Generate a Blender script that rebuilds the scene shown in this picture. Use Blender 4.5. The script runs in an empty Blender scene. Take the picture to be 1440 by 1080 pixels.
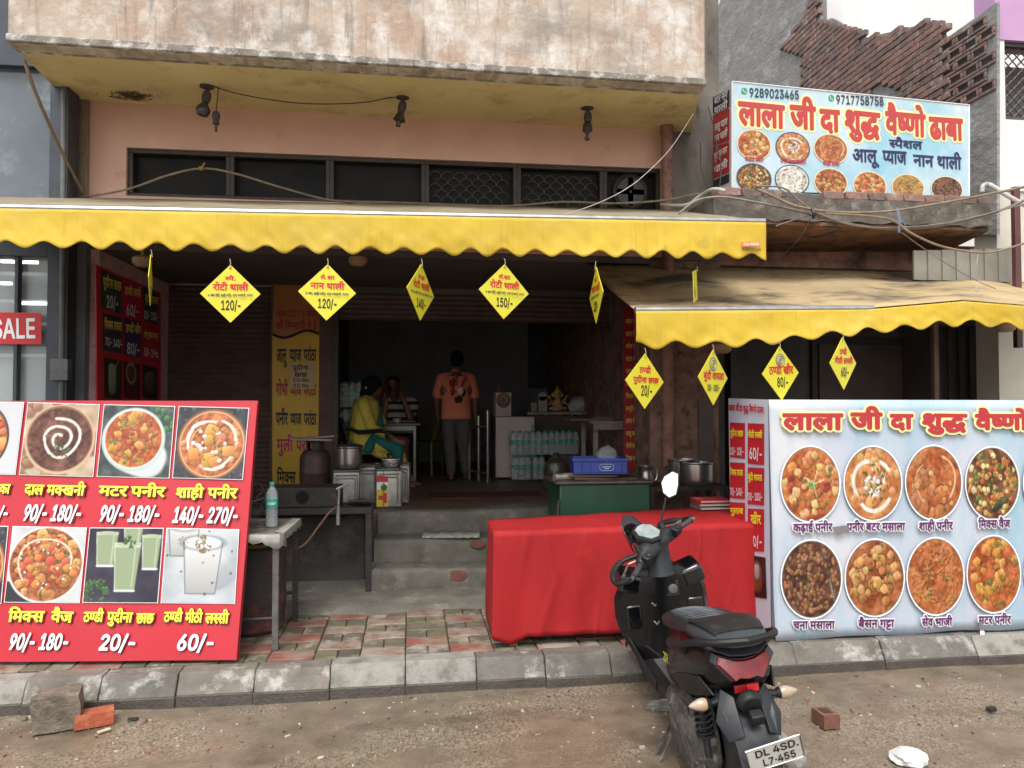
import bpy, bmesh, math, random
import numpy as np
from mathutils import Vector, Matrix, Euler
C = bpy.context; COL = C.scene.collection; SC = C.scene
R = math.radians
# ---------------------------------------------------------------- camera, sky, sun, exposure
YAW, PITCH, F = R(7.7), R(1.53), 1050.0
EYE = Vector((0, 0, 1.7))
cam = bpy.data.cameras.new("camera"); CAM = bpy.data.objects.new("camera", cam); COL.objects.link(CAM)
cam.sensor_width = 36; cam.lens = 36 * F / 1440; cam.clip_end = 500; cam.clip_start = .05
CAM.location = EYE; CAM.rotation_euler = (R(90) + PITCH, 0, -YAW); SC.camera = CAM
SUN_EL, SUN_AZ = R(58), R(200)
world = bpy.data.worlds.new("World"); SC.world = world; world.use_nodes = True
nt = world.node_tree; bg = nt.nodes['Background']
sky = nt.nodes.new('ShaderNodeTexSky'); sky.sky_type = 'NISHITA'; sky.sun_disc = False
sky.sun_elevation = SUN_EL; sky.sun_rotation = SUN_AZ; sky.air_density = 1.0; sky.dust_density = 3.0
hs = nt.nodes.new('ShaderNodeHueSaturation'); hs.inputs['Saturation'].default_value = .12
nt.links.new(sky.outputs[0], hs.inputs['Color']); nt.links.new(hs.outputs[0], bg.inputs[0])
bg.inputs[1].default_value = .15
sl = bpy.data.lights.new("sun", 'SUN'); sl.energy = 1.0; sl.angle = R(25); sl.color = (1, .97, .92)
so = bpy.data.objects.new("sun", sl); COL.objects.link(so)
so.rotation_euler = Vector((math.sin(SUN_AZ) * math.cos(SUN_EL), math.cos(SUN_AZ) * math.cos(SUN_EL), math.sin(SUN_EL))).to_track_quat('Z', 'Y').to_euler()
vs = SC.view_settings; vs.view_transform = 'Standard'; vs.look = 'None'; vs.exposure = .95; vs.gamma = 1
SC.cycles.max_bounces = 8; SC.cycles.diffuse_bounces = 4; SC.cycles.use_denoising = True

# ---------------------------------------------------------------- helpers
_cr = Matrix.Rotation(-YAW, 3, 'Z') @ Matrix.Rotation(PITCH, 3, 'X')
def ray(px, py):
    return _cr @ Vector(((px - 720) / F, 1, (540 - py) / F))
def P(px, py, Y):                       # the point of a photo pixel on the vertical plane y = Y
    d = ray(px, py); return EYE + d * (Y / d.y)
def PZ(px, py, z):                      # ... on the horizontal plane at height z
    d = ray(px, py); return EYE + d * ((z - EYE.z) / d.z)
def PX(px, py, X):                      # ... on the plane x = X
    d = ray(px, py); return EYE + d * (X / d.x)
def mpp(Y, px=720):                     # metres per photo pixel at depth Y
    d = ray(px, 560); return (Y / d.y) / F

ROOT = {}
def tag(o, label=None, cat=None, group=None, kind=None):
    if label: o['label'] = label
    if cat: o['category'] = cat
    if group: o['group'] = group
    if kind: o['kind'] = kind
    return o
def thing(name, label, cat, loc=(0, 0, 0), rot=(0, 0, 0), group=None, M=None):
    o = bpy.data.objects.new(name, None); COL.objects.link(o)
    M = M or (Matrix.Translation(Vector(loc)) @ Euler(rot).to_matrix().to_4x4())
    o.matrix_world = M; ROOT[o.name] = M.copy(); o.empty_display_size = .1
    return tag(o, label, cat, group)

class MB:
    def __init__(s): s.v = []; s.f = []; s.m = []; s.cur = 0
    def add(s, vs, fs):
        b = len(s.v); s.v += [tuple(v) for v in vs]; s.f += [tuple(b + i for i in f) for f in fs]; s.m += [s.cur] * len(fs); return s
    def box(s, a, b):
        (x0, y0, z0), (x1, y1, z1) = a, b
        return s.add([(x0, y0, z0), (x1, y0, z0), (x1, y1, z0), (x0, y1, z0), (x0, y0, z1), (x1, y0, z1), (x1, y1, z1), (x0, y1, z1)],
                     [(3, 2, 1, 0), (4, 5, 6, 7), (0, 1, 5, 4), (1, 2, 6, 5), (2, 3, 7, 6), (3, 0, 4, 7)])
    def obox(s, c, size, rot=(0, 0, 0), M=None):
        M = M or Euler(rot).to_matrix(); c = Vector(c); h = Vector(size) / 2
        k = len(s.v); s.box(-h, h); s.v[k:] = [tuple(c + M @ Vector(v)) for v in s.v[k:]]; return s
    def hexa(s, p):                     # eight corners: bottom ring then top ring
        return s.add(p, [(3, 2, 1, 0), (4, 5, 6, 7), (0, 1, 5, 4), (1, 2, 6, 5), (2, 3, 7, 6), (3, 0, 4, 7)])
    def plate(s, pts, n, t):            # polygon thickened by t along -n
        n = Vector(n).normalized() * t; k = len(pts); pts = [Vector(p) for p in pts]
        return s.add(pts + [p - n for p in pts], [tuple(range(k)), tuple(range(2 * k - 1, k - 1, -1))] + [(i, i + k, (i + 1) % k + k, (i + 1) % k) for i in range(k)])
    def loft(s, rings, cap=True, closed=True):
        n = len(rings[0]); vs = [p for r in rings for p in r]; fs = []
        for i in range(len(rings) - 1):
            for j in range(n if closed else n - 1):
                a = i * n + j; b = i * n + (j + 1) % n
                fs.append((a, b, b + n, a + n))
        if cap and closed: fs += [tuple(range(n - 1, -1, -1)), tuple((len(rings) - 1) * n + j for j in range(n))]
        return s.add(vs, fs)
    def tube(s, pts, r, seg=8, cap=True):
        pts = [Vector(p) for p in pts]; rs = r if isinstance(r, (list, tuple)) else [r] * len(pts); rings = []; up = None
        for i, p in enumerate(pts):
            t = (pts[min(i + 1, len(pts) - 1)] - pts[max(i - 1, 0)])
            t = t.normalized() if t.length > 1e-9 else Vector((0, 0, 1))
            if up is None: up = Vector((0, 0, 1)) if abs(t.z) < .9 else Vector((0, 1, 0))
            a = up.cross(t).normalized(); b = t.cross(a); up = b
            rings.append([p + (a * math.cos(2 * math.pi * k / seg) + b * math.sin(2 * math.pi * k / seg)) * rs[i] for k in range(seg)])
        return s.loft(rings, cap)
    def lathe(s, prof, seg=24, o=(0, 0, 0), M=None):
        o = Vector(o); M = M or Matrix.Identity(3); rings = []
        for r, z in prof: rings.append([o + M @ Vector((r * math.cos(2 * math.pi * k / seg), r * math.sin(2 * math.pi * k / seg), z)) for k in range(seg)])
        return s.loft(rings)
    def ell(s, c, rad, M=None, seg=16, rg=10):
        c = Vector(c); M = M or Matrix.Identity(3); rings = []
        for i in range(1, rg):
            t = -math.pi / 2 + math.pi * i / rg
            rings.append([c + M @ Vector((rad[0] * math.cos(t) * math.cos(2 * math.pi * k / seg), rad[1] * math.cos(t) * math.sin(2 * math.pi * k / seg), rad[2] * math.sin(t))) for k in range(seg)])
        return s.loft(rings)
    def limb(s, a, b, ra, rb, seg=12):  # capsule that tapers
        a = Vector(a); b = Vector(b); t = (b - a).normalized()
        return s.tube([a - t * ra * .95, a - t * ra * .6, a, b, b + t * rb * .6, b + t * rb * .95], [ra * .3, ra * .8, ra, rb, rb * .8, rb * .3], seg)

def obj(name, mb, mats, parent=None, local=False, bevel=0, ang=35, bseg=2, solid=0, remesh=0, smooth=0, sub=0, merge=False):
    me = bpy.data.meshes.new(name); vs = mb.v
    if parent is not None and not local:
        Mi = ROOT[parent.name].inverted(); vs = [Mi @ Vector(v) for v in vs]
    me.from_pydata([tuple(v) for v in vs], [], mb.f)
    mats = mats if isinstance(mats, (list, tuple)) else [mats]
    for m in mats: me.materials.append(m)
    if len(mats) > 1: me.polygons.foreach_set('material_index', mb.m)
    bm = bmesh.new(); bm.from_mesh(me)
    if merge: bmesh.ops.remove_doubles(bm, verts=bm.verts, dist=1e-5)
    bmesh.ops.recalc_face_normals(bm, faces=bm.faces); bm.to_mesh(me); bm.free()
    if ang:
        me.polygons.foreach_set('use_smooth', [True] * len(me.polygons)); me.set_sharp_from_angle(angle=R(ang))
    o = bpy.data.objects.new(name, me); COL.objects.link(o)
    if parent is not None:
        o.parent = parent
        ROOT[o.name] = ROOT[parent.name].copy()
    if remesh:
        m = o.modifiers.new('remesh', 'REMESH'); m.mode = 'VOXEL'; m.voxel_size = remesh; m.use_smooth_shade = True
        if smooth:
            m = o.modifiers.new('smooth', 'SMOOTH'); m.iterations = smooth; m.factor = .5
    if sub:
        m = o.modifiers.new('sub', 'SUBSURF'); m.levels = sub; m.render_levels = sub
    if solid:
        m = o.modifiers.new('solid', 'SOLIDIFY'); m.thickness = solid
    if bevel:
        m = o.modifiers.new('bevel', 'BEVEL'); m.width = bevel; m.segments = bseg; m.limit_method = 'ANGLE'; m.angle_limit = R(40)
    return o
def single(name, mb, mats, label, cat, group=None, kind=None, **k):   # a thing that is one mesh
    return tag(obj(name, mb, mats, **k), label, cat, group, kind)
def copy_tree(o, loc=None, M=None, label=None):
    r = o.copy(); COL.objects.link(r)
    if M is not None: r.matrix_world = M
    elif loc is not None: r.location = loc
    if label: r['label'] = label
    for ch in list(o.children):
        c = ch.copy(); COL.objects.link(c); c.parent = r
        for g in list(ch.children):
            d = g.copy(); COL.objects.link(d); d.parent = c
    return r
def catmull(pts, n=8):
    pts = [Vector(p) for p in pts]; q = [2 * pts[0] - pts[1]] + pts + [2 * pts[-1] - pts[-2]]; out = []
    for i in range(1, len(q) - 2):
        a, b, c, d = q[i - 1:i + 3]
        for k in range(n):
            t = k / n; out.append(.5 * ((2 * b) + (c - a) * t + (2 * a - 5 * b + 4 * c - d) * t * t + (3 * b - a - 3 * c + d) * t ** 3))
    return out + [pts[-1]]

# ---------------------------------------------------------------- materials
def lin(c):
    if isinstance(c, (int, float)): c = (c, c, c)
    if max(c) > 1.0: c = tuple((v / 255) for v in c); c = tuple(v / 12.92 if v <= .04045 else ((v + .055) / 1.055) ** 2.4 for v in c)
    return (c[0], c[1], c[2], 1)
def mat(name, c1, c2=None, c3=None, scale=6, rough=.7, rough2=None, metal=0, bump=0, bscale=60, stretch=(1, 1, 1), t3=.6, w3=.06, s3=None, spec=.5, coat=0, trans=0, detail=8, stretch3=None):
    m = bpy.data.materials.new(name); m.use_nodes = True; nt = m.node_tree; N = nt.nodes; L = nt.links; b = N['Principled BSDF']
    b.inputs['Base Color'].default_value = lin(c1); b.inputs['Roughness'].default_value = rough; b.inputs['Metallic'].default_value = metal
    b.inputs['Specular IOR Level'].default_value = spec; b.inputs['Coat Weight'].default_value = coat
    if trans: b.inputs['Transmission Weight'].default_value = trans
    tc = N.new('ShaderNodeTexCoord')
    def mp(st):
        p = N.new('ShaderNodeMapping'); p.inputs['Scale'].default_value = st; L.new(tc.outputs['Object'], p.inputs[0]); return p
    mpn = mp(stretch); col = None
    def noise(sc, mpx=None, det=detail, ro=.6):
        n = N.new('ShaderNodeTexNoise'); n.inputs['Scale'].default_value = sc; n.inputs['Detail'].default_value = det; n.inputs['Roughness'].default_value = ro
        L.new((mpx or mpn).outputs[0], n.inputs['Vector']); return n
    def ramp(src, lo, hi):
        r = N.new('ShaderNodeMapRange'); r.inputs['From Min'].default_value = lo; r.inputs['From Max'].default_value = hi; L.new(src, r.inputs['Value']); return r
    if c2 is not None:
        n = noise(scale); r = ramp(n.outputs['Fac'], .33, .67); x = N.new('ShaderNodeMix'); x.data_type = 'RGBA'
        x.inputs[6].default_value = lin(c1); x.inputs[7].default_value = lin(c2); L.new(r.outputs[0], x.inputs[0]); col = x.outputs[2]
        if rough2 is not None:
            r2 = ramp(n.outputs['Fac'], .4, .6); r2.inputs['To Min'].default_value = rough; r2.inputs['To Max'].default_value = rough2; L.new(r2.outputs[0], b.inputs['Roughness'])
        if c3 is not None:
            mm = mp(stretch3) if stretch3 else None
            n3 = noise(s3 or scale * .6, mm, 10, .7); r3 = ramp(n3.outputs['Fac'], t3 - w3, t3 + w3); y = N.new('ShaderNodeMix'); y.data_type = 'RGBA'
            L.new(col, y.inputs[6]); y.inputs[7].default_value = lin(c3); L.new(r3.outputs[0], y.inputs[0]); col = y.outputs[2]
        L.new(col, b.inputs['Base Color'])
    if bump:
        bn = noise(bscale, None, 6); bp = N.new('ShaderNodeBump'); bp.inputs['Strength'].default_value = bump; bp.inputs['Distance'].default_value = .02
        L.new(bn.outputs['Fac'], bp.inputs['Height']); L.new(bp.outputs[0], b.inputs['Normal'])
    return m
def vcol_mat(name, rough=.5, grain=0):
    m = bpy.data.materials.new(name); m.use_nodes = True; N = m.node_tree.nodes; b = N['Principled BSDF']; b.inputs['Roughness'].default_value = rough
    a = N.new('ShaderNodeVertexColor'); a.layer_name = 'print'; m.node_tree.links.new(a.outputs[0], b.inputs['Base Color']); return m
def emit_mat(name, c, s):
    m = bpy.data.materials.new(name); m.use_nodes = True; b = m.node_tree.nodes['Principled BSDF']; b.inputs['Base Color'].default_value = lin(c)
    b.inputs['Emission Color'].default_value = lin(c); b.inputs['Emission Strength'].default_value = s; return m
# ---------------------------------------------------------------- lettering
GLYPH_DATA = [      # code points, advance (1/1000 em), outlines as first point then steps, in 1/250 em
((2354,),678,[[61,-9,-3,2,-15,13,-19,18,-7,9,-7,10,-4,10,-2,10,0,13,4,12,4,8,9,8,12,6,8,2,7,2,14,-2,12,-2,14,-8,9,5,10,4,12,2,1,2,0,14,-2,1,-119,0,-4,3,-2,4,0,18,1,4,3,3,5,0,169,0,5,-1,2,-2,2,-4,0,-17,-2,-4,-4,-4,-18,0,-2,-1,0,-127,-2,-6,-5,-3,-19,0,-5,2,-3,4,0,80,-1,2,-5,-1,-6,-6,-7,-10,-6,-15,-2,-3,-5,-1,-19,5,-3,2,-2,4,-1,4,5,16,-8,4,-10,1,-6,-2,-4,-5,-2,-7,3,-10,3,-6,9,-10,28,-25,3,-5,-2,-6,-13,-13,-4,-2]]),
((2366,),259,[[24,-7,-6,2,-3,6,0,128,-2,1,-14,0,-4,3,-2,5,0,18,2,4,5,2,69,0,4,-2,1,-4,1,-18,-1,-4,-5,-4,-18,0,-1,-1,-1,-130,-2,-4,-4,-2]]),
((2332,),742,[[145,-7,-6,2,-3,6,0,84,-24,0,8,-16,2,-10,0,-9,-2,-6,-2,-9,-8,-10,-8,-6,-10,-5,-9,-1,-10,0,-11,2,-10,5,-10,6,-8,9,-10,13,-6,11,-10,19,-8,21,2,5,4,3,17,6,3,0,3,-1,3,-4,14,-34,10,-16,7,-7,5,-3,7,-2,6,0,4,2,2,4,0,8,-2,7,-7,10,-14,12,-2,4,0,4,7,15,3,4,4,1,59,0,1,2,0,11,-137,0,-4,3,-2,4,0,18,2,5,3,2,4,0,185,0,3,0,4,-2,2,-6,0,-16,-2,-5,-5,-3,-17,0,-2,-1,0,-130,-3,-4,-4,-2]]),
((2368,),259,[[24,-7,-6,2,-3,6,0,128,-2,1,-15,1,-4,3,-1,4,0,17,1,4,5,3,12,0,1,2,-8,20,-6,10,-5,4,-4,0,-6,1,-5,-2,-2,-2,-4,-7,0,-10,2,-6,6,-18,-2,-5,-4,-3,-20,0,-4,2,-2,2,-4,9,-5,14,-1,8,0,10,2,9,2,8,8,10,5,4,8,5,8,3,10,1,13,-1,9,-2,10,-5,9,-8,8,-11,7,-15,9,-26,23,-1,4,-2,1,-4,1,-18,-2,-5,-5,-3,-17,0,-1,-1,-1,-130,-2,-4,-4,-2]]),
((2342,),520,[[101,-21,-3,2,-2,3,-15,26,-22,0,-11,3,-10,3,-15,9,-7,7,-6,8,-2,8,-3,8,-1,16,2,12,6,10,4,6,5,6,13,8,11,4,21,3,0,7,-1,2,-63,0,-4,1,-3,3,-2,4,0,18,2,4,2,1,5,1,130,0,5,-1,3,-3,0,-4,0,-16,0,-4,-2,-2,-5,-2,-30,0,-2,0,0,-34,-1,-2,-2,-4,-5,-1,-28,-1,-12,-2,-5,-3,-4,-3,-3,-4,-2,-6,0,-8,1,-6,3,-4,7,-6,9,-3,10,-1,1,10,4,6,6,6,9,2,9,1,8,-3,5,-2,7,-6,4,-10,0,-12,-3,-8,-7,-8,14,-20,0,-4,-2,-4,-2,-3,-16,-8]]),
((2358,),680,[[129,-8,-6,2,-3,6,0,130,-15,1,-5,2,3,-17,0,-12,-3,-12,-3,-10,-6,-12,-6,-7,-9,-9,0,-2,20,-20,13,-18,1,-4,0,-2,-7,-6,-13,-8,-3,-1,-3,1,-4,2,-22,30,-14,14,-3,0,-15,0,-7,2,-7,4,-6,6,-3,8,1,10,3,6,6,6,8,3,10,0,8,-3,10,-5,7,4,3,3,-1,2,-16,3,-13,5,-11,10,-6,10,-2,12,1,14,5,10,9,8,7,4,11,2,15,0,7,-1,9,-3,10,-6,7,-8,6,-8,1,2,0,16,2,4,4,2,69,0,4,-1,2,-3,1,-4,0,-16,-2,-4,-4,-3,-18,-1,-2,0,0,-132,-2,-4,-4,-1],[60,118,7,-1,1,1,-2,6,-4,6,-5,3,-5,1,-7,0,-3,-2,0,-5,3,-5,7,-3]]),
((2369,),0,[[-43,-74,-15,2,-10,2,-12,6,-10,6,-16,14,-12,13,-2,5,0,5,17,12,6,1,4,-2,17,-18,11,-8,14,-5,9,-1,10,0,6,2,4,4,2,6,-2,4,-6,4,-8,0,-9,-1,-9,-3,-5,0,-3,4,-6,16,-1,3,1,4,5,3,7,2,15,4,19,-2,9,-2,8,-4,9,-9,4,-6,3,-7,1,-6,0,-12,-2,-10,-6,-8,-5,-6,-5,-4,-7,-4,-11,-3]]),
((2342,2381,2343,),791,[[77,-48,-14,3,-10,4,-10,8,-5,5,-3,8,-2,6,0,12,1,8,-11,5,-7,5,-6,6,-4,8,-3,14,0,8,2,8,5,10,5,6,9,6,9,3,7,1,15,-1,9,-3,8,-6,6,16,4,6,7,8,8,6,9,4,11,3,17,2,0,9,-1,0,-133,0,-4,2,-3,6,0,16,1,4,3,3,5,1,198,0,5,-1,3,-3,0,-4,0,-16,-2,-6,-5,-2,-31,0,-2,0,0,-34,-2,-5,-4,-2,-29,-1,-13,-2,-5,-4,-5,-4,-2,-6,-2,-6,2,-10,5,-6,7,-4,12,-4,5,0,1,10,4,8,4,2,8,4,10,1,6,-1,8,-4,6,-4,5,-10,1,-4,0,-8,-4,-10,-8,-10,18,-48,0,-2,-2,-4,-4,-4,-14,-6,-4,0,-4,1,-4,5,-9,25,-16,-13,-20,-12,-9,-3,-11,-3],[76,-16,5,0,9,0,16,4,14,8,14,14,-2,0,-20,4,-17,8,-2,-14,-2,-4,-4,-2,-13,0,-4,-2,-2,-2,-2,-4,2,-5,3,-3],[52,32,2,0,0,0,-8,6,-2,4,0,4,3,6,0,2,-2,2,-4,0,-4,-4,-1,-2,-1,-4,1,-6,5,-4],[74,34,3,0,5,0,0,0,-4,7]]),
((2357,),556,[[98,-7,-6,2,-2,4,-1,29,-15,-4,-11,-2,-16,1,-15,5,-12,8,-8,9,-6,11,-2,11,1,14,3,10,6,12,8,7,14,8,12,4,21,1,19,-2,2,2,-1,7,-90,0,-4,3,-2,5,0,18,1,3,3,3,5,0,140,0,4,-1,2,-2,2,-4,0,-17,-2,-5,-5,-3,-18,0,-1,-1,-1,-130,-2,-4,-4,-2],[52,55,9,-1,10,2,6,2,11,8,2,3,-1,19,-18,2,-10,0,-9,-1,-8,-5,-4,-4,-1,-5,1,-10,2,-4,2,-3]]),
((2376,),0,[[-43,146,-3,1,-4,1,-10,14,-9,5,-13,1,-18,-4,-4,1,-3,3,-6,14,-1,6,3,5,9,5,-2,6,-5,14,0,4,3,4,5,2,12,2,21,0,9,-3,6,-3,5,-4,8,-8,6,-8,6,-14,6,-18,5,-18,-1,-4,-5,-3]]),
((2359,2381,),376,[[60,30,-13,2,-14,6,-9,10,-6,10,-4,8,-1,12,-1,52,-1,0,-13,1,-3,3,-2,4,0,18,2,4,3,2,4,0,95,0,4,-1,3,-3,0,-4,0,-16,0,-4,-2,-2,-5,-2,-28,0,-3,0,42,-54,10,-18,0,-6,-2,-2,-4,-4,-21,-12,-11,-4],[57,62,5,0,8,0,7,2,1,0,-31,40,0,-22,1,-10,4,-6]]),
((2339,),723,[[140,-7,-6,2,-3,6,-1,129,-16,0,-2,-1,0,-57,-3,-13,-4,-9,-3,-5,-8,-7,-14,-6,-11,-2,-8,0,-15,2,-10,4,-8,5,-8,9,-4,9,-3,17,-1,53,-1,1,-12,0,-5,4,-1,4,0,17,1,3,2,2,6,2,180,0,4,0,3,-2,2,-6,0,-16,-2,-5,-5,-3,-17,0,-1,-1,-1,-130,-2,-4,-4,-2],[57,62,7,0,6,0,3,3,3,5,2,9,0,50,-2,1,-27,0,-2,-1,0,-46,1,-9,2,-6,2,-3]]),
((2379,),259,[[24,-7,-6,2,-3,6,0,128,-1,1,-16,1,-4,3,-1,4,0,17,1,5,4,2,12,0,2,2,-8,22,-8,9,-4,3,-6,0,-6,0,-12,-2,-4,1,-2,2,-6,19,0,3,2,5,10,4,12,1,12,-1,10,-2,12,-6,9,-8,7,-11,9,-18,7,-22,24,-1,2,-2,2,-3,1,-20,-2,-4,-5,-3,-16,0,-2,-1,-1,-130,-3,-4,-4,-2]]),
((2338,),563,[[72,-7,-14,1,-13,4,-12,6,-9,6,-6,7,-8,11,-4,12,-2,13,0,10,2,12,6,12,6,8,10,9,13,8,12,4,15,2,1,2,-1,10,-67,0,-4,2,-3,2,-1,5,0,17,1,3,3,3,5,0,141,0,5,-1,2,-3,1,-3,0,-17,-1,-4,-3,-2,-4,-2,-39,0,-1,-36,-1,-3,-2,-3,-4,-2,-20,0,-15,-2,-7,-3,-6,-4,-7,-9,-3,-12,2,-11,2,-5,4,-5,5,-3,1,15,2,7,4,7,8,9,9,6,6,2,8,1,11,0,9,-1,6,-2,7,-4,7,-8,6,-10,3,-9,-1,-13,-1,-7,-4,-7,-6,-8,-9,-8,-13,-6,-15,-2],[85,26,2,-1,8,2,7,5,2,3,1,5,-1,4,-2,2,-4,2,-4,0,-5,-2,-3,-2,-2,-3,0,-5]]),
((2348,),571,[[102,-7,-6,2,-3,5,0,27,-1,1,-12,-4,-14,-2,-17,1,-13,3,-14,8,-8,9,-8,13,-2,11,1,15,3,9,2,6,5,6,9,8,11,6,13,5,13,1,11,0,20,-2,1,2,-1,7,-93,0,-4,3,-2,5,0,18,3,5,6,1,142,0,5,0,3,-3,1,-4,0,-17,-2,-5,-5,-3,-17,0,-1,-1,-1,-130,-2,-4,-4,-2],[53,54,9,-1,1,1,-1,1,-19,25,-2,0,-2,-6,0,-6,1,-5,4,-5],[92,67,1,2,-1,20,-19,2,1,-2]]),
((2360,2381,),389,[[79,-10,-3,2,-20,18,-24,25,-20,26,-6,10,-3,9,0,8,1,5,4,5,7,6,7,1,11,-1,11,-4,1,1,2,8,0,12,-1,8,-2,1,-43,0,-5,2,-3,5,0,18,1,4,3,3,5,0,98,0,4,-1,2,-3,2,-20,-2,-5,-5,-3,-21,0,2,-22,-4,-19,3,-1,16,0,21,2,4,-1,2,-2,2,-4,2,-18,-1,-4,-3,-3,-5,-1,-11,-1,-24,0,-30,5,0,-2,13,-14,14,-13,17,-15,2,-4,1,-5,-3,-4,-12,-12,-4,-2]]),
((2346,),568,[[101,-7,-6,2,-3,4,0,36,-11,-3,-11,-2,-18,0,-8,2,-10,6,-9,8,-4,5,-5,12,-3,14,-1,52,-1,1,-12,0,-3,2,-2,3,-1,3,0,17,1,4,2,2,6,1,142,0,4,0,3,-3,1,-4,0,-17,-2,-5,-4,-3,-18,0,-2,-1,0,-130,-2,-4,-4,-2],[60,62,9,0,8,2,8,4,7,5,0,57,-44,0,-1,-44,1,-11,2,-6,2,-3,3,-2]]),
((2310,),1023,[[150,-7,-6,2,-2,5,-1,62,-1,2,-15,-1,-1,-1,0,-16,-2,-8,-5,-8,-4,-5,-7,-5,-7,-4,-8,-2,-17,-1,-10,1,-7,2,-7,4,-8,4,-6,6,-10,11,-14,20,-8,16,-4,11,1,4,3,3,18,7,4,0,5,-3,9,-21,6,-9,8,-11,8,-8,9,-4,10,0,7,3,2,7,-2,10,-4,6,-5,6,-3,1,-12,-1,-5,4,-1,3,-2,15,2,5,2,3,3,2,15,2,6,3,2,3,2,3,0,5,-2,3,-4,3,-9,2,-10,-2,-18,-8,-5,1,-4,4,-6,15,0,5,1,3,3,4,15,6,9,2,10,1,11,0,9,-1,9,-3,7,-4,8,-6,4,-5,3,-7,2,-8,1,-9,-2,-8,-2,-9,-6,-9,3,-2,11,0,14,2,1,2,-1,32,-12,1,-3,2,-1,4,0,19,0,3,3,3,5,0,125,0,6,-1,2,-2,1,-4,0,-17,-1,-4,-5,-4,-18,0,-2,-1,0,-127,-1,-5,-2,-2,-4,-2,-19,0,-5,2,-2,3,-1,4,0,127,-2,1,-27,0,-1,-1,0,-130,-3,-4,-4,-2]]),
((2370,),0,[[-46,-74,-10,1,-8,3,-12,6,-6,6,-4,6,-2,7,-2,6,0,9,0,6,2,5,4,8,8,10,8,5,8,3,10,3,18,0,14,-3,14,-5,12,-8,14,-12,14,-16,6,-11,0,-5,-4,-4,-12,-8,-6,-2,-5,3,-19,23,-12,10,-10,5,-8,1,-10,0,-6,-1,-6,-3,-2,-3,0,-5,2,-5,6,-2,8,-1,6,1,12,4,4,-1,4,-2,1,-3,6,-17,-1,-5,-4,-3,-16,-5]]),
((2346,2381,),308,[[60,30,-13,2,-14,6,-9,10,-6,10,-4,8,-1,12,-1,52,-1,0,-13,1,-3,3,-2,4,0,18,2,4,3,2,4,0,78,0,4,-1,2,-3,2,-4,0,-16,-2,-4,-2,-2,-4,-2,-31,0,-2,0,0,-44,1,-14,2,-4,5,-4,7,-2,8,0,11,3,15,11,3,1,3,-1,4,-2,8,-16,2,-6,-2,-2,-3,-4,-11,-6,-13,-7,-13,-3]]),
((2351,),580,[[104,-7,-6,2,-2,4,-1,33,-14,-4,-11,-2,-11,0,-11,2,-9,3,-10,5,-9,9,-5,7,-9,17,-3,13,-1,8,4,4,16,6,7,4,3,5,1,7,-3,8,-3,6,-27,0,-5,3,-2,5,0,17,1,4,2,2,6,1,145,0,4,0,3,-3,2,-4,0,-17,-2,-5,-5,-3,-18,0,-1,-1,-1,-130,-2,-4,-4,-2],[56,59,12,-1,9,2,10,4,8,7,0,59,-31,0,3,-15,-2,-17,-3,-9,-5,-6,-4,-5,-11,-7,6,-8]]),
((2344,),555,[[98,-7,-6,2,-3,5,-1,67,-29,0,-1,-1,0,-11,-4,-8,-4,-3,-5,-3,-10,-1,-6,2,-5,3,-11,9,-7,11,-4,11,0,8,3,6,4,5,7,3,72,1,1,2,-1,29,-89,0,-4,3,-2,5,0,18,1,3,3,3,5,0,139,0,4,0,3,-3,1,-4,0,-17,-2,-5,-5,-3,-17,0,-1,-1,-1,-130,-2,-4,-4,-2]]),
((2341,),642,[[120,-7,-6,2,-3,4,-1,33,-16,-4,-10,-2,-12,0,-12,2,-8,2,-10,6,-12,9,-6,8,-8,17,-2,8,0,4,2,3,4,3,15,4,-1,1,-14,7,-8,7,-6,10,-2,10,1,11,3,9,4,6,8,6,10,4,8,1,10,1,8,-1,10,-4,6,-4,8,-8,4,-5,5,-10,2,-11,-1,-15,-2,-10,-4,-9,-6,-6,-8,-8,-12,-8,0,-2,6,-4,10,-2,10,0,10,2,10,6,6,5,1,2,0,56,-1,1,-14,0,-4,4,-2,4,0,17,2,5,6,2,64,0,4,0,4,-3,1,-4,0,-17,-2,-5,-5,-3,-18,0,-1,-1,-1,-130,-2,-4,-4,-2],[56,117,0,3,0,5,-2,4,-3,3,-3,2,-4,1,-8,-2,0,-3,2,-4,4,-2,10,-2]]),
((2325,),762,[[94,-7,-6,2,-2,4,-1,30,-13,-5,-11,-2,-15,1,-14,5,-11,6,-9,11,-5,10,-3,13,1,13,3,10,6,11,9,10,12,6,11,4,10,1,11,0,17,-2,2,2,-1,7,-86,0,-4,3,-2,4,0,18,1,4,3,3,5,0,190,0,5,0,3,-3,0,-3,1,-18,-1,-4,-4,-3,-74,-1,-2,-1,0,-25,1,-2,15,4,13,0,9,-2,8,-4,8,-6,8,-12,2,-9,2,-9,0,-15,-6,-20,-8,-18,-5,-7,-6,0,-16,8,-6,4,-1,3,0,3,7,12,4,9,2,7,1,11,-2,8,-2,3,-5,3,-6,-1,-10,-5,-7,-8,0,-59,-2,-5,-1,-2,-4,-2],[51,55,7,-1,10,2,10,6,6,5,2,3,-1,18,-17,2,-10,0,-10,-2,-4,-3,-4,-4,-1,-4,0,-9,1,-5,3,-3]]),
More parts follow.
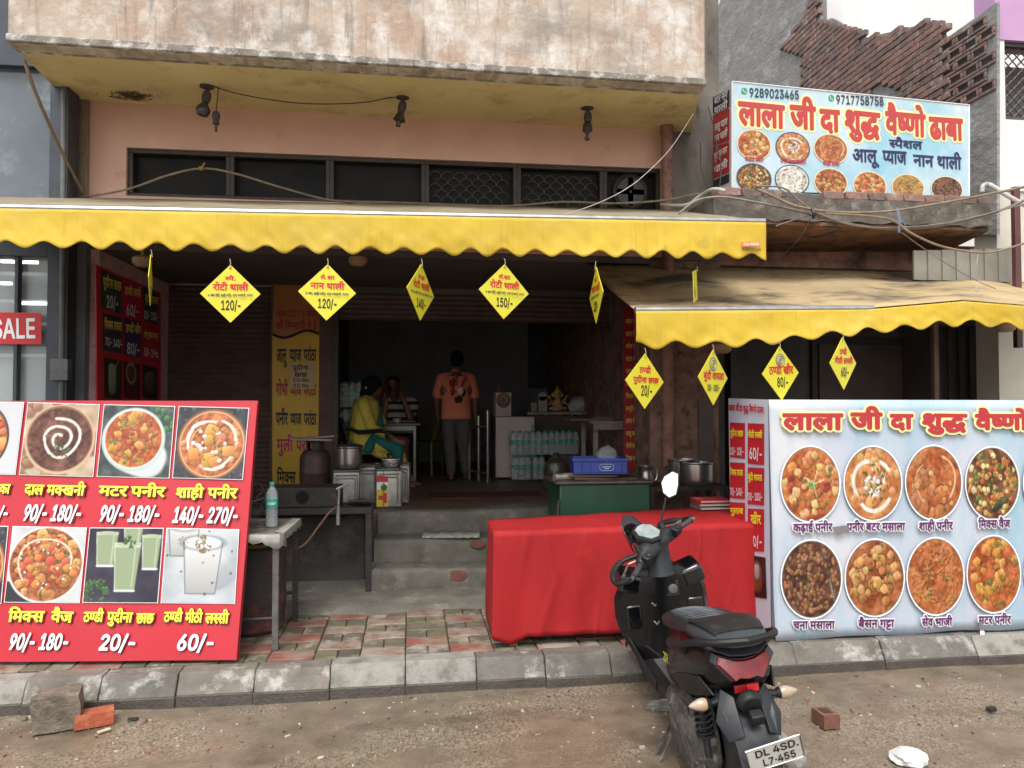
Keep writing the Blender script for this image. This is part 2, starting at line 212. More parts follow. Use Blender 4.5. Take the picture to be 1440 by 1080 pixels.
((2338,2364,),563,[[68,-55,-4,1,-5,2,-7,6,-4,7,0,10,4,7,5,6,7,4,8,0,8,-3,6,-6,3,-7,1,-10,-3,-6,-5,-6,-7,-4],[72,-7,-14,1,-13,4,-12,6,-9,6,-6,7,-8,11,-4,12,-2,13,0,10,2,12,6,12,6,8,10,9,13,8,12,4,15,2,1,2,-1,10,-67,0,-4,2,-3,2,-1,5,0,17,1,3,3,3,5,0,141,0,5,-1,2,-3,1,-3,0,-17,-1,-4,-3,-2,-4,-2,-39,0,-1,-36,-1,-3,-2,-3,-4,-2,-20,0,-15,-2,-7,-3,-6,-4,-7,-9,-3,-12,2,-11,2,-5,4,-5,5,-3,1,15,2,7,4,7,8,9,9,6,6,2,8,1,11,0,9,-1,6,-2,7,-4,7,-8,6,-10,3,-9,-1,-13,-1,-7,-4,-7,-6,-8,-9,-8,-13,-6,-15,-2],[85,26,2,-1,8,2,7,5,2,3,1,5,-1,4,-2,2,-4,2,-4,0,-5,-2,-3,-2,-2,-3,0,-5]]),
((2312,),491,[[92,-34,-22,11,-28,16,-14,2,-12,4,-7,5,-4,10,0,6,3,7,5,5,5,3,8,1,7,-1,8,-3,10,-8,3,0,11,0,9,2,5,2,3,4,2,6,0,4,-4,4,-4,2,-11,0,-11,-2,-13,-4,-4,1,-4,3,-12,8,-9,10,-4,8,-2,12,0,8,2,10,4,6,6,6,8,4,12,4,7,1,25,0,2,1,-1,6,-1,0,-71,1,-4,3,-2,4,0,16,2,6,5,2,59,0,1,2,-6,18,0,14,2,8,4,8,8,10,11,6,10,2,16,1,12,-2,11,-4,2,-3,2,-2,0,-6,-5,-14,-2,-3,-3,-2,-4,0,-14,5,-7,-1,-5,-3,-2,-2,-2,-4,1,-12,3,-8,5,-8,28,0,5,-2,3,-6,0,-16,-1,-2,-2,-4,-4,-2,-20,0,0,-32,-2,-2,-2,-4,-4,0,-50,0,-6,-2,-2,-2,0,-6,5,-4,12,2,16,0,11,-1,7,-2,7,-3,7,-6,6,-6,5,-8,2,-8,0,-14,-3,-12,-5,-8,-6,-6,-8,-6,12,-5,2,-3,0,-4,-9,-20,-5,-2]]),
((2352,),409,[[83,-10,-4,3,-16,13,-35,36,-18,23,-4,7,-3,8,0,8,1,5,5,6,6,5,6,1,10,0,8,-3,8,-5,3,2,4,6,3,10,0,5,-2,10,-2,0,-52,0,-4,2,-3,2,-1,5,0,17,1,3,3,3,5,0,103,0,5,-1,2,-3,1,-3,0,-17,-2,-5,-5,-3,-14,0,-2,-1,1,-18,-1,-10,-3,-8,-5,-9,-11,-12,-17,-11,2,-3,21,-20,25,-21,2,-3,1,-5,-2,-5,-13,-12,-4,-2]]),
((2335,),504,[[67,-7,-11,1,-10,2,-13,6,-10,8,-8,9,-6,11,-3,11,-2,10,0,9,2,10,4,9,4,8,10,9,10,7,14,5,17,4,0,18,-64,0,-4,2,-3,2,-1,3,0,18,1,4,4,3,4,0,127,0,4,-1,3,-3,0,-21,-2,-5,-5,-2,-29,0,0,-42,-3,-6,-5,-2,-21,0,-14,-3,-10,-5,-5,-5,-2,-4,-2,-10,2,-11,6,-8,9,-6,14,-2,11,0,13,3,20,7,5,-1,4,-5,6,-17,-2,-4,-2,-3,-12,-6,-18,-5,-16,-2]]),
((2350,),598,[[109,-7,-6,2,-3,5,0,54,-1,1,-40,0,-1,-11,-3,-5,-7,-6,-6,-2,-8,1,-9,4,-9,7,-8,9,-4,11,-1,11,3,5,5,5,13,4,0,41,-1,1,-23,0,-5,3,-2,5,0,17,1,4,2,2,6,1,149,0,5,0,2,-3,2,-4,0,-17,-2,-5,-5,-3,-17,0,-2,-1,0,-130,-3,-4,-4,-2],[58,88,2,-1,38,0,2,1,0,42,-42,0]]),
((2360,),676,[[79,-10,-8,6,-15,14,-30,33,-15,19,-5,9,-2,6,-1,10,1,4,4,7,5,4,7,2,11,1,6,-2,6,-3,2,0,2,10,0,10,-1,9,-2,1,-43,0,-4,2,-3,2,-1,4,0,17,1,4,3,3,5,0,169,0,5,-1,2,-2,2,-3,0,-18,-2,-4,-4,-4,-19,0,-1,-1,0,-127,-2,-5,-2,-3,-5,-1,-19,0,-3,1,-3,3,0,4,-1,55,-35,0,-17,2,-12,3,-1,0,0,-2,12,-13,15,-14,17,-15,2,-4,1,-5,-3,-4,-12,-12,-4,-2],[83,88,15,0,15,1,6,1,0,40,-39,0,2,-22,-2,-11,-2,-7,0,-2]]),
((2361,),531,[[59,-42,-18,14,-19,20,-5,8,-7,12,-2,16,0,14,4,10,6,10,-4,10,-2,6,-2,4,0,12,2,8,4,6,7,6,8,5,6,2,10,2,35,0,1,1,0,6,-2,0,-82,1,-4,3,-2,4,1,18,2,4,5,2,137,0,3,-2,2,-4,0,-20,-2,-4,-4,-2,-19,0,0,-32,-4,-4,-4,-2,-57,0,-6,-2,-3,-2,1,-4,3,-5,17,3,18,0,12,-3,12,-5,5,-4,8,-8,4,-8,3,-10,0,-12,-1,-6,-6,-14,-8,-8,-5,-3,-8,-4,-11,-3,-4,0,-4,4,-6,16,0,4,1,4,2,1,9,4,6,5,2,6,-3,6,-4,3,-6,2,-15,1,-13,-3,-7,-5,-3,-4,-1,-8,0,-6,3,-8,5,-8,8,-8,22,-16,2,-6,0,-2,-2,-4,-12,-12,-5,-2]]),
((2367,),259,[[24,-7,-6,2,-3,6,0,128,-2,1,-14,0,-4,3,-2,5,1,19,1,3,3,2,10,1,-2,10,0,13,2,11,5,9,3,5,7,7,7,4,16,6,16,3,18,-1,16,-2,11,-4,15,-6,10,-6,22,-19,11,-12,10,-13,7,-11,0,-5,-2,-4,-4,-2,-20,0,-4,2,-2,1,-16,19,-15,13,-16,10,-16,6,-17,2,-9,-1,-9,-2,-6,-5,-4,-5,-2,-8,2,-8,2,-6,2,-2,22,0,4,-2,2,-4,1,-18,-2,-5,-3,-2,-19,-1,-1,-1,-1,-131,-2,-3,-4,-2]]),
((2325,2381,),603,[[94,-7,-6,2,-2,4,-1,30,-13,-5,-11,-2,-15,1,-14,5,-11,6,-9,11,-5,10,-3,13,1,13,3,10,6,11,9,10,12,6,11,4,10,1,11,0,17,-2,2,2,-1,7,-87,1,-3,2,-2,5,0,18,1,3,3,3,5,0,152,0,4,-1,2,-2,2,-4,0,-17,-2,-4,-2,-2,-4,-2,-34,0,0,-33,1,-1,7,2,9,1,20,0,4,-1,3,-3,0,-3,0,-20,-2,-3,-4,-2,-19,0,-6,-1,-6,-2,-7,-4,0,-2,0,-57,-1,-3,-2,-3,-4,-2],[51,55,7,-1,10,2,10,6,6,5,2,3,-1,18,-17,2,-10,0,-10,-2,-4,-3,-4,-4,-1,-4,0,-9,1,-5,3,-3]]),
((2330,),634,[[118,-7,-6,2,-3,5,-1,28,-1,0,-16,-5,-15,-1,-13,2,-14,6,-11,10,-4,6,-4,8,-2,8,0,8,0,6,3,9,-23,1,-4,2,-2,5,0,18,3,4,4,1,86,1,4,-1,3,-2,2,-5,-2,-16,-2,-5,-3,-2,-16,-1,-10,-3,-7,-5,-2,-7,2,-8,2,-3,3,-3,10,-2,13,2,8,4,8,8,0,62,-109,0,-4,3,-2,5,0,18,3,4,6,2,158,0,5,0,3,-3,1,-4,0,-17,-2,-5,-5,-3,-17,0,-2,-1,-1,-130,-2,-4,-4,-2]]),
((2327,),563,[[100,-7,-6,2,-3,6,-1,129,-30,0,-1,-74,-1,-6,-4,-7,-7,-5,-8,0,-7,0,-8,5,-10,8,-6,10,-4,8,0,12,2,8,7,5,11,3,0,32,-1,1,-23,0,-5,3,-2,5,0,17,1,4,3,3,5,0,142,0,4,-1,2,-2,2,-4,0,-17,-2,-5,-5,-3,-18,0,-1,-1,-1,-130,-2,-4,-4,-2]]),
((2335,2381,2335,),504,[[67,-65,-14,1,-12,3,-9,3,-9,6,-7,6,-8,11,-3,11,-1,9,2,15,4,8,3,5,11,10,19,9,-11,4,-9,6,-7,5,-6,8,-4,10,-2,12,0,8,4,13,6,10,6,6,6,4,15,6,8,2,15,2,1,2,-64,0,-4,2,-3,2,-1,3,0,18,2,5,4,2,130,0,5,-1,2,-4,0,-20,-2,-5,-5,-2,-29,0,0,-27,-4,-5,-3,-2,-26,0,-12,-1,-5,-1,-6,-4,-5,-6,0,-9,3,-7,7,-3,12,-3,12,0,12,1,14,5,12,5,5,-1,4,-3,8,-20,-2,-4,-2,-3,-24,-10,0,-23,-2,-3,-2,-2,-4,-2,-25,0,-12,-1,-9,-3,-6,-6,-2,-7,3,-9,5,-4,9,-3,13,-1,17,1,14,5,13,5,5,-1,3,-3,8,-20,-1,-3,-3,-4,-12,-6,-19,-5,-16,-2]]),
((2375,),0,[[-40,146,-6,2,-2,2,-12,34,-8,10,-4,3,-6,1,-4,0,-14,-2,-4,0,-2,2,-7,20,0,4,3,4,4,2,12,2,18,0,16,-4,6,-4,7,-6,7,-12,8,-14,8,-22,3,-14,-1,-4,-4,-3]]),
((2349,),703,[[134,-7,-6,2,-2,5,0,55,-36,0,-1,-10,-3,-6,-4,-5,-8,-3,-8,0,-8,3,-8,6,-8,8,-4,7,-4,8,0,5,0,7,4,5,2,3,8,3,8,2,0,2,-2,1,-6,-1,-6,2,-16,4,-12,8,-4,6,-5,11,-1,14,4,12,8,9,10,6,14,3,16,-1,6,-2,8,-4,4,-2,6,-8,7,-13,3,-17,0,-30,34,-1,2,2,0,41,-26,0,-4,3,-2,6,0,16,2,5,2,2,4,0,76,0,4,0,2,-2,2,-5,0,-17,-2,-5,-4,-3,-18,0,-2,-1,0,-130,-2,-4,-4,-2],[46,123,8,-1,0,6,-4,4,-2,2,-6,1,-6,-2,0,-3,2,-4,4,-2]]),
((2331,),701,[[70,-7,-15,1,-14,6,-9,6,-8,9,-4,7,-2,9,1,15,3,9,-10,11,-6,9,-2,9,0,14,5,11,3,5,9,6,8,4,15,4,16,0,12,-2,5,-3,1,-4,0,-16,-2,-6,-3,-3,-3,0,-13,2,-11,0,-6,-3,-2,-7,2,-3,2,-2,8,-3,11,2,9,0,10,-2,0,1,0,5,0,13,4,12,6,7,5,4,11,6,0,4,-107,0,-4,3,-2,4,0,18,1,4,3,3,5,0,175,0,5,-1,2,-2,2,-4,0,-18,-4,-5,-4,-2,-36,0,-2,-1,1,-5,11,-6,9,-9,5,-10,2,-7,2,-8,-1,-20,-5,-16,-7,-14,-13,-16,-11,-8,-11,-6,-10,-5,-14,-4,-16,-2],[68,25,15,0,16,4,12,5,6,4,4,5,-21,10,-10,9,-5,6,-1,0,-2,-14,-2,-4,-4,-2,-17,-2,-3,-2,-2,-3,-2,-6,3,-5,5,-4],[132,73,4,0,0,4,-1,9,-3,6,-2,3,-4,2,-6,1,-4,-2,-2,-2,-1,-4,3,-8,7,-6]]),
((2336,),585,[[71,-7,-14,1,-13,4,-11,4,-10,8,-7,6,-5,9,-5,12,-2,14,0,8,2,11,4,9,4,8,10,9,10,7,14,5,17,4,0,18,-67,1,-3,2,-2,4,0,18,1,3,2,3,5,1,147,0,5,0,3,-3,1,-5,-1,-17,0,-3,-3,-2,-4,-2,-48,0,-1,-1,0,-21,13,-7,11,-9,10,-12,4,-10,4,-13,0,-15,-4,-16,-9,-13,-8,-7,-9,-6,-10,-4,-10,-2],[64,26,12,-1,14,3,10,4,5,7,2,6,1,6,-4,12,-7,9,-11,8,-15,0,-14,-3,-9,-5,-7,-8,-3,-11,1,-7,3,-7,3,-5,5,-4,6,-2]]),
((2340,),570,[[52,-10,-6,4,-19,18,-9,12,-6,9,-6,11,-1,6,-1,15,2,7,4,10,5,8,6,5,11,7,11,2,12,2,37,1,1,22,-2,1,-92,0,-4,3,-2,4,0,18,1,4,3,3,4,0,143,0,5,0,3,-3,1,-4,0,-17,-1,-4,-5,-4,-18,0,-2,-1,0,-127,-1,-5,-2,-2,-4,-2,-19,0,-5,2,-2,3,-1,4,0,72,-2,1,-33,-1,-10,-2,-6,-3,-3,-6,0,-9,3,-7,4,-6,12,-14,14,-12,2,-3,0,-3,-2,-4,-12,-13,-4,-2]]),
((2306,),0,[[-34,172,-6,1,-8,5,-4,8,-2,10,3,8,5,6,8,4,8,0,8,-2,6,-6,4,-6,0,-10,-2,-6,-6,-8,-6,-4]]),
((2326,),818,[[164,-7,-6,2,-4,5,-9,-3,-15,-2,-18,0,-22,4,-12,5,-16,8,-14,10,-12,10,-20,22,-7,11,-5,10,-1,6,0,6,1,5,4,6,3,3,5,3,5,1,10,0,6,-2,6,-3,2,0,2,10,0,11,-1,8,-2,1,-43,0,-4,2,-3,2,-1,4,0,17,2,5,3,2,4,0,204,0,4,0,3,-2,2,-6,0,-16,-2,-5,-5,-3,-17,0,-2,-1,-1,-130,-2,-4,-4,-2],[108,28,8,-1,13,0,11,1,13,6,1,1,1,2,-1,1,-18,-4,-15,0,-13,4,-6,4,-7,6,-7,9,-6,14,0,17,2,6,2,7,5,7,5,5,12,7,16,5,18,0,12,-1,1,1,0,4,-1,1,-74,0,2,-20,-2,-10,-2,-10,-4,-8,-5,-7,-7,-7,-8,-7,6,-7,8,-8,13,-8,15,-7],[126,66,7,-1,7,1,8,3,6,3,1,3,-1,16,-21,3,-7,-2,-6,-2,-3,-6,0,-10,3,-5]]),
((2337,2364,),577,[[77,-55,-4,1,-5,2,-7,6,-3,7,0,10,2,7,6,6,7,4,8,0,7,-3,7,-6,3,-7,0,-10,-2,-6,-5,-6,-7,-4],[81,-7,-16,1,-8,2,-10,4,-12,6,-13,8,-8,7,-12,13,-2,6,1,4,2,2,13,10,6,2,5,-2,12,-12,9,-8,10,-5,6,-3,7,-2,13,0,12,1,7,3,2,4,1,6,-2,4,-4,3,-9,1,-9,0,-20,-6,-3,1,-5,3,-9,6,-9,9,-6,10,-2,11,0,11,0,6,4,8,8,7,9,5,12,3,31,1,1,2,-1,5,-93,0,-4,3,-2,5,0,18,1,3,3,3,5,0,145,0,5,-1,2,-3,1,-3,0,-17,-2,-5,-5,-3,-20,0,0,-32,-4,-5,-4,-1,-50,0,-6,-2,-2,-1,0,-6,5,-5,12,2,16,0,13,-2,10,-4,7,-4,7,-7,5,-8,3,-8,0,-11,-2,-12,-6,-12,-6,-6,-9,-6,-11,-4,-10,-2]]),
((2339,2381,),467,[[61,30,-16,2,-10,4,-9,6,-7,12,-3,8,-3,14,-1,54,-1,0,-13,1,-3,3,-2,4,0,18,2,4,3,2,4,0,117,0,5,-2,2,-2,1,-4,0,-14,-1,-6,-5,-3,-8,-1,-1,0,0,-56,-2,-14,-4,-10,-9,-10,-10,-6,-10,-4],[56,62,4,0,10,0,3,2,3,6,2,10,0,48,-2,2,-27,0,-2,0,1,-54,2,-8,2,-4]]),
((2337,),577,[[81,-7,-16,1,-8,2,-10,4,-12,6,-13,8,-8,7,-12,13,-2,6,1,4,2,2,13,10,6,2,5,-2,12,-12,9,-8,10,-5,6,-3,7,-2,13,0,12,1,7,3,2,4,1,6,-2,4,-4,3,-9,1,-9,0,-20,-6,-3,1,-5,3,-9,6,-9,9,-6,10,-2,11,0,11,0,6,4,8,8,7,9,5,12,3,31,1,1,2,-1,5,-93,0,-4,3,-2,5,0,18,1,3,3,3,5,0,145,0,5,-1,2,-3,1,-3,0,-17,-2,-5,-5,-3,-20,0,0,-32,-4,-5,-4,-1,-50,0,-6,-2,-2,-1,0,-6,5,-5,12,2,16,0,13,-2,10,-4,7,-4,7,-7,5,-8,3,-8,0,-11,-2,-12,-6,-12,-6,-6,-7,-6,-13,-4,-10,-2]]),
((2344,2381,),358,[[37,40,-6,1,-9,5,-9,8,-6,9,-4,10,-1,10,2,6,4,5,5,4,7,1,75,0,6,-3,2,-5,0,-16,-1,-3,-2,-3,-5,-1,-36,-1,-1,-1,0,-11,-4,-7,-7,-6,-5,-2],[-1,130,-4,3,-2,6,0,17,2,4,4,2,93,0,5,-2,3,-4,0,-19,-2,-4,-4,-3]]),
((48,),648,[[78,-9,-16,3,-13,5,-10,7,-5,6,-8,9,-7,16,-5,18,-4,27,0,16,2,16,4,22,6,17,8,13,12,12,14,8,12,4,12,0,18,-2,14,-4,10,-8,13,-15,8,-17,5,-19,2,-19,1,-22,-1,-19,-4,-18,-6,-17,-9,-15,-9,-10,-12,-7,-16,-6],[75,25,7,-1,8,2,6,2,6,7,6,9,3,9,5,23,0,30,-4,17,-3,12,-4,8,-5,7,-8,6,-10,2,-10,-2,-6,-2,-6,-6,-4,-6,-6,-16,-4,-25,0,-19,1,-11,1,-11,4,-13,5,-9,5,-6,6,-5]]),
((49,),648,[[29,-6,-5,0,-3,6,0,20,3,4,3,2,41,0,2,0,0,120,-1,1,-2,-1,-31,-23,-6,-1,-3,2,-3,4,1,28,6,5,37,27,4,0,29,0,3,-2,1,-4,0,-156,2,0,33,0,3,-2,2,-2,1,-2,0,-22,-3,-4,-4,0]]),
((50,),648,[[24,-6,-4,0,-3,4,-1,18,2,4,60,66,18,20,8,14,2,6,2,8,-2,6,-2,4,-6,8,-8,4,-4,1,-12,1,-8,-4,-8,-6,-4,-8,-2,-12,-4,-4,-4,0,-22,0,-4,2,-1,6,1,12,4,12,6,10,8,8,8,6,12,6,14,4,12,0,14,-1,12,-3,6,-4,10,-6,7,-8,5,-8,3,-6,3,-10,0,-10,-1,-12,-3,-12,-4,-8,-12,-16,-16,-19,-36,-39,2,-2,70,0,2,-2,2,-4,-2,-22,-2,-4,-4,0]]),
((51,),648,[[72,-9,-10,1,-14,4,-10,4,-10,7,-8,8,-6,10,-4,11,-1,10,1,4,4,2,26,0,4,-4,4,-9,4,-7,10,-5,12,-3,12,1,8,2,7,4,5,5,4,8,0,9,-2,11,-6,8,-8,5,-8,3,-12,2,-18,0,-4,2,-2,3,0,19,1,4,37,44,-2,1,-60,0,-4,1,-3,2,-1,3,0,23,2,3,4,1,110,0,4,-2,2,-4,0,-16,-2,-4,-44,-52,2,-1,10,-3,14,-6,9,-7,9,-11,4,-9,4,-11,0,-12,-2,-16,-4,-9,-7,-11,-7,-6,-8,-7,-12,-5,-12,-4]]),
((52,),648,[[102,-6,-5,0,-3,4,0,30,-1,2,-78,0,-5,2,-2,6,0,18,1,4,71,124,3,3,5,1,24,0,4,-4,0,-2,0,-4,-66,-114,2,0,41,0,1,2,0,50,5,4,23,0,4,-2,2,-4,0,-50,2,0,18,0,4,-2,2,-4,0,-22,-2,-2,-5,-4,-17,0,-2,0,0,-30,-1,-4,-5,-2]]),
((53,),648,[[74,-9,-10,1,-12,4,-10,4,-8,6,-10,12,-5,9,-3,15,0,6,2,3,3,1,24,0,5,-4,4,-12,7,-6,11,-5,7,-1,7,1,7,3,4,2,5,4,3,5,3,6,2,8,-1,14,-3,9,-6,7,-7,5,-9,4,-10,0,-8,-2,-6,-1,-13,-6,-23,2,-4,3,-2,7,10,87,3,4,4,2,97,0,4,-3,2,-4,-1,-21,-2,-3,-2,-1,-70,-1,-3,-1,-3,-33,15,4,19,0,14,-3,13,-8,12,-10,8,-13,6,-15,2,-17,-1,-14,-5,-15,-7,-12,-9,-10,-11,-8,-11,-6,-10,-2]]),
((54,),648,[[78,-9,-12,1,-14,5,-10,7,-12,12,-8,12,-4,15,-2,11,2,17,4,17,10,20,52,77,2,2,4,1,26,0,2,-2,2,-2,0,-4,0,-3,-40,-58,2,-1,16,-2,12,-2,10,-6,10,-10,8,-10,5,-14,1,-11,0,-19,-2,-10,-6,-13,-8,-10,-6,-7,-8,-5,-10,-5,-10,-2],[73,25,11,-1,12,4,6,6,4,5,3,7,1,11,-3,14,-3,6,-6,5,-10,5,-10,1,-8,-2,-6,-3,-6,-7,-4,-5,-2,-6,0,-13,2,-8,2,-6,4,-6,4,-3]]),
((55,),648,[[36,-6,-4,0,-2,2,-2,4,2,4,75,150,-3,1,-82,1,-2,2,-2,4,0,22,2,3,4,1,116,0,4,0,2,-2,2,-4,-1,-26,-79,-156,-2,-4,-4,-2]]),
((56,),648,[[76,-9,-11,1,-15,4,-11,6,-10,7,-9,11,-6,11,-2,12,0,10,2,13,6,11,6,8,11,11,-6,6,-5,7,-6,13,-1,7,0,14,1,8,4,8,7,11,13,11,6,3,12,4,19,3,19,-3,7,-2,10,-4,7,-6,7,-6,7,-12,4,-9,1,-8,0,-10,-1,-7,-2,-8,-6,-9,-10,-11,0,-1,11,-9,9,-13,4,-13,2,-13,-2,-11,-4,-12,-7,-10,-9,-9,-13,-7,-12,-4,-16,-3],[71,25,11,-1,12,2,10,4,6,7,2,5,2,6,-1,8,-4,8,-8,8,-6,3,-7,2,-8,1,-7,-1,-12,-5,-5,-3,-4,-6,-4,-10,0,-7,2,-8,4,-4,5,-4,5,-3],[72,111,11,-1,8,2,8,4,5,6,4,11,-1,7,-3,8,-8,6,-12,4,-11,-1,-5,-1,-6,-4,-4,-4,-2,-4,-2,-6,0,-5,2,-10,6,-7,5,-3]]),
((57,),648,[[48,-6,-4,0,-2,2,-2,4,1,4,40,58,0,2,-17,0,-12,4,-12,8,-12,10,-7,14,-3,12,-2,8,0,10,3,16,3,8,6,10,10,12,10,7,12,5,12,2,16,0,10,-1,10,-3,12,-8,8,-8,8,-11,6,-13,2,-10,0,-18,-1,-12,-4,-12,-9,-18,-12,-18,-40,-62,-4,-2,-2,0],[76,94,4,0,8,0,5,2,7,4,6,10,4,14,-2,14,-5,10,-9,6,-12,4,-10,-2,-10,-6,-8,-10,-2,-10,1,-14,4,-10,3,-4,6,-4]]),
((47,),360,[[7,-34,-4,0,-2,2,-1,3,0,4,58,217,2,3,4,2,22,-1,2,-1,2,-3,0,-7,-58,-213,-2,-4,-3,-2]]),
((45,),648,[[42,61,-3,0,-3,2,-2,5,0,20,2,4,3,2,82,0,3,-1,2,-3,1,-23,-2,-4,-3,-2]]),
((46,),269,[[33,-8,-9,2,-8,6,-4,7,-1,10,3,9,6,7,3,2,6,3,7,0,8,-2,4,-3,4,-3,4,-10,1,-7,-3,-9,-6,-7,-5,-3]]),
((44,),269,[[14,-50,-2,0,-4,2,-2,4,12,72,2,2,4,2,24,0,4,-2,2,-2,1,-6,-19,-68,-2,-3,-4,-1]]),
((183,),288,[[35,64,-9,2,-8,6,-4,6,-1,10,3,10,6,6,3,2,6,3,7,1,8,-3,4,-2,4,-4,4,-9,1,-8,-3,-8,-6,-8,-5,-3]]),
((65,),690,[[8,-6,-4,0,-2,2,-2,4,0,4,66,180,3,4,3,0,30,0,3,-4,2,-4,64,-174,1,-4,0,-4,-4,-4,-4,0,-22,0,-5,2,-3,4,-14,40,-2,4,-64,0,-2,-1,-14,-43,-2,-4,-6,-2],[66,78,2,0,36,0,2,0,-20,60]]),
((66,),654,[[24,-6,-4,0,-2,2,-2,4,0,180,0,4,2,3,4,1,68,0,18,-2,14,-5,9,-7,9,-10,6,-12,2,-10,0,-16,-2,-10,-6,-10,-10,-10,8,-6,6,-6,6,-8,4,-12,2,-10,-1,-14,-3,-14,-4,-6,-6,-8,-8,-7,-8,-5,-14,-4,-16,-2],[52,28,2,-2,36,0,10,2,8,2,8,6,4,6,0,10,-2,6,-2,6,-4,4,-6,4,-6,2,-10,2,-38,0,0,-2],[52,110,2,-2,34,0,12,4,8,5,4,9,2,10,-2,6,-4,6,-4,2,-10,4,-10,1,-32,0,0,-3]]),
((67,),730,[[92,-9,-18,3,-18,6,-14,9,-12,13,-11,17,-7,17,-2,16,-2,24,2,21,6,19,8,15,8,12,12,11,16,10,16,5,20,1,14,0,18,-5,12,-5,11,-9,7,-7,8,-13,8,-18,1,-10,-2,-3,-3,-2,-26,0,-4,4,-4,12,-7,9,-9,7,-12,5,-6,1,-12,0,-10,-2,-10,-4,-8,-8,-7,-8,-6,-12,-3,-13,-2,-18,0,-13,4,-17,5,-10,7,-11,10,-8,14,-5,12,-2,18,3,8,4,4,4,8,9,6,14,4,3,26,1,4,-3,1,-4,-5,-17,-4,-10,-8,-11,-10,-10,-13,-8,-11,-4,-12,-4]]),
((68,),722,[[24,-6,-4,0,-2,2,-2,4,0,180,0,5,3,3,3,0,62,0,12,0,14,-3,10,-4,10,-4,15,-11,11,-14,9,-18,4,-14,3,-22,0,-20,-2,-10,-6,-20,-6,-14,-7,-10,-11,-11,-10,-7,-18,-8,-16,-4,-12,0],[52,28,2,-2,26,0,14,2,10,4,8,3,8,7,6,6,4,8,4,14,2,14,0,16,-2,16,-6,12,-6,10,-6,6,-12,6,-10,4,-16,1,-24,0,-2,-1]]),
((69,),601,[[24,-6,-4,0,-2,2,-2,4,0,180,0,5,4,3,4,0,108,0,4,0,2,-2,1,-4,1,-18,-2,-6,-2,-2,-82,-1,-2,-1,0,-44,0,-2,76,0,4,-2,1,-4,1,-18,-2,-6,-4,-3,-76,0,0,-3,0,-42,0,-2,2,-2,82,0,3,-2,1,-4,0,-20,0,-3,-3,-3,-3,0]]),
((71,),746,[[92,-9,-16,2,-18,6,-16,11,-11,10,-12,18,-6,17,-3,17,-2,24,2,21,5,17,8,17,11,13,6,7,8,7,14,6,18,6,16,0,14,0,16,-4,14,-7,9,-7,7,-6,10,-14,8,-17,2,-11,-2,-3,-4,-2,-26,0,-4,3,-6,13,-8,10,-10,7,-10,3,-4,1,-14,0,-8,-2,-10,-4,-8,-8,-9,-11,-5,-13,-4,-14,0,-13,2,-19,3,-12,5,-11,8,-9,8,-8,10,-4,14,-3,12,1,10,3,7,4,7,7,6,9,5,15,-1,0,-40,1,-2,1,-4,5,0,20,2,5,4,2,70,0,4,-1,2,-2,1,-3,1,-25,-3,-17,-5,-14,-8,-15,-11,-11,-11,-8,-16,-8,-12,-2]]),
((73,),441,[[12,-6,-4,0,-4,6,0,20,2,4,4,2,26,0,2,2,0,126,-2,1,-26,0,-4,2,-2,5,2,22,2,3,4,1,86,0,4,0,2,-2,2,-4,0,-20,-2,-4,-4,-3,-26,0,-1,-1,0,-126,1,-2,26,0,4,-2,2,-4,-1,-22,-3,-4,-4,0]]),
((75,),672,[[24,-6,-4,0,-2,2,-2,4,0,180,0,6,4,2,2,0,22,0,4,-1,2,-3,2,-4,0,-72,0,-2,74,81,6,1,28,0,4,-1,3,-5,-1,-2,0,-3,-70,-75,70,-98,1,-4,-1,-4,-2,-2,-4,0,-26,0,-4,1,-60,81,-18,-20,0,-54,-2,-4,-2,-4,-2,0]]),
((76,),565,[[24,-6,-4,0,-2,2,-2,4,0,182,2,4,4,2,24,0,4,-2,2,-4,0,-154,2,-2,78,0,4,-4,0,-22,-2,-4,-6,-2]]),
((78,),753,[[24,-6,-4,0,-2,2,-2,4,0,180,0,6,4,2,4,0,24,0,4,0,2,-2,82,-129,1,3,-1,6,0,118,4,3,4,1,22,0,4,-2,2,-2,0,-4,0,-178,0,-6,-4,-2,-4,0,-24,0,-4,0,-2,2,-82,128,0,-2,0,-124,-2,-2,-4,-2]]),
((80,),639,[[24,-6,-4,0,-2,2,-2,4,0,180,0,4,2,3,4,1,66,0,18,-2,10,-4,6,-2,10,-7,6,-7,8,-10,4,-12,2,-12,0,-16,-4,-16,-4,-10,-5,-8,-7,-8,-8,-6,-10,-4,-12,-4,-10,0,-40,0,0,-2,0,-56,-2,-4,-2,-4,-2,0],[52,94,2,-2,34,0,12,3,8,5,6,8,2,12,0,14,-2,6,-4,6,-6,4,-12,4,-8,1,-32,0,0,-3]]),
((82,),644,[[24,-6,-4,0,-2,2,-2,4,0,180,0,4,2,3,4,1,66,0,14,-1,12,-3,8,-3,12,-9,8,-8,6,-12,3,-10,1,-8,0,-16,-1,-8,-3,-10,-4,-8,-6,-8,-4,-5,-12,-7,0,-2,36,-64,1,-4,-1,-4,-2,-4,-4,0,-24,0,-6,1,-4,5,-34,64,-30,0,-2,0,0,-2,0,-60,-2,-4,-2,-4,-2,0],[52,98,2,0,34,0,10,2,10,4,6,7,2,11,0,14,-6,10,-8,6,-10,2,-8,1,-32,0,0,-3]]),
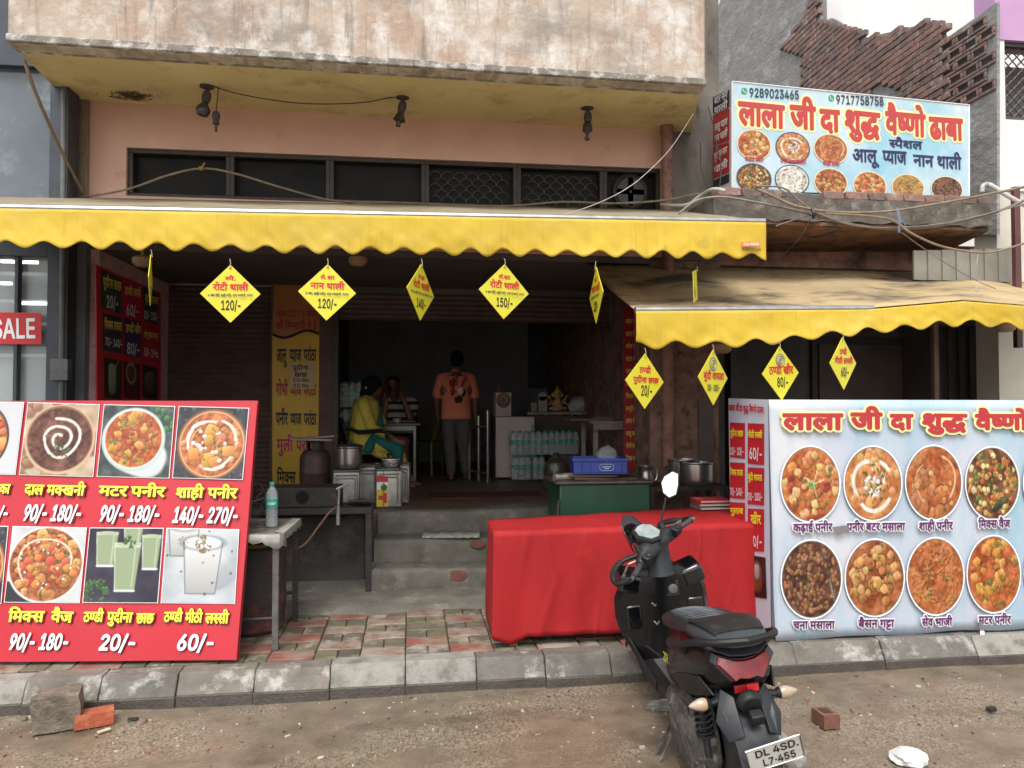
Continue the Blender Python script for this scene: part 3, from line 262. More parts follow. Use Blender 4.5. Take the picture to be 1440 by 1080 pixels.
((83,),642,[[74,-10,-12,2,-14,3,-10,5,-11,7,-9,10,-6,10,-4,17,0,6,3,3,3,1,26,0,4,-4,2,-7,2,-6,8,-7,12,-4,6,-2,12,0,10,2,6,3,10,7,2,4,2,6,1,4,-1,6,-6,6,-8,6,-46,14,-16,7,-8,5,-10,9,-4,8,-4,11,-2,13,2,11,5,13,7,9,8,8,12,8,12,4,14,2,20,0,14,-2,10,-4,10,-6,10,-9,8,-10,4,-10,2,-10,0,-5,-2,-2,-2,-2,-4,-1,-24,1,-3,3,-3,11,-8,7,-4,3,-8,2,-14,1,-8,-1,-8,-2,-8,-7,-3,-3,-3,-6,2,-10,2,-5,12,-7,52,-16,12,-8,8,-6,8,-9,6,-10,2,-12,0,-11,-1,-9,-4,-11,-7,-11,-10,-9,-10,-6,-14,-4,-18,-4]]),
((84,),646,[[72,-6,-6,2,-3,4,0,154,-1,1,-52,1,-4,2,0,4,0,22,4,4,4,0,138,0,2,-2,2,-4,0,-20,-2,-4,-2,-2,-4,-1,-48,0,-2,-1,0,-156,-2,-2,-4,-2]]),
((86,),690,[[74,-6,-2,0,-3,2,-3,4,-66,178,0,4,0,2,4,4,4,0,22,0,4,-1,2,-3,40,-110,10,-30,0,0,50,140,2,4,4,0,26,0,2,-2,2,-2,-1,-8,-65,-178,-2,-3,-4,-1]]),
((87,),985,[[58,-6,-6,0,-3,6,-49,178,0,4,2,4,4,2,22,0,4,0,4,-4,32,-124,2,-4,33,126,3,4,4,2,26,0,3,0,3,-4,33,-124,1,-4,34,128,2,3,4,1,22,0,6,-2,2,-4,-1,-6,-47,-172,-4,-8,-4,-2,-26,0,-4,0,-2,4,-34,120,-2,3,-33,-123,-3,-3,-4,-1]]),
((90,),629,[[18,-6,-6,0,-2,4,0,18,0,4,90,134,-2,1,-84,1,-4,2,-2,4,0,20,2,4,2,2,4,0,124,0,4,-1,2,-1,2,-4,0,-16,-2,-4,-90,-134,2,-2,86,0,4,-2,0,-4,0,-20,0,-4,-4,-2,-4,0]]),
((99,),571,[[71,-10,-12,2,-15,5,-11,7,-11,10,-7,12,-5,14,-4,20,0,14,2,16,4,14,6,10,11,14,11,8,11,5,16,3,14,0,9,-1,11,-3,9,-4,8,-6,8,-8,6,-10,4,-8,0,-6,-4,-4,-19,-6,-5,0,-4,2,-4,10,-4,4,-8,5,-13,3,-11,-2,-7,-4,-5,-4,-4,-6,-4,-10,-2,-8,0,-14,0,-8,2,-8,4,-8,4,-7,7,-6,7,-3,9,-1,10,1,8,4,6,6,5,10,4,4,6,0,19,-6,3,-4,0,-4,-2,-6,-5,-10,-6,-8,-9,-8,-8,-4,-12,-5,-13,-3]]),
((101,),583,[[73,-10,-12,2,-17,6,-12,7,-10,9,-8,14,-5,14,-3,18,0,14,2,16,6,16,8,14,9,10,12,8,11,4,13,2,13,0,14,-2,13,-6,10,-6,9,-10,8,-16,4,-12,2,-20,0,-10,-2,-6,-4,-2,-90,0,-2,0,4,-12,6,-10,7,-5,10,-3,8,-2,7,2,8,2,6,4,7,12,4,2,5,-1,19,-5,3,-4,0,-6,-4,-10,-6,-8,-9,-8,-13,-7,-7,-2,-14,-3],[43,86,2,0,56,0,2,0,0,2,-4,10,-6,8,-9,4,-11,2,-12,-2,-9,-6,-6,-8]]),
((105,),242,[[20,-6,-2,0,-4,2,-2,4,0,136,2,4,4,2,24,0,4,-2,2,-4,0,-136,-2,-4,-4,-2],[28,152,-8,2,-6,6,-4,8,-2,8,3,8,5,5,6,4,10,1,8,-2,8,-6,4,-6,0,-10,-3,-8,-5,-6,-8,-4]]),
((108,),275,[[46,-8,-12,3,-6,3,-6,4,-6,10,-3,12,-1,158,2,4,4,2,24,0,4,-2,2,-4,0,-152,1,-4,1,0,12,0,4,-4,2,-2,4,-18,-2,-4,-4,-4,-10,-2]]),
((114,),376,[[20,-6,-2,0,-3,2,-3,4,2,138,0,2,4,2,22,0,4,-2,4,-6,10,7,10,3,16,0,6,0,4,-2,0,-4,0,-22,-2,-4,-4,-2,-16,0,-8,-2,-10,-6,-5,-8,-1,-8,0,-84,-1,-4,-3,-4,-2,0]]),
((115,),528,[[60,-10,-10,2,-12,3,-8,4,-8,5,-6,8,-6,8,-3,10,1,6,2,2,4,2,20,4,6,-2,4,-10,4,-5,8,-3,12,-2,10,2,4,2,4,4,4,6,-1,6,-3,3,-6,3,-36,9,-12,5,-6,4,-8,8,-4,6,-2,8,-2,12,2,10,4,8,4,8,10,8,8,5,12,3,12,2,12,0,10,-1,10,-3,12,-8,9,-8,5,-8,2,-8,0,-6,-2,-2,-4,-2,-16,-4,-4,0,-4,3,-5,7,-5,6,-8,2,-6,1,-10,-1,-8,-5,-4,-5,1,-6,3,-4,6,-3,38,-11,16,-8,8,-8,5,-8,3,-8,0,-14,-3,-10,-4,-8,-7,-8,-6,-4,-10,-6,-10,-4,-14,-2]]),
((80,),639,[[24,-6,-4,0,-2,2,-2,4,0,180,0,4,2,3,4,1,66,0,18,-2,10,-4,6,-2,10,-7,6,-7,8,-10,4,-12,2,-12,0,-16,-4,-16,-4,-10,-5,-8,-7,-8,-8,-6,-10,-4,-12,-4,-10,0,-40,0,0,-2,0,-56,-2,-4,-2,-4,-2,0],[52,94,2,-2,34,0,12,3,8,5,6,8,2,12,0,14,-2,6,-4,6,-6,4,-12,4,-8,1,-32,0,0,-3]]),
]
GLY={}
for _k,_adv,_cs in GLYPH_DATA:
    _o=[]
    for _d in _cs:
        x=y=0; c=[]
        for i in range(0,len(_d),2): x+=_d[i]; y+=_d[i+1]; c.append((x/250,y/250))
        _o.append(c)
    GLY[('H',''.join(map(chr,_k)))]=(_adv/1000,_o)
_GM={}
def glyph_mesh(wt,k):
    if (wt,k) in _GM: return _GM[(wt,k)]
    cu=bpy.data.curves.new('glyph','CURVE'); cu.dimensions='2D'; cu.fill_mode='FRONT'
    for c in GLY[(wt,k)][1]:
        s=cu.splines.new('POLY'); s.points.add(len(c)-1); s.use_cyclic_u=True
        for p,(x,y) in zip(s.points,c): p.co=(x,y,0,1)
    o=bpy.data.objects.new('glyph',cu); me=o.to_mesh()
    r=([tuple(v.co)[:2] for v in me.vertices],[tuple(p.vertices) for p in me.polygons])
    o.to_mesh_clear(); bpy.data.objects.remove(o); bpy.data.curves.remove(cu)
    _GM[(wt,k)]=r; return r
def shape(s,wt):
    out=[]; i=0; start=0
    while i<len(s):
        if s[i]=='\u093f':
            out.insert(start,s[i]); i+=1; continue
        for n in (3,2,1):
            if (wt,s[i:i+n]) in GLY: break
        k=s[i:i+n]
        prev=out[-1] if out else ''
        if not (len(prev)==2 and prev.endswith('\u094d')): start=len(out)
        if len(k)==1 and k in '\u093e\u0940\u0941\u0942\u0947\u0948\u094b\u0902': pass
        out.append(k); i+=n
    return out
def text_tris(s,wt='H',gap=0):
    V=[];Fc=[];x=0;n=0;xm=0
    for k in shape(s,wt):
        if k==' ': x+=.26; continue
        vs,fs=glyph_mesh(wt,k)
        b=len(V); z=.0005*n; n+=1
        V+=[(x+p[0],p[1],z) for p in vs]; Fc+=[tuple(b+q for q in f) for f in fs]
        x+=GLY[(wt,k)][0]+gap; 
    return V,Fc,x
class Plane:                            # a flat face with its own axes: o + ux*a + uy*b
    def __init__(s, o, ux, uy):
        s.o = Vector(o); s.ux = Vector(ux).normalized(); n = s.ux.cross(Vector(uy)).normalized(); s.uy = n.cross(s.ux); s.n = n
    def at(s, px, py):
        d = ray(px, py); t = (s.o - EYE).dot(s.n) / d.dot(s.n); q = EYE + d * t - s.o
        return (q.dot(s.ux), q.dot(s.uy))
    def w(s, a, b, h=0): return s.o + s.ux * a + s.uy * b + s.n * h
def letters(mb, pl, s, L, Rr, hpx, wt='H', h=.003, ital=0, grow=None):
    """text on plane pl between photo points L and Rr (baseline ends); hpx is the letter height there"""
    V, Fc, wd = text_tris(s, wt)
    if not V: return
    x0 = min(v[0] for v in V); x1 = max(v[0] for v in V)
    a = Vector(pl.at(*L)); b = Vector(pl.at(*Rr)); up = Vector(pl.at(L[0], L[1] - hpx)) - a
    e = b - a; sx = e.length / (x1 - x0); ex = e.normalized(); ey = Vector((-ex.y, ex.x))
    cap = .73 if all(ord(c) < 256 for c in s) else .66
    sy = up.length / cap
    for dx, dy in (grow or [(0, 0)]):
        vs = []
        for x, y, z in V:
            q = a + ex * ((x - x0) * sx + dx + ital * y * sy) + ey * (y * sy + dy); vs.append(pl.w(q.x, q.y, h + z))
        mb.add(vs, Fc)
        if grow: h += .00012
def halo(r, n=10): return [(r * math.cos(2 * math.pi * k / n), r * math.sin(2 * math.pi * k / n)) for k in range(n)]
def words(name, pl, rows, m, parent, h=.003, grow=None, off=(0, 0), ital=0):   # one part per word or price
    for t, x0, x1, y0, y1, hp in rows:
        mb = MB(); letters(mb, pl, t, (x0 + off[0], y0 + off[1]), (x1 + off[0], y1 + off[1]), hp, h=h, grow=grow, ital=ital); obj(name, mb, m, parent)
def flat(mb, pl, pts, h=.002):          # polygon given by photo points, laid on the plane
    mb.add([pl.w(*pl.at(*p), h) for p in pts], [tuple(range(len(pts)))])

# ---------------------------------------------------------------- printed pictures (painted in code)
class Pic:
    def __init__(s, n=150, c=(128, 128, 128), seed=1):
        s.n = n; s.a = np.ones((n, n, 3)) * np.array(c, float); s.r = np.random.RandomState(seed)
        g = (np.arange(n) + .5) / n; s.X, s.Y = np.meshgrid(g, g)
    def vn(s, k):
        g = s.r.rand(k + 2, k + 2); x = s.X * k; y = s.Y * k; i = x.astype(int); j = y.astype(int); u = x - i; v = y - j; u = u * u * (3 - 2 * u); v = v * v * (3 - 2 * v)
        return (g[j, i] * (1 - u) + g[j, i + 1] * u) * (1 - v) + (g[j + 1, i] * (1 - u) + g[j + 1, i + 1] * u) * v - .5
    def noise(s, amp, k=6):
        f = s.vn(k) + .5 * s.vn(k * 2) + .3 * s.vn(k * 4); s.a += f[..., None] * amp; return s
    def put(s, m, c): m = np.clip(m, 0, 1)[..., None]; s.a = s.a * (1 - m) + np.asarray(c, float) * m
    def disc(s, x, y, r, c, soft=.012): s.put((r - np.hypot(s.X - x, s.Y - y)) / soft + .5, c); return s
    def ring(s, x, y, r, w, c, soft=.012): s.put((w / 2 - abs(np.hypot(s.X - x, s.Y - y) - r)) / soft + .5, c); return s
    def blob(s, x, y, rx, ry, rot, c, p=2.5, sh=45, edge=.55):
        dx = s.X - x; dy = s.Y - y; u = (dx * math.cos(rot) + dy * math.sin(rot)) / rx; v = (-dx * math.sin(rot) + dy * math.cos(rot)) / ry
        q = abs(u) ** p + abs(v) ** p
        m = np.clip((1.9 - q) / .5, 0, 1) * .5; s.put(m, s.a * edge)
        m = np.clip((1 - q) / .25, 0, 1)
        f = (dy / ry * .6 - dx / rx * .4) * sh
        col = np.clip(np.array(c, float)[None, None] + f[..., None], 0, 255); m = m[..., None]; s.a = s.a * (1 - m) + col * m
    def stroke(s, pts, w, c, soft=.01):
        d = np.full((s.n, s.n), 9.)
        for (x0, y0), (x1, y1) in zip(pts, pts[1:]):
            ex, ey = x1 - x0, y1 - y0; t = np.clip(((s.X - x0) * ex + (s.Y - y0) * ey) / (ex * ex + ey * ey + 1e-9), 0, 1)
            d = np.minimum(d, np.hypot(s.X - x0 - t * ex, s.Y - y0 - t * ey))
        s.put((w / 2 - d) / soft + .5, c); return s
    def spread(s, n, R=.42, cx=.5, cy=.5):
        out = []
        for _ in range(n):
            a = s.r.rand() * 6.283; q = R * math.sqrt(s.r.rand()); out.append((cx + q * math.cos(a), cy + q * math.sin(a)))
        return out
    def chunks(s, n, c, r, R=.42, p=2.5, var=25, asp=.7, cx=.5, cy=.5, sh=45):
        for x, y in s.spread(n, R, cx, cy):
            q = r * (.7 + .6 * s.r.rand()); s.blob(x, y, q, q * (asp + (1 - asp) * s.r.rand()), s.r.rand() * 3, np.array(c) + (s.r.rand(3) - .5) * var, p, sh)
        return s
    def herbs(s, n, R=.4, r=.016, cx=.5, cy=.5, c=(62, 92, 40)):
        for x, y in s.spread(n, R, cx, cy):
            for _ in range(3): s.blob(x + (s.r.rand() - .5) * r * 2.4, y + (s.r.rand() - .5) * r * 2.4, r * (.5 + s.r.rand() * .6), r * .5, s.r.rand() * 3, np.array(c) + (s.r.rand(3) - .5) * 40, 2, 40, .8)
        return s
    def cream(s, cx, cy, r0, r1, turns, w, c=(247, 238, 222), ph=0):
        pts = []
        for k in range(60):
            t = k / 59; a = ph + t * turns * 6.283; q = r0 + (r1 - r0) * t; q *= 1 + .05 * math.sin(a * 3); pts.append((cx + q * math.cos(a), cy + q * math.sin(a)))
        return s.stroke(pts, w, c, .014)
    def get(s, u, v):
        x = np.clip(np.asarray(u) * s.n - .5, 0, s.n - 1.001); y = np.clip(np.asarray(v) * s.n - .5, 0, s.n - 1.001); i = x.astype(int); j = y.astype(int); fx = (x - i)[..., None]; fy = (y - j)[..., None]; A = np.clip(s.a, 0, 255) / 290; A = A * .86 + A.mean(2, keepdims=True) * .14
        c = (A[j, i] * (1 - fx) + A[j, i + 1] * fx) * (1 - fy) + (A[j + 1, i] * (1 - fx) + A[j + 1, i + 1] * fx) * fy
        return np.where(c <= .04045, c / 12.92, ((c + .055) / 1.055) ** 2.4)
def food(kind, p=None, cx=.5, cy=.5, R=.47, seed=3, n=150):
    p = p or Pic(n, seed=seed); r = p.r; k = R / .47
    base = dict(kadai=(214, 112, 48), butter=(212, 122, 56), shahi=(203, 104, 46), mixveg=(120, 66, 26), chana=(96, 52, 28), gatta=(176, 88, 34), sev=(190, 96, 40), matar=(198, 88, 30), dalm=(104, 50, 30), rice=(190, 140, 60), white=(225, 220, 205))[kind]
    bak = p.a.copy(); p.a[:] = base; p.noise(60, 7)
    q = dict(R=R * .92, cx=cx, cy=cy)
    if kind == 'kadai':
        p.chunks(26, (226, 140, 70), .075 * k, p=4, **q); p.chunks(18, (205, 74, 40), .06 * k, **q); p.chunks(14, (238, 186, 104), .06 * k, p=4, **q); p.chunks(10, (150, 130, 50), .03 * k, **q); p.herbs(14, **q); p.disc(cx + .03, cy - .02, .05 * k, (96, 158, 60))
        for a in (.3, 1.2, 2.6, 5): p.stroke([(cx + .05, cy), (cx + .05 + .17 * k * math.cos(a), cy + .17 * k * math.sin(a))], .012, (244, 226, 196))
    elif kind == 'butter':
        p.chunks(24, (228, 150, 78), .08 * k, p=4, **q); p.cream(cx, cy, .3 * k, .36 * k, .8, .055, ph=.6); p.cream(cx, cy, .1 * k, .2 * k, .9, .05, ph=2.2); p.chunks(10, (232, 160, 90), .06 * k, p=4, **q); p.chunks(14, (244, 236, 220), .03 * k, R=R * .3, cx=cx, cy=cy); p.herbs(34, R=R * .55, cx=cx, cy=cy)
    elif kind == 'shahi':
        p.chunks(16, (204, 120, 58), .09 * k, p=4, sh=30, **q); p.cream(cx, cy, .36 * k, .38 * k, .28, .03, (240, 200, 150), -.6); p.cream(cx - .02, cy, .28 * k, .3 * k, .3, .02, (238, 196, 140), 2.2); p.herbs(10, **q); p.chunks(8, (220, 150, 80), .04 * k, **q)
    elif kind == 'mixveg':
        p.chunks(60, (222, 158, 78), .04 * k, **q); p.chunks(40, (206, 110, 40), .036 * k, **q); p.chunks(34, (104, 124, 44), .03 * k, **q); p.chunks(16, (238, 212, 140), .04 * k, **q); p.herbs(26, **q); p.blob(cx + .1, cy - .3 * k, .14 * k, .05 * k, .6, (46, 58, 30), 2.5)
    elif kind == 'chana':
        p.chunks(170, (178, 112, 64), .028 * k, asp=.9, p=2, **q); p.chunks(30, (120, 64, 34), .03 * k, **q); p.herbs(10, **q); p.stroke([(cx + .14 * k, cy + .34 * k), (cx + .26 * k, cy + .2 * k), (cx + .3 * k, cy), (cx + .38 * k, cy - .28 * k)], .028, (74, 66, 60)); p.stroke([(cx + .29 * k, cy), (cx + .37 * k, cy - .28 * k)], .012, (190, 180, 170))
    elif kind == 'gatta':
        p.chunks(30, (206, 126, 56), .075 * k, asp=.85, p=2.4, **q); p.chunks(18, (226, 160, 84), .06 * k, asp=.85, p=3, **q); p.herbs(22, **q)
    elif kind == 'sev':
        for x, y in p.spread(120, R * .9, cx, cy):
            a = r.rand() * 3.14 + .3; L = .06 * k; c = np.array((222, 132, 62)) + (r.rand(3) - .5) * 40; p.stroke([(x - L * math.cos(a) + .006, y - L * math.sin(a) - .012), (x + .006, y + .004), (x + L * math.cos(a + .4) + .006, y + L * math.sin(a + .4) - .012)], .026, (132, 62, 22)); p.stroke([(x - L * math.cos(a), y - L * math.sin(a)), (x, y + .015), (x + L * math.cos(a + .4), y + L * math.sin(a + .4))], .022, c)
        p.herbs(20, R=R * .6, cx=cx, cy=cy)
    elif kind == 'matar':
        p.chunks(20, (222, 150, 52), .075 * k, p=5, **q); p.chunks(30, (206, 100, 34), .04 * k, **q); p.chunks(24, (136, 120, 40), .026 * k, asp=.95, **q); p.herbs(14, c=(84, 134, 52), **q)
    elif kind == 'dalm':
        p.chunks(60, (124, 64, 40), .016 * k, **q); p.cream(cx, cy, .06 * k, .33 * k, 2.1, .04, ph=1.2); p.herbs(20, R=R * .5, cx=cx - .1 * k, cy=cy - .05); p.herbs(10, R=R * .2, cx=cx + .1 * k, cy=cy - .2 * k)
    elif kind == 'rice':
        p.chunks(120, (216, 170, 90), .022 * k, **q); p.chunks(20, (170, 90, 40), .03 * k, **q); p.herbs(12, **q)
    elif kind == 'white':
        p.chunks(30, (160, 100, 60), .03 * k, **q); p.cream(cx, cy, .1 * k, .36 * k, 1.6, .05); p.herbs(12, **q)
    p.noise(44, 22); m = np.clip((R - np.hypot(p.X - cx, p.Y - cy)) / .012 + .5, 0, 1)[..., None]; p.a = bak * (1 - m) + p.a * m
    return p
def set_print(o, cols):
    at = o.data.color_attributes.new('print', 'FLOAT_COLOR', 'POINT'); at.data.foreach_set('color', np.concatenate([cols, np.ones((len(cols), 1))], 1).astype(np.float32).ravel())
def disc_print(name, pl, c, rx, ry, pic, parent, m, h=.002, nr=34, ntt=96, rim=(250, 248, 245), rimw=.035):
    """round printed picture centred on photo point c with radii rx, ry in photo pixels"""
    a0 = Vector(pl.at(*c)); ex = Vector(pl.at(c[0] + rx, c[1])) - a0; ey = Vector(pl.at(c[0], c[1] - ry)) - a0
    ex = Vector((ex.length, 0)); ey = Vector((0, ey.length))
    mb = MB(); V = [pl.w(a0.x, a0.y, h)]; us = [.5]; vv = [.5]; rr = [0]
    for i in range(1, nr + 1):
        q = i / nr
        for k in range(ntt):
            t = 6.28318 * k / ntt; d = ex * (q * math.cos(t)) + ey * (q * math.sin(t)); V.append(pl.w(a0.x + d.x, a0.y + d.y, h)); us.append(.5 + .5 * q * math.cos(t)); vv.append(.5 + .5 * q * math.sin(t)); rr.append(q)
    fs = [(0, 1 + k, 1 + (k + 1) % ntt) for k in range(ntt)]
    for i in range(nr - 1):
        for k in range(ntt):
            a = 1 + i * ntt + k; b = 1 + i * ntt + (k + 1) % ntt; fs.append((a, a + ntt, b + ntt, b))
    mb.add(V, fs); o = obj(name, mb, m, parent, ang=0)
    cols = pic.get(np.array(us), np.array(vv)); rc = np.array(lin(rim)[:3]); k = np.clip((np.array(rr) - (1 - rimw)) * 60, 0, 1)[:, None]
    set_print(o, cols * (1 - k) + rc * k); return o
def quad_print(name, pl, quad, pic, parent, m, h=.002, n=90, local=False):
    """printed picture stretched over four photo points: bottom left, bottom right, top right, top left"""
    q = [Vector(pl.at(*p)) for p in quad]; V = []; us = []; vv = []
    for j in range(n):
        for i in range(n):
            u = i / (n - 1); v = j / (n - 1); a = (q[0] * (1 - u) + q[1] * u) * (1 - v) + (q[3] * (1 - u) + q[2] * u) * v; V.append(pl.w(a.x, a.y, h)); us.append(u); vv.append(v)
    mb = MB(); mb.add(V, [(j * n + i, j * n + i + 1, j * n + n + i + 1, j * n + n + i) for j in range(n - 1) for i in range(n - 1)])
    o = obj(name, mb, m, parent, ang=0); set_print(o, pic.get(np.array(us), np.array(vv))); return o
PRINT = vcol_mat('printed_vinyl', .45)
# ---------------------------------------------------------------- setting: road, kerb, footway
rnd = random.Random(7)
def road_material():
    m = bpy.data.materials.new('wet_road'); m.use_nodes = True; nt = m.node_tree; N = nt.nodes; L = nt.links; b = N['Principled BSDF']
    tc = N.new('ShaderNodeTexCoord')
    def noise(s, d=8, r=.6, st=None):
        n = N.new('ShaderNodeTexNoise'); n.inputs['Scale'].default_value = s; n.inputs['Detail'].default_value = d; n.inputs['Roughness'].default_value = r
        if st:
            p = N.new('ShaderNodeMapping'); p.inputs['Scale'].default_value = st; L.new(tc.outputs['Object'], p.inputs[0]); L.new(p.outputs[0], n.inputs[0])
        else: L.new(tc.outputs['Object'], n.inputs[0])
        return n
    def mr(o, a, c, lo=0, hi=1):
        r = N.new('ShaderNodeMapRange'); r.inputs[1].default_value = a; r.inputs[2].default_value = c; r.inputs[3].default_value = lo; r.inputs[4].default_value = hi; L.new(o, r.inputs[0]); return r.outputs[0]
    def mix(f, a, c):
        x = N.new('ShaderNodeMix'); x.data_type = 'RGBA'; L.new(f, x.inputs[0])
        for i, q in ((6, a), (7, c)):
            if isinstance(q, tuple): x.inputs[i].default_value = lin(q)
            else: L.new(q, x.inputs[i])
        return x.outputs[2]
    big = noise(1.1, 5, .55, (1, 1.8, 1)); mid = noise(5, 9, .65); fine = noise(70, 4, .7)
    vo = N.new('ShaderNodeTexVoronoi'); vo.inputs['Scale'].default_value = 105; L.new(tc.outputs['Object'], vo.inputs[0])
    mud = mix(mr(mid.outputs[0], .35, .65), (126, 112, 95), (98, 87, 74))
    peb = mix(mr(vo.outputs['Color'], .2, .9), (98, 87, 74), (150, 137, 117))
    gr = mr(big.outputs[0], .46, .56)
    c = mix(gr, mud, peb)
    spots = noise(28, 3, .5); c = mix(mr(spots.outputs[0], .72, .76), c, (178, 164, 144))
    red = noise(2.3, 4, .5); c = mix(mr(red.outputs[0], .66, .76, 0, .45), c, (128, 88, 74))
    dk = noise(.8, 6, .6, (1, 2.4, 1)); c = mix(mr(dk.outputs[0], .56, .7, 0, .75), c, (72, 62, 51))
    L.new(c, b.inputs['Base Color'])
    wet = noise(.9, 6, .55, (1, 2.2, 1)); ro = mr(wet.outputs[0], .36, .54, .40, .08)
    L.new(ro, b.inputs['Roughness'])
    bp = N.new('ShaderNodeBump'); bp.inputs['Strength'].default_value = .32; bp.inputs['Distance'].default_value = .01
    ad = N.new('ShaderNodeMath'); ad.operation = 'MULTIPLY_ADD'; L.new(vo.outputs['Distance'], ad.inputs[0]); ad.inputs[1].default_value = .5; L.new(mid.outputs[0], ad.inputs[2])
    ad2 = N.new('ShaderNodeMath'); ad2.operation = 'MULTIPLY_ADD'; L.new(fine.outputs[0], ad2.inputs[0]); ad2.inputs[1].default_value = .5; L.new(ad.outputs[0], ad2.inputs[2])
    L.new(ad2.outputs[0], bp.inputs['Height']); L.new(bp.outputs[0], b.inputs['Normal'])
    return m
mb = MB(); nx, ny = 220, 80
xs = [-60] + [-6 + 14 * i / (nx - 3) for i in range(nx - 2)] + [60]; ys = [-60] + [1.5 + 3.2 * j / (ny - 3) for j in range(ny - 2)] + [60]
def gz(x, y):
    if y > 4.75 or y < 1.6: return -.004
    return .012 * math.sin(x * 1.3 + .6) * math.sin(y * 2.1) + .006 * math.sin(x * 5.1 + y * 3) * math.sin(y * 6.3 - x) - .004 + .018 * max(0, (y - 4.15) / .5) * (.5 + .5 * math.sin(x * 2.2))
mb.add([(x, y, gz(x, y)) for y in ys for x in xs], [(j * nx + i, j * nx + i + 1, j * nx + nx + i + 1, j * nx + nx + i) for j in range(ny - 1) for i in range(nx - 1)])
ROADM = road_material()
tag(obj('road', mb, ROADM), kind='structure')

def wear(name, c1, c2, c3, **k): return mat(name, c1, c2, c3, **k)
KERBM = [wear('kerb_stone_%d' % i, *c, scale=7, rough=.75, bump=.5, bscale=45, s3=5, t3=.6, w3=.05) for i, c in enumerate([((120, 114, 105), (92, 86, 78), (164, 160, 152)), ((124, 116, 106), (98, 92, 84), (168, 163, 155)), ((114, 109, 102), (88, 83, 77), (158, 156, 150))])]
KERBD = mat('wet_kerb_foot', (74, 66, 57), (56, 50, 44), scale=9, rough=.35, bump=.4)
mb = MB(); x = -4.2
while x < 7.5:
    w = .42 + rnd.uniform(-.03, .03) if x < 2.4 else .62 + rnd.uniform(-.06, .06); j = rnd.uniform(-.012, .012); jz = rnd.uniform(-.008, .006); mb.cur = rnd.choice((0, 1, 2, 4)) if x > 2.4 or x < -1.6 else (4, 1, 0, 2)[int(x * 9) % 4]
    x0, x1 = x + .002, x + w - .002
    mb.hexa([(x0, 4.455 + j, .055), (x1, 4.455 + j, .055), (x1, 4.64, .055), (x0, 4.64, .055), (x0, 4.52 + j, .172 + jz), (x1, 4.52 + j, .172 + jz), (x1, 4.64, .174 + jz), (x0, 4.64, .174 + jz)])
    mb.cur = 3
    mb.hexa([(x0 - .003, 4.435 + j, -.05), (x1 + .003, 4.435 + j, -.05), (x1 + .003, 4.64, -.05), (x0 - .003, 4.64, -.05), (x0 - .003, 4.452 + j, .058), (x1 + .003, 4.452 + j, .058), (x1 + .003, 4.64, .058), (x0 - .003, 4.64, .058)])
    x += w
tag(obj('kerb', mb, KERBM + [KERBD, wear('kerb_stone_pale', (150, 146, 138), (122, 118, 110), (104, 100, 92), scale=6, rough=.75, bump=.5, bscale=45, s3=6, t3=.58)], bevel=.007, bseg=2), kind='structure')

TILE = [mat('red_paver', (142, 82, 70), (116, 70, 60), (140, 126, 110), scale=9, rough=.7, bump=.3, t3=.54, s3=5, w3=.1), mat('red_paver_worn', (130, 88, 76), (108, 80, 68), (150, 140, 126), scale=7, rough=.65, bump=.3, t3=.48, s3=6, w3=.1),
        mat('olive_paver', (112, 104, 84), (88, 82, 66), (150, 142, 124), scale=8, rough=.7, bump=.3, t3=.58, s3=5), mat('grey_paver', (106, 98, 86), (82, 76, 66), (156, 148, 134), scale=8, rough=.6, bump=.3, t3=.56, s3=6)]
GROUT = mat('footway_bed', (78, 70, 58), (60, 54, 46), scale=12, rough=.8, bump=.4)
mb = MB(); mb.cur = 4; mb.box((-8, 4.64, -.05), (8, 6.3, .150))
col = 0; x = -3.6
while x < 3.4:
    w = .275; y = 4.655 + rnd.uniform(0, .02); k = col % 2
    while y < 5.72:
        d = .165; z = .166 + rnd.uniform(-.004, .004)
        if k % 2 == 0:
            mb.cur = rnd.choice([0, 1, 1, 0, 2]); mb.box((x, y, .1), (x + w - .007, y + d - .007, z))
        else:
            for q in (0, .5):
                mb.cur = rnd.choice([2, 2, 3]); mb.box((x + q * w, y, .1), (x + q * w + w / 2 - .006, y + d - .007, z + rnd.uniform(-.003, .003)))
        k += 1; y += d
    x += w; col += 1
mb.cur = 4
tag(obj('footway', mb, TILE + [GROUT], bevel=.006, bseg=1), kind='structure')
CONC = mat('worn_concrete', (122, 117, 107), (94, 90, 82), (140, 132, 120), scale=5, rough=.8, bump=.45, bscale=30, s3=4)
CONCD = mat('dark_concrete', (78, 74, 68), (54, 51, 47), (96, 90, 82), scale=4, rough=.8, bump=.4, bscale=25, s3=3)
mb = MB(); n = 60
V = []
for i in range(n + 1):
    x = -3.2 + 6 * i / n
    for y, z in ((5.6 + .05 * math.sin(x * 3) + .03 * math.sin(x * 7.7), .16), (5.68 + .05 * math.sin(x * 2.2), .188), (5.95, .2 + .01 * math.sin(x * 5)), (6.6, .205)): V.append((x, y, z))
mb.add(V, [(i * 4 + j, i * 4 + 4 + j, i * 4 + 5 + j, i * 4 + 1 + j) for i in range(n) for j in range(3)])
tag(obj('concrete_apron', mb, CONC), kind='structure')

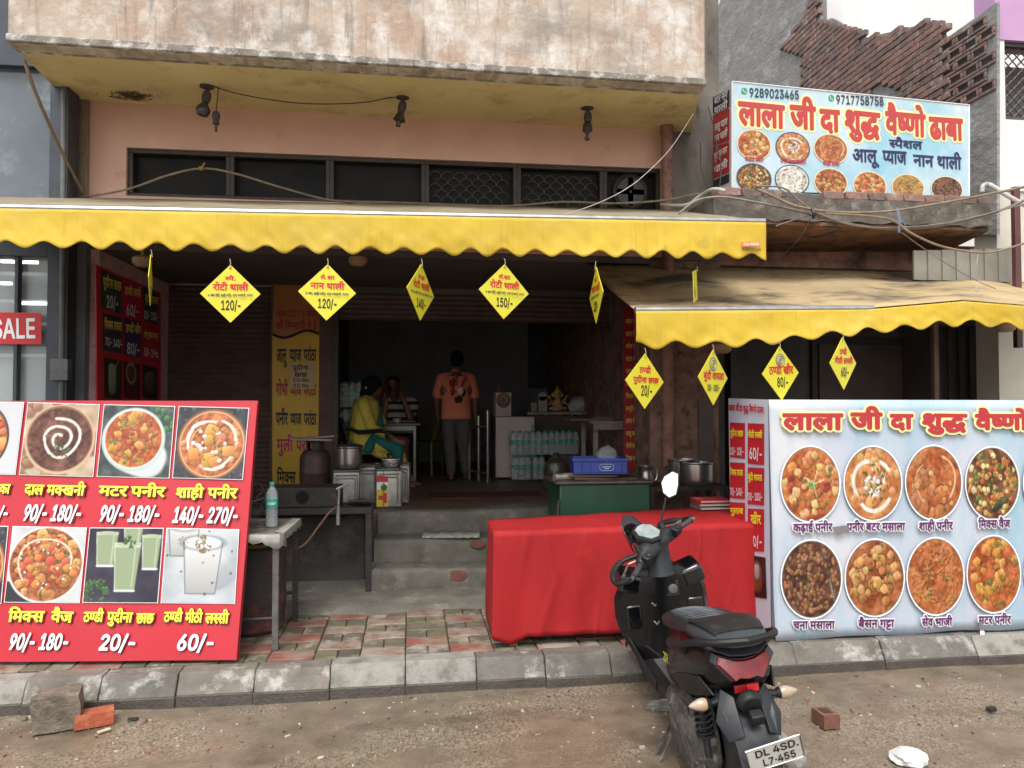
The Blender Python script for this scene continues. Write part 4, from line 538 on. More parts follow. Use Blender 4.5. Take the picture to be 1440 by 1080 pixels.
# ---------------------------------------------------------------- the restaurant building
YW, YB, YS = 6.6, 5.5, 8.3              # upper wall, balcony front, shutter line
BALC = mat('weathered_plaster', (180, 166, 150), (166, 138, 120), (204, 198, 190), scale=2.2, rough=.85, bump=.35, bscale=22, s3=5, t3=.56, w3=.1)
def add_streaks(m, c, st=(9, 1, .9), lo=.52, hi=.66, amt=.7, sc=1.0):
    nt = m.node_tree; N = nt.nodes; L = nt.links; b = N['Principled BSDF']; src = b.inputs['Base Color'].links[0].from_socket
    tc = N.new('ShaderNodeTexCoord'); p = N.new('ShaderNodeMapping'); p.inputs['Scale'].default_value = st; L.new(tc.outputs['Object'], p.inputs[0])
    n = N.new('ShaderNodeTexNoise'); n.inputs['Scale'].default_value = sc; n.inputs['Detail'].default_value = 9; n.inputs['Roughness'].default_value = .68; L.new(p.outputs[0], n.inputs[0])
    r = N.new('ShaderNodeMapRange'); r.inputs[1].default_value = lo; r.inputs[2].default_value = hi; r.inputs[4].default_value = amt; L.new(n.outputs[0], r.inputs[0])
    x = N.new('ShaderNodeMix'); x.data_type = 'RGBA'; L.new(r.outputs[0], x.inputs[0]); L.new(src, x.inputs[6]); x.inputs[7].default_value = lin(c); L.new(x.outputs[2], b.inputs['Base Color'])
add_streaks(BALC, (112, 104, 96)); add_streaks(BALC, (126, 118, 108), (1.1, 1, 2.2), .5, .68, .75); add_streaks(BALC, (222, 219, 213), (3.2, 1, 2.2), .54, .72, .8, 1.5); add_streaks(BALC, (84, 74, 64), (30, 1, .9), .58, .7, .55)
SOFF = mat('ochre_soffit', (222, 204, 152), (206, 186, 134), (158, 140, 104), scale=1.6, rough=.8, bump=.1, s3=2.2, t3=.62, w3=.1)
PINK = mat('pink_plaster', (216, 176, 158), (204, 162, 144), (170, 138, 124), scale=2, rough=.85, bump=.25, bscale=16, s3=4, t3=.68, w3=.06)
PINK2 = mat('rough_pink_plaster', (206, 172, 168), (192, 156, 152), (130, 104, 100), scale=4, rough=.9, bump=.8, bscale=14, s3=7, t3=.62, stretch3=(1, 1, 2.5))
BROWN = mat('sooty_brown_plaster', (146, 112, 98), (104, 80, 71), (66, 54, 49), scale=5, rough=.85, bump=.5, bscale=22, s3=8, t3=.58)
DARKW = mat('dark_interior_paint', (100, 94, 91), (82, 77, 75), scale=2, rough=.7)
FRAME = mat('grimy_dark_frame', (66, 58, 50), (44, 40, 36), scale=10, rough=.6)
DGLASS = mat('dark_glass', (20, 20, 21), (34, 32, 30), scale=3, rough=.5, spec=.15)
FLOORM = mat('dirty_shop_floor', (120, 98, 80), (88, 72, 60), (136, 118, 98), scale=3, rough=.5, bump=.2)
B = thing('restaurant_building', 'weathered plaster restaurant building with ochre soffit and pink upper wall above the yellow awning', 'building', P(530, 830, YW))
bl, br = P(9.5, 60, YB), P(993, 122, YB)
mb = MB(); top = 7.2
mb.plate([bl, br, Vector((br.x, YB, top)), Vector((bl.x, YB, top))], (0, -1, 0), .13)
obj('parapet', mb, BALC, B, bevel=.015)
mb = MB(); lh = Vector((0, 0, .055)); y2 = Vector((0, .16, 0)); f = Vector((0, -.022, .004))
mb.hexa([bl + f, br + f, br + y2, bl + y2, bl + f + lh, br + f + lh, br + y2 + lh, bl + y2 + lh]); LIP = mat('dripping_edge', (140, 132, 122), (110, 102, 92), (196, 192, 186), scale=8, rough=.8, bump=.5, s3=7, t3=.55)
obj('drip_edge', mb, LIP, B, bevel=.008)
sl_, sr_ = P(115, 142, YW), P(933, 183, YW)
mb = MB(); e = Vector((0, .13, .02)); up = Vector((0, 0, .16)); sx = sr_ + (sr_ - sl_) * .06
mb.hexa([bl + e, br + e, sx + Vector((0, .1, 0)), sl_ + Vector((-.12, .1, 0)), bl + e + up, br + e + up, sx + Vector((0, .1, .16)), sl_ + Vector((-.12, .1, .16))])
obj('soffit', mb, SOFF, B)
PATCH = mat('bare_plaster_patch', (186, 146, 104), (170, 130, 92), scale=6, rough=.9)
# upper wall pieces round the window band
Wt = .16
wl = P(118, 145, YW); wr_ = P(934, 186, YW)
wtl, wtr = P(178, 207, YW), P(930, 237, YW); wbl, wbr = P(178, 275, YW), P(930, 299, YW)
def V3(x, z, y=YW): return Vector((x, y, z))
zl = 3.05
mb = MB(); n = (0, -1, 0)
mb.plate([V3(wl.x, wtl.z), V3(wtl.x, wtl.z), V3(wtr.x, wtr.z), V3(wr_.x, wtr.z), V3(wr_.x, sr_.z + .08), V3(wl.x, sl_.z + .08)], n, Wt)
mb.plate([V3(wl.x, zl), V3(wtl.x, zl), V3(wtl.x, wtl.z), V3(wl.x, wtl.z)], n, Wt)
mb.plate([V3(wtr.x, zl), V3(wr_.x, zl), V3(wr_.x, wtr.z), V3(wtr.x, wtr.z)], n, Wt)
mb.plate([V3(wtl.x, zl), V3(wtr.x, zl), V3(wtr.x, wbr.z), V3(wtl.x, wbl.z)], n, Wt)
obj('upper_wall', mb, PINK, B)
mb = MB(); mb.box((bl.x + .1, YB + .15, 5.6), (br.x - .1, 12.6, 5.7)); obj('unseen_roof', mb, DARKW, B)  # unseen slab, added to keep sky light from leaking into the building
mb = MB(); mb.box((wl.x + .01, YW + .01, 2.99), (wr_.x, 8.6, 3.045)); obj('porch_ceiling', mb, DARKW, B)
# clerestory windows
divs = [178, 322, 463, 598, 728, 850, 930]
def lerp(a, b, t): return a + (b - a) * t
for i in range(6):
    t0, t1 = [(P(d, 250, YW).x - wtl.x) / (wtr.x - wtl.x) for d in divs[i:i + 2]]
    A, Bq = lerp(wbl, wbr, t0), lerp(wbl, wbr, t1); Dq, Cq = lerp(wtl, wtr, t0), lerp(wtl, wtr, t1)
    mb = MB(); fw = .035
    def bar(p, q2, wv): p = Vector(p); q2 = Vector(q2); wv = Vector(wv); dy = Vector((0, .06, 0)); o_ = Vector((0, .03, 0)); mb.hexa([p + o_, q2 + o_, q2 + o_ + dy, p + o_ + dy, p + o_ + wv, q2 + o_ + wv, q2 + o_ + dy + wv, p + o_ + dy + wv])
    bar(A, Bq, (0, 0, fw)); bar(Dq - Vector((0, 0, fw)), Cq - Vector((0, 0, fw)), (0, 0, fw))
    h = Vector((0, 0, fw))
    for p, q2, s in ((A, Dq, 1), (Bq, Cq, -1)):
        dy = Vector((0, .06, 0)); o_ = Vector((0, .03, 0)); wv = Vector((s * fw, 0, 0)); p = p + h + o_; q2 = q2 - h + o_
        mb.hexa([p, p + wv, p + wv + dy, p + dy, q2, q2 + wv, q2 + wv + dy, q2 + dy])
    wdw = obj('window', mb, FRAME, B, bevel=.004)
    mb = MB(); dy = Vector((0, .11, 0)); mb.plate([A + dy, Bq + dy, Cq + dy, Dq + dy], n, .01)
    obj('pane', mb, DGLASS, wdw)
    if i in (3, 4):                     # fish-scale wire guard
        mb = MB(); r = .055
        z0 = max(A.z, Bq.z) + .05; z1 = min(Dq.z, Cq.z) - .05; row = 0; z = z0
        while z < z1 - r * .6:
            x = A.x + .09 + (r if row % 2 else 0)
            while x < Bq.x - .09:
                mb.tube([(x + r * math.cos(a), YW + .07, z + r * math.sin(a)) for a in [math.pi * k / 6 for k in range(7)]], .0028, 4)
                x += 2 * r
            z += r; row += 1
        obj('guard_mesh', mb, mat('wire_grey', (92, 88, 80), rough=.5), wdw)
    if i == 5:
        mb = MB(); cx = (A.x + Bq.x) / 2; cz = (A.z + Cq.z) / 2
        mb.lathe([(.15, -.02), (.17, 0), (.15, .02), (.13, 0)], 20, (cx, YW + .07, cz), Matrix.Rotation(R(90), 3, 'X'))
        for k in range(4): mb.obox((cx + .07 * math.cos(k * 1.57), YW + .075, cz + .07 * math.sin(k * 1.57)), (.12, .01, .05), (0, -k * 1.57, 0))
        obj('exhaust_fan', mb, mat('fan_grey', (60, 58, 56), rough=.5), wdw)
mb = MB(); xe = P(1001, 200, 6.8).x; mb.box((wr_.x + .002, YW + .02, 2.9), (xe, YW + .35, 7.2)); obj('end_wall', mb, mat('weathered_end_wall', (128, 120, 112), (98, 90, 84), (70, 62, 58), scale=4, rough=.9, bump=.6, bscale=16, s3=5, stretch=(1, 1, .4)), B)
# left pillar wall, right pillar, partitions
xl0, xl1 = P(112, 300, YW).x, P(138, 460, YW).x
mb = MB(); mb.box((xl0, YW + .001, .15), (xl1, YS + .2, 3.0)); obj('left_pillar', mb, PINK2, B, bevel=.02)
xr0, xr1 = P(915, 560, YW).x, P(1012, 560, YW).x
mb = MB(); mb.box((xr0, YW + .002, .15), (xr1, 7.2, 3.04)); mb.box((xr0 + .08, 7.2, .15), (xr1, 12.6, 3.04)); obj('right_pillar', mb, BROWN, B, bevel=.02)
YBK = 12.3
xin = P(447, 560, YS).x                 # inner left wall of the dining room
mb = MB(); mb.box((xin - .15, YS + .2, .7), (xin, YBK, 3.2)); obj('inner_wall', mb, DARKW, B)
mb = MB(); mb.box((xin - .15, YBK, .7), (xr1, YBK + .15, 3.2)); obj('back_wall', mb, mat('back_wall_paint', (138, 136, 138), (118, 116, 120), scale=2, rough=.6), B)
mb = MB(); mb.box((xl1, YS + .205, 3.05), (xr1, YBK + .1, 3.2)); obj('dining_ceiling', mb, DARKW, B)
# floor / plinth and steps
xs0, xs1 = P(517, 800, 6.2).x, P(786, 760, 6.4).x
FZ = .75
mb = MB(); mb.box((xl1, 6.78, .15), (xr1 + .2, YBK + .1, FZ)); obj('plinth', mb, FLOORM, B, bevel=.02)
mb = MB(); mb.box((xl1, 6.52, .15), (xs0 - .02, 6.776, FZ)); obj('plinth_front', mb, CONCD, B, bevel=.03)
def step(y0, y1, z0, z1, x0, x1):
    mb = MB(); prof = []; rr = .045
    for k in range(7):
        a = math.pi / 2 * k / 6; prof.append((y0 + rr - rr * math.cos(a), z1 - rr + rr * math.sin(a)))
    prof = [(y0 + .02, z0)] + [(y0, z0 + .05)] + prof + [(y1, z1), (y1, z0)]
    nseg = 30; rings = []
    for i in range(nseg + 1):
        x = lerp(x0, x1, i / nseg); j = .012 * math.sin(x * 5 + z1 * 9) + .006 * math.sin(x * 17 + z1 * 3); dz = .008 * math.sin(x * 3.3 + z1 * 5)
        rings.append([(x, y + (j if y < y1 - .01 else 0), z + (dz if z > z0 + .01 else 0)) for y, z in prof])
    mb.loft(rings); return obj('entrance_step', mb, CONC, B, ang=50)
step(6.13, 6.5, .15, .36, xs0, xs1); step(6.42, 6.8, .2, .55, xs0 + .04, xs1); step(6.70, 7.0, .4, .752, xs0 + .06, xs1 + .3)
mb = MB()
for cx, cz, w in ((P(643, 805, 6.13).x, .30, .09), (P(672, 768, 6.42).x, .50, .07)):
    mb.lathe([(0, .0), (w, .0), (w * .9, .006), (0, .008)], 9, (cx, 6.126 if cz < .4 else 6.408, cz), Matrix.Rotation(R(90), 3, 'X') @ Matrix.Diagonal((1, .55, 1)))
obj('exposed_brick', mb, mat('exposed_brick_red', (128, 84, 68), (104, 70, 58), scale=20, rough=.9), B)
mb = MB(); mb.box((P(604, 690, 7.1).x, 7.5, .752), (P(778, 690, 7.1).x, 7.95, .765)); obj('threshold_mat', mb, mat('old_red_mat', (92, 40, 38), (70, 40, 36), scale=8, rough=.9), B)
# roller shutter in the left bay, with lintel and rolled shutter over the open bay
SHUT = mat('rusty_shutter', (104, 86, 77), (84, 69, 62), scale=6, rough=.55)
def shutter(x0, x1, y, z0, z1, name='roller_shutter', pitch=.055):
    mb = MB(); z = z0; k = 0; V = []
    while z <= z1: V += [(x0, y + (.012 if k % 2 else -.006), z), (x1, y + (.012 if k % 2 else -.006), z)]; z += pitch / 2; k += 1
    mb.add(V, [(2 * i, 2 * i + 1, 2 * i + 3, 2 * i + 2) for i in range(k - 1)]); return obj(name, mb, SHUT, B, ang=0)
xq = P(378, 560, YS).x
shutter(xl1, xq, YS + .1, FZ, 3.0)
xo = P(878, 560, YS).x
mb = MB(); mb.box((xin - .3, YS + .05, 2.92), (xr0 + .3, YS + .3, 3.04)); obj('lintel', mb, DARKW, B)
sh2 = shutter(xin - .2, xr0 + .3, YS + .03, 2.62, 2.93)
mb = MB(); x0 = P(380, 560, YS).x; x1 = P(468, 560, YS).x
mb.box((x0, YS - .02, FZ), (x1, YS + .2, 3.0)); obj('sign_pillar', mb, mat('brown_pillar', (104, 78, 66), (84, 62, 54), scale=5, rough=.8), B)
mb = MB(); mb.box((x1 + .002, YS - .06, FZ), (x1 + .06, YS + .19, 2.98)); obj('shutter_rail', mb, FRAME, B)

# ---------------------------------------------------------------- neighbour on the right (low, with brick side wall and ledge)
def brick_material(name, c1, c2, mortar, scale=1.0, bump=.6, rot=None):
    m = bpy.data.materials.new(name); m.use_nodes = True; nt = m.node_tree; N = nt.nodes; L = nt.links; b = N['Principled BSDF']; b.inputs['Roughness'].default_value = .9
    tc = N.new('ShaderNodeTexCoord'); mp = N.new('ShaderNodeMapping'); mp.inputs['Rotation'].default_value = rot or (0, 0, 0); L.new(tc.outputs['Object'], mp.inputs[0])
    bt = N.new('ShaderNodeTexBrick'); bt.inputs['Scale'].default_value = scale; bt.inputs['Color1'].default_value = lin(c1); bt.inputs['Color2'].default_value = lin(c2); bt.inputs['Mortar'].default_value = lin(mortar); bt.inputs['Brick Width'].default_value = .24; bt.inputs['Row Height'].default_value = .085; bt.inputs['Mortar Size'].default_value = .011; bt.inputs['Mortar Smooth'].default_value = .3
    L.new(mp.outputs[0], bt.inputs[0])
    n = N.new('ShaderNodeTexNoise'); n.inputs['Scale'].default_value = 4; n.inputs['Detail'].default_value = 8; L.new(tc.outputs['Object'], n.inputs[0])
    r = N.new('ShaderNodeMapRange'); r.inputs[1].default_value = .4; r.inputs[2].default_value = .7; r.inputs[4].default_value = .75; L.new(n.outputs[0], r.inputs[0])
    x = N.new('ShaderNodeMix'); x.data_type = 'RGBA'; L.new(r.outputs[0], x.inputs[0]); L.new(bt.outputs['Color'], x.inputs[6]); x.inputs[7].default_value = lin((92, 82, 78)); L.new(x.outputs[2], b.inputs['Base Color'])
    bp = N.new('ShaderNodeBump'); bp.inputs['Strength'].default_value = bump; bp.inputs['Distance'].default_value = .03; bp.invert = True; L.new(bt.outputs['Fac'], bp.inputs['Height']); L.new(bp.outputs[0], b.inputs['Normal'])
    return m
def inpoly(x, y, poly):
    c = False; j = len(poly) - 1
    for i in range(len(poly)):
        (xi, yi), (xj, yj) = poly[i], poly[j]
        if (yi > y) != (yj > y) and x < (xj - xi) * (y - yi) / (yj - yi) + xi: c = not c
        j = i
    return c
_ci = _cr.inverted()
def proj(p):
    d = _ci @ (Vector(p) - EYE); return (720 + F * d.x / d.y, 540 - F * d.z / d.y)
GREYP = mat('rough_grey_render', (150, 149, 147), (124, 123, 122), (166, 165, 163), scale=3, rough=.9, bump=1.0, bscale=9, s3=2, stretch=(1, 1, 1.8))
BRK = [mat('wall_brick_%d' % i, *c, scale=14, rough=.9, bump=.4, s3=9) for i, c in enumerate([((138, 108, 98), (110, 92, 86), (156, 146, 139)), ((124, 101, 94), (100, 86, 82), (148, 138, 132)), ((150, 114, 101), (118, 95, 87), (160, 150, 143))])]
MORT = mat('mortar', (110, 104, 98), (84, 79, 75), scale=12, rough=.95, bump=.6)
NB = thing('neighbour_building', 'brick and grey plaster building with a broken top behind the shop sign', 'building', (3.4, 6.8, 0))
XR = P(1402, 150, 6.2).x
top_line = [(1148, -30), (1155, 31), (1170, 25), (1218, 53), (1323, 28), (1329, 55), (1402, 3)]
outline = [(995, 330), (993, 62), (1017, -12), (1040, -60), (1148, -60)] + top_line + [(1402, 330)]
mb = MB(); mb.plate([PX(a, b, XR) for a, b in outline], (-1, 0, 0), .03); obj('side_wall', mb, GREYP, NB)
reg = [(1100, 68), (1132, 20), (1148, -30)] + top_line[1:6] + [(1329, 160), (1268, 150), (1258, 122), (1234, 122), (1226, 138), (1127, 130), (1126, 82)]
mb = MB(); rz = random.Random(5); z = 3.6; row = 0
while z < 8.5:
    y = 5.8 + (.12 if row % 2 else 0)
    while y < 15:
        q = proj((XR, y + .11, z + .035))
        if inpoly(q[0], q[1], reg) and rz.random() > .015:
            mb.cur = rz.randrange(3); dd = rz.uniform(.001, .008); mb.obox((XR - dd, y + .105, z + .031), (.06 + dd, .209, .0645), (rz.uniform(-.03, .03), 0, rz.uniform(-.03, .03)))
        y += .215
    z += .07; row += 1
obj('brickwork', mb, BRK, NB, bevel=.006, bseg=1)
reg2 = [(1332, 54), (1402, 4), (1402, 140), (1332, 150)]
mb = MB(); z = 3.6; row = 0
while z < 8.0:
    y = 6.2 + (.1 if row % 2 else 0)
    while y < 8.5:
        if inpoly(*proj((XR, y + .1, z + .06)), reg2):
            mb.cur = rz.randrange(2); x = XR - .018 - rz.uniform(0, .008); w, h, b = .195, .118, .03
            for a, c in (((0, 0), (w, b)), ((0, h - b), (w, h)), ((0, b), (b, h - b)), ((w - b, b), (w, h - b))): mb.box((x, y + a[0], z + a[1]), (XR - .001, y + c[0], z + c[1]))
            mb.cur = 3; mb.box((XR - .012, y + b, z + b), (XR - .001, y + w - b, z + h - b))
        y += .205
    z += .128; row += 1
obj('hollow_blockwork', mb, BRK[:2] + BRK[:1] + [mat('hollow_shade', (40, 32, 30), rough=.9)], NB, bevel=.008, bseg=1)  # dark plate in each hollow: the shade inside is put into its colour
# ledge slab carrying the sign, brick course on top, soffit and lower wall with sooty holes
lY, rY = 5.72, 6.0
a0, a1 = P(1004, 274, lY), P(1394, 287, rY); b0, b1 = P(1004, 306, lY), P(1394, 319, rY)
SLAB = mat('ledge_concrete', (104, 98, 90), (74, 68, 62), (128, 120, 110), scale=6, rough=.9, bump=.7, bscale=18, s3=7)
RUST = mat('rusty_soffit', (140, 96, 74), (104, 78, 64), (70, 60, 55), scale=5, rough=.9, bump=.5, s3=6, t3=.55)
bk = Vector((-.05, 1.2, 0))
mb = MB(); N_ = 24; rings = []
for i in range(N_ + 1):
    t = i / N_; j = Vector((0, .02 * math.sin(t * 37) + .015 * math.sin(t * 91), .012 * math.sin(t * 53))); p, q = lerp(b0, b1, t) + j, lerp(a0, a1, t) + j * .5
    rings.append([p, q, q + bk, p + bk])
mb.loft(rings); obj('ledge_slab', mb, SLAB, NB, ang=25)
mb = MB(); i = 0; t = 0.0; L_ = (a1 - a0).length; dirx = (a1 - a0).normalized(); rot = math.atan2(dirx.y, dirx.x)
s = .03
while s < L_ - .1:
    w = .21 + rz.uniform(-.04, .02); mb.cur = rz.randrange(3); c = a0 + dirx * (s + w / 2) + Vector((0, .06 + rz.uniform(0, .02), .036))
    if rz.random() > .12: mb.obox(c, (w - .012, .11, .07), (rz.uniform(-.05, .05), rz.uniform(-.05, .05), rot + rz.uniform(-.06, .06)))
    s += w
mb.cur = 3; c = (a0 + a1) / 2 + Vector((0, .13, .02)); mb.obox(c, (L_ - .1, .12, .05), (0, 0, rot))
obj('loose_bricks', mb, BRK + [MORT], NB, bevel=.008, bseg=1)
mb = MB(); mb.hexa([b0 + Vector((.02, .03, -.03)), b1 + Vector((0, .03, -.03)), b1 + Vector((.3, 1.15, -.05)), b0 + Vector((0, 1.15, -.05)), b0 + Vector((.02, .03, -.002)), b1 + Vector((0, .03, -.002)), b1 + Vector((.3, 1.15, -.002)), b0 + Vector((0, 1.15, -.002))])
obj('soffit', mb, RUST, NB)
YN = 6.85
mb = MB(); x0 = xr1 + .002; x1 = XR + .9; zt = 3.3
holes = [(P(1050, 372, YN).x, P(1108, 372, YN).x, 2.7, 3.02), (P(1148, 372, YN).x, P(1178, 372, YN).x, 2.72, 2.97), (P(1220, 372, YN).x, P(1262, 372, YN).x, 2.66, 2.92)]
zA = 2.55; xx = x0
for h0, h1, z0, z1 in holes:
    mb.box((xx, YN, zA), (h0, YN + .2, zt)); mb.box((h0, YN, z1), (h1, YN + .2, zt)); mb.box((h0, YN, zA), (h1, YN + .2, z0)); mb.box((h0, YN + .15, z0), (h1, YN + .2, z1)); xx = h1
mb.box((xx, YN, zA), (x1, YN + .2, zt)); obj('lower_wall', mb, mat('sooty_rust_plaster', (182, 138, 120), (140, 104, 92), (52, 44, 42), scale=3, rough=.9, bump=.5, bscale=20, s3=2.2, t3=.55, w3=.12), NB)
# room under the right awning
YR_ = 7.6
mb = MB(); mb.box((xr1, YR_, .15), (XR + 1.2, YR_ + .15, 2.55)); mb.box((xr1, YN, 2.5), (XR + 1.2, YR_ + .1, 2.549)); obj('room_wall', mb, mat('grey_room_paint', (96, 92, 92), (78, 75, 76), scale=2, rough=.7), NB)
mb = MB(); mb.box((P(1150, 500, YR_).x, YR_ - .03, .9), (P(1302, 500, YR_).x, YR_ - .002, 2.35)); obj('wall_panel', mb, mat('brown_panel', (96, 78, 72), (76, 64, 60), scale=3, rough=.6), NB)
mb = MB(); xa, xb = P(1146, 500, YR_).x, P(1306, 500, YR_).x
for p, q in (((xa - .06, YR_ - .05, .9), (xa, YR_ - .001, 2.42)), ((xb, YR_ - .05, .9), (xb + .06, YR_ - .001, 2.42)), ((xa, YR_ - .05, 2.352), (xb, YR_ - .001, 2.42))): mb.box(p, q)
obj('panel_frame', mb, FRAME, NB)
mb = MB(); y = 7.0; xa, xb = P(1332, 500, y).x, XR + .9; x = xa
while x < xb: mb.box((x, y - .02, .2), (x + .06, y + .01, 2.5)); mb.box((x + .06, y, .2), (x + .12, y + .012, 2.5)); x += .12
obj('ribbed_shutter', mb, mat('brown_ribbed_shutter', (74, 62, 56), (58, 48, 44), scale=5, rough=.6), NB)
mb = MB(); xa = P(1028, 500, 6.9).x; mb.box((xa - .07, 6.75, .15), (xa + .04, 6.9, 2.5)); obj('door_post', mb, FRAME, NB)
# rooms behind are closed off
mb = MB(); mb.box((XR - .02, YN + .25, .1), (XR + .1, 7.55, 2.5)); obj('end_wall', mb, DARKW, NB)

mb = MB(); mb.box((P(960, 600, 7.0).x, 6.58, .15), (P(1003, 600, 6.58).x, 6.598, P(980, 562, 6.58).z)); single('cement_slab', mb, mat('slab_grey', (104, 92, 84), (84, 74, 68), (120, 108, 98), scale=5, rough=.8), 'grey cement slab leaning against the mottled brown pillar behind the steel pots', 'slab')

# ---------------------------------------------------------------- white and purple house at the far right
WH = mat('white_wall_paint', (226, 224, 220), (212, 210, 206), scale=2, rough=.7)
PUR = mat('purple_paint', (192, 150, 190), (180, 140, 178), scale=2, rough=.7)
H = thing('white_house', 'white painted house with a purple upper band and a lattice window at the right edge', 'building', (XR + 2, 6.5, 0))
yh = 6.25; z0 = P(1420, 268, yh).z; zp = P(1420, 57, yh).z; zg0 = P(1420, 168, yh).z
gx = P(1413, 100, yh).x; X9 = XR + 6
mb = MB(); mb.box((XR + .031, yh, z0), (gx, yh + .25, zp)); mb.box((gx, yh, z0), (X9, yh + .25, zg0)); mb.box((XR + .35, 9.6, 2), (XR + .6, 13.0, 9)); mb.box((XR + .21, 12, 2), (X9, 12.3, 9.6)); mb.box((XR + .201, 8.2, 5.2), (XR + .3, 9.0, 5.9)); obj('wall', mb, WH, H)
mb = MB(); mb.box((XR + .031, yh - .01, zp), (X9, yh + .25, zp + 3)); obj('purple_band', mb, PUR, H)
mb = MB(); mb.box((gx, yh + .5, zg0), (X9, yh + .55, zp)); obj('window_back', mb, mat('pale_curtain', (150, 146, 144), (120, 118, 118), scale=4, rough=.8), H)
mb = MB(); k = 0
zc = zg0
for k in range(-14, 26):
    x = gx + k * .09
    for sg in (1, -1):
        p0 = Vector((x, yh + .06, zg0)); p1 = Vector((x + sg * (zp - zg0), yh + .06, zp)); pts = []
        for t in np.linspace(0, 1, 12):
            q = p0.lerp(p1, t)
            if gx < q.x < X9 - 2: pts.append(q)
        if len(pts) > 1: mb.tube([pts[0], pts[-1]], .008, 4)
mb.box((gx, yh + .03, zg0), (gx + .03, yh + .08, zp)); mb.box((gx + .03, yh + .03, zp - .04), (X9, yh + .08, zp)); mb.box((gx + .03, yh + .03, zg0), (X9, yh + .08, zg0 + .04))
obj('lattice_grille', mb, mat('grille_grey', (70, 66, 66), rough=.5), H)
mb = MB(); mb.box((XR + .035, yh + .02, .1), (X9, yh + .3, z0 - .002)); obj('lower_wall', mb, mat('cream_sheet', (206, 200, 186), (190, 184, 170), scale=3, rough=.6), H)
# sheet, post, pipe at the right
y = 6.1; xa, xb = P(1285, 360, y).x, P(1422, 360, y).x; zt, zb = P(1400, 348, y).z, P(1400, 396, y).z
mb = MB(); x = xa; k = 0
while x < xb: mb.box((x, y + (.012 if k % 2 else 0), zb), (x + .07, y + .02 + (.012 if k % 2 else 0), zt - .05 * (xb - x))); x += .07; k += 1
single('corrugated_sheet', mb, mat('dull_metal_sheet', (150, 146, 134), (128, 122, 112), (104, 96, 84), scale=3, rough=.5, metal=.3), 'dull grey ribbed metal sheet under the ledge beside the maroon post', 'metal sheet')
p = P(1432, 330, 5.95); mb = MB(); mb.box((p.x - .028, p.y, 2.2), (p.x + .028, p.y + .05, P(1430, 262, 5.95).z)); single('maroon_post', mb, mat('maroon_paint', (96, 58, 58), (78, 48, 48), scale=6, rough=.5), 'thin maroon square steel post standing at the right edge', 'post', bevel=.004)

# ---------------------------------------------------------------- glass fronted shop on the left
G = thing('glass_shop', 'glass fronted shop with dark steel frame and lit shelves at the left edge', 'shop', (-4.2, 6.4, 0))
yg = 6.35
xg = P(72, 300, yg).x; xL = xg - 2.2
def zrow(py): return P(40, py, yg).z
mb = MB()
for x0, x1, za, zb in ((xg, P(98, 300, yg).x, .15, 5.6), (xL - .1, xL, .15, 5.6)): mb.box((x0, yg - .05, za), (x1, yg + .15, zb))
mb.box((xL, yg - .04, zrow(362)), (xg, yg + .12, zrow(285))); mb.box((xL, yg - .02, zrow(95)), (xg, yg + .12, 5.9)); mb.box((xL, yg - .03, .15), (xg, yg + .12, .3))
mb.box((P(21, 450, yg).x, yg - .02, .3), (P(27, 450, yg).x, yg + .04, zrow(363)))
STEEL = mat('dark_steel_frame', (56, 64, 74), (44, 50, 58), scale=8, rough=.45)
obj('frame', mb, STEEL, G, bevel=.006)
GL = bpy.data.materials.new('shop_glass'); GL.use_nodes = True; _n = GL.node_tree; _b = _n.nodes['Principled BSDF']; _b.inputs['Base Color'].default_value = (.8, .9, .9, 1); _b.inputs['Roughness'].default_value = .02; _b.inputs['Alpha'].default_value = .28; _b.inputs['Specular IOR Level'].default_value = .8
mb = MB(); mb.box((xL, yg + .05, .3), (xg, yg + .06, zrow(363))); obj('display_pane', mb, GL, G)
mb = MB(); mb.box((xL, yg + .05, zrow(284)), (xg, yg + .06, zrow(96))); obj('upper_pane', mb, mat('painted_reflection', (104, 112, 118), (72, 80, 86), (128, 134, 138), scale=.9, rough=.15, s3=1.6), G)  # mottled greys of the upper pane paint in what the glass reflects
mb = MB(); mb.box((xL, yg + 2.4, .1), (xg + .1, yg + 2.5, 3.1)); mb.box((xg + .1, yg + .16, .1), (xg + .2, yg + 2.5, 3.1)); mb.box((xL, yg + .2, 3.0), (xg + .1, yg + 2.4, 3.1)); mb.box((xL - .1, yg + .16, .1), (xL, yg + 2.4, 3.1)); obj('interior', mb, mat('shop_inner_grey', (120, 126, 130), (96, 102, 108), scale=2, rough=.6), G)
for py in (395, 432, 462, 505):
    mb = MB(); z = P(40, py, yg + 1).z; mb.box((xL, yg + .7, z), (xg - .05, yg + 1.25, z + .03)); obj('shelf', mb, mat('pale_shelf', (196, 206, 206), rough=.4), G)
for py, x0p, x1p in ((370, 26, 52), (400, 0, 15), (428, 25, 68), (369, 0, 18)):
    mb = MB(); p = P(x0p, py, yg + .62); q = P(x1p, py, yg + .62); mb.box((p.x, p.y, p.z), (q.x, p.y + .03, p.z + .025)); obj('strip_light', mb, emit_mat('strip_light', (255, 255, 250), 2.2), G)
mb = MB(); p = P(30, 520, yg + .9); mb.box((p.x - .3, yg + .6, .3), (p.x + .35, yg + 1.2, 1.7)); obj('display_counter', mb, mat('dark_counter', (70, 80, 86), rough=.4), G)
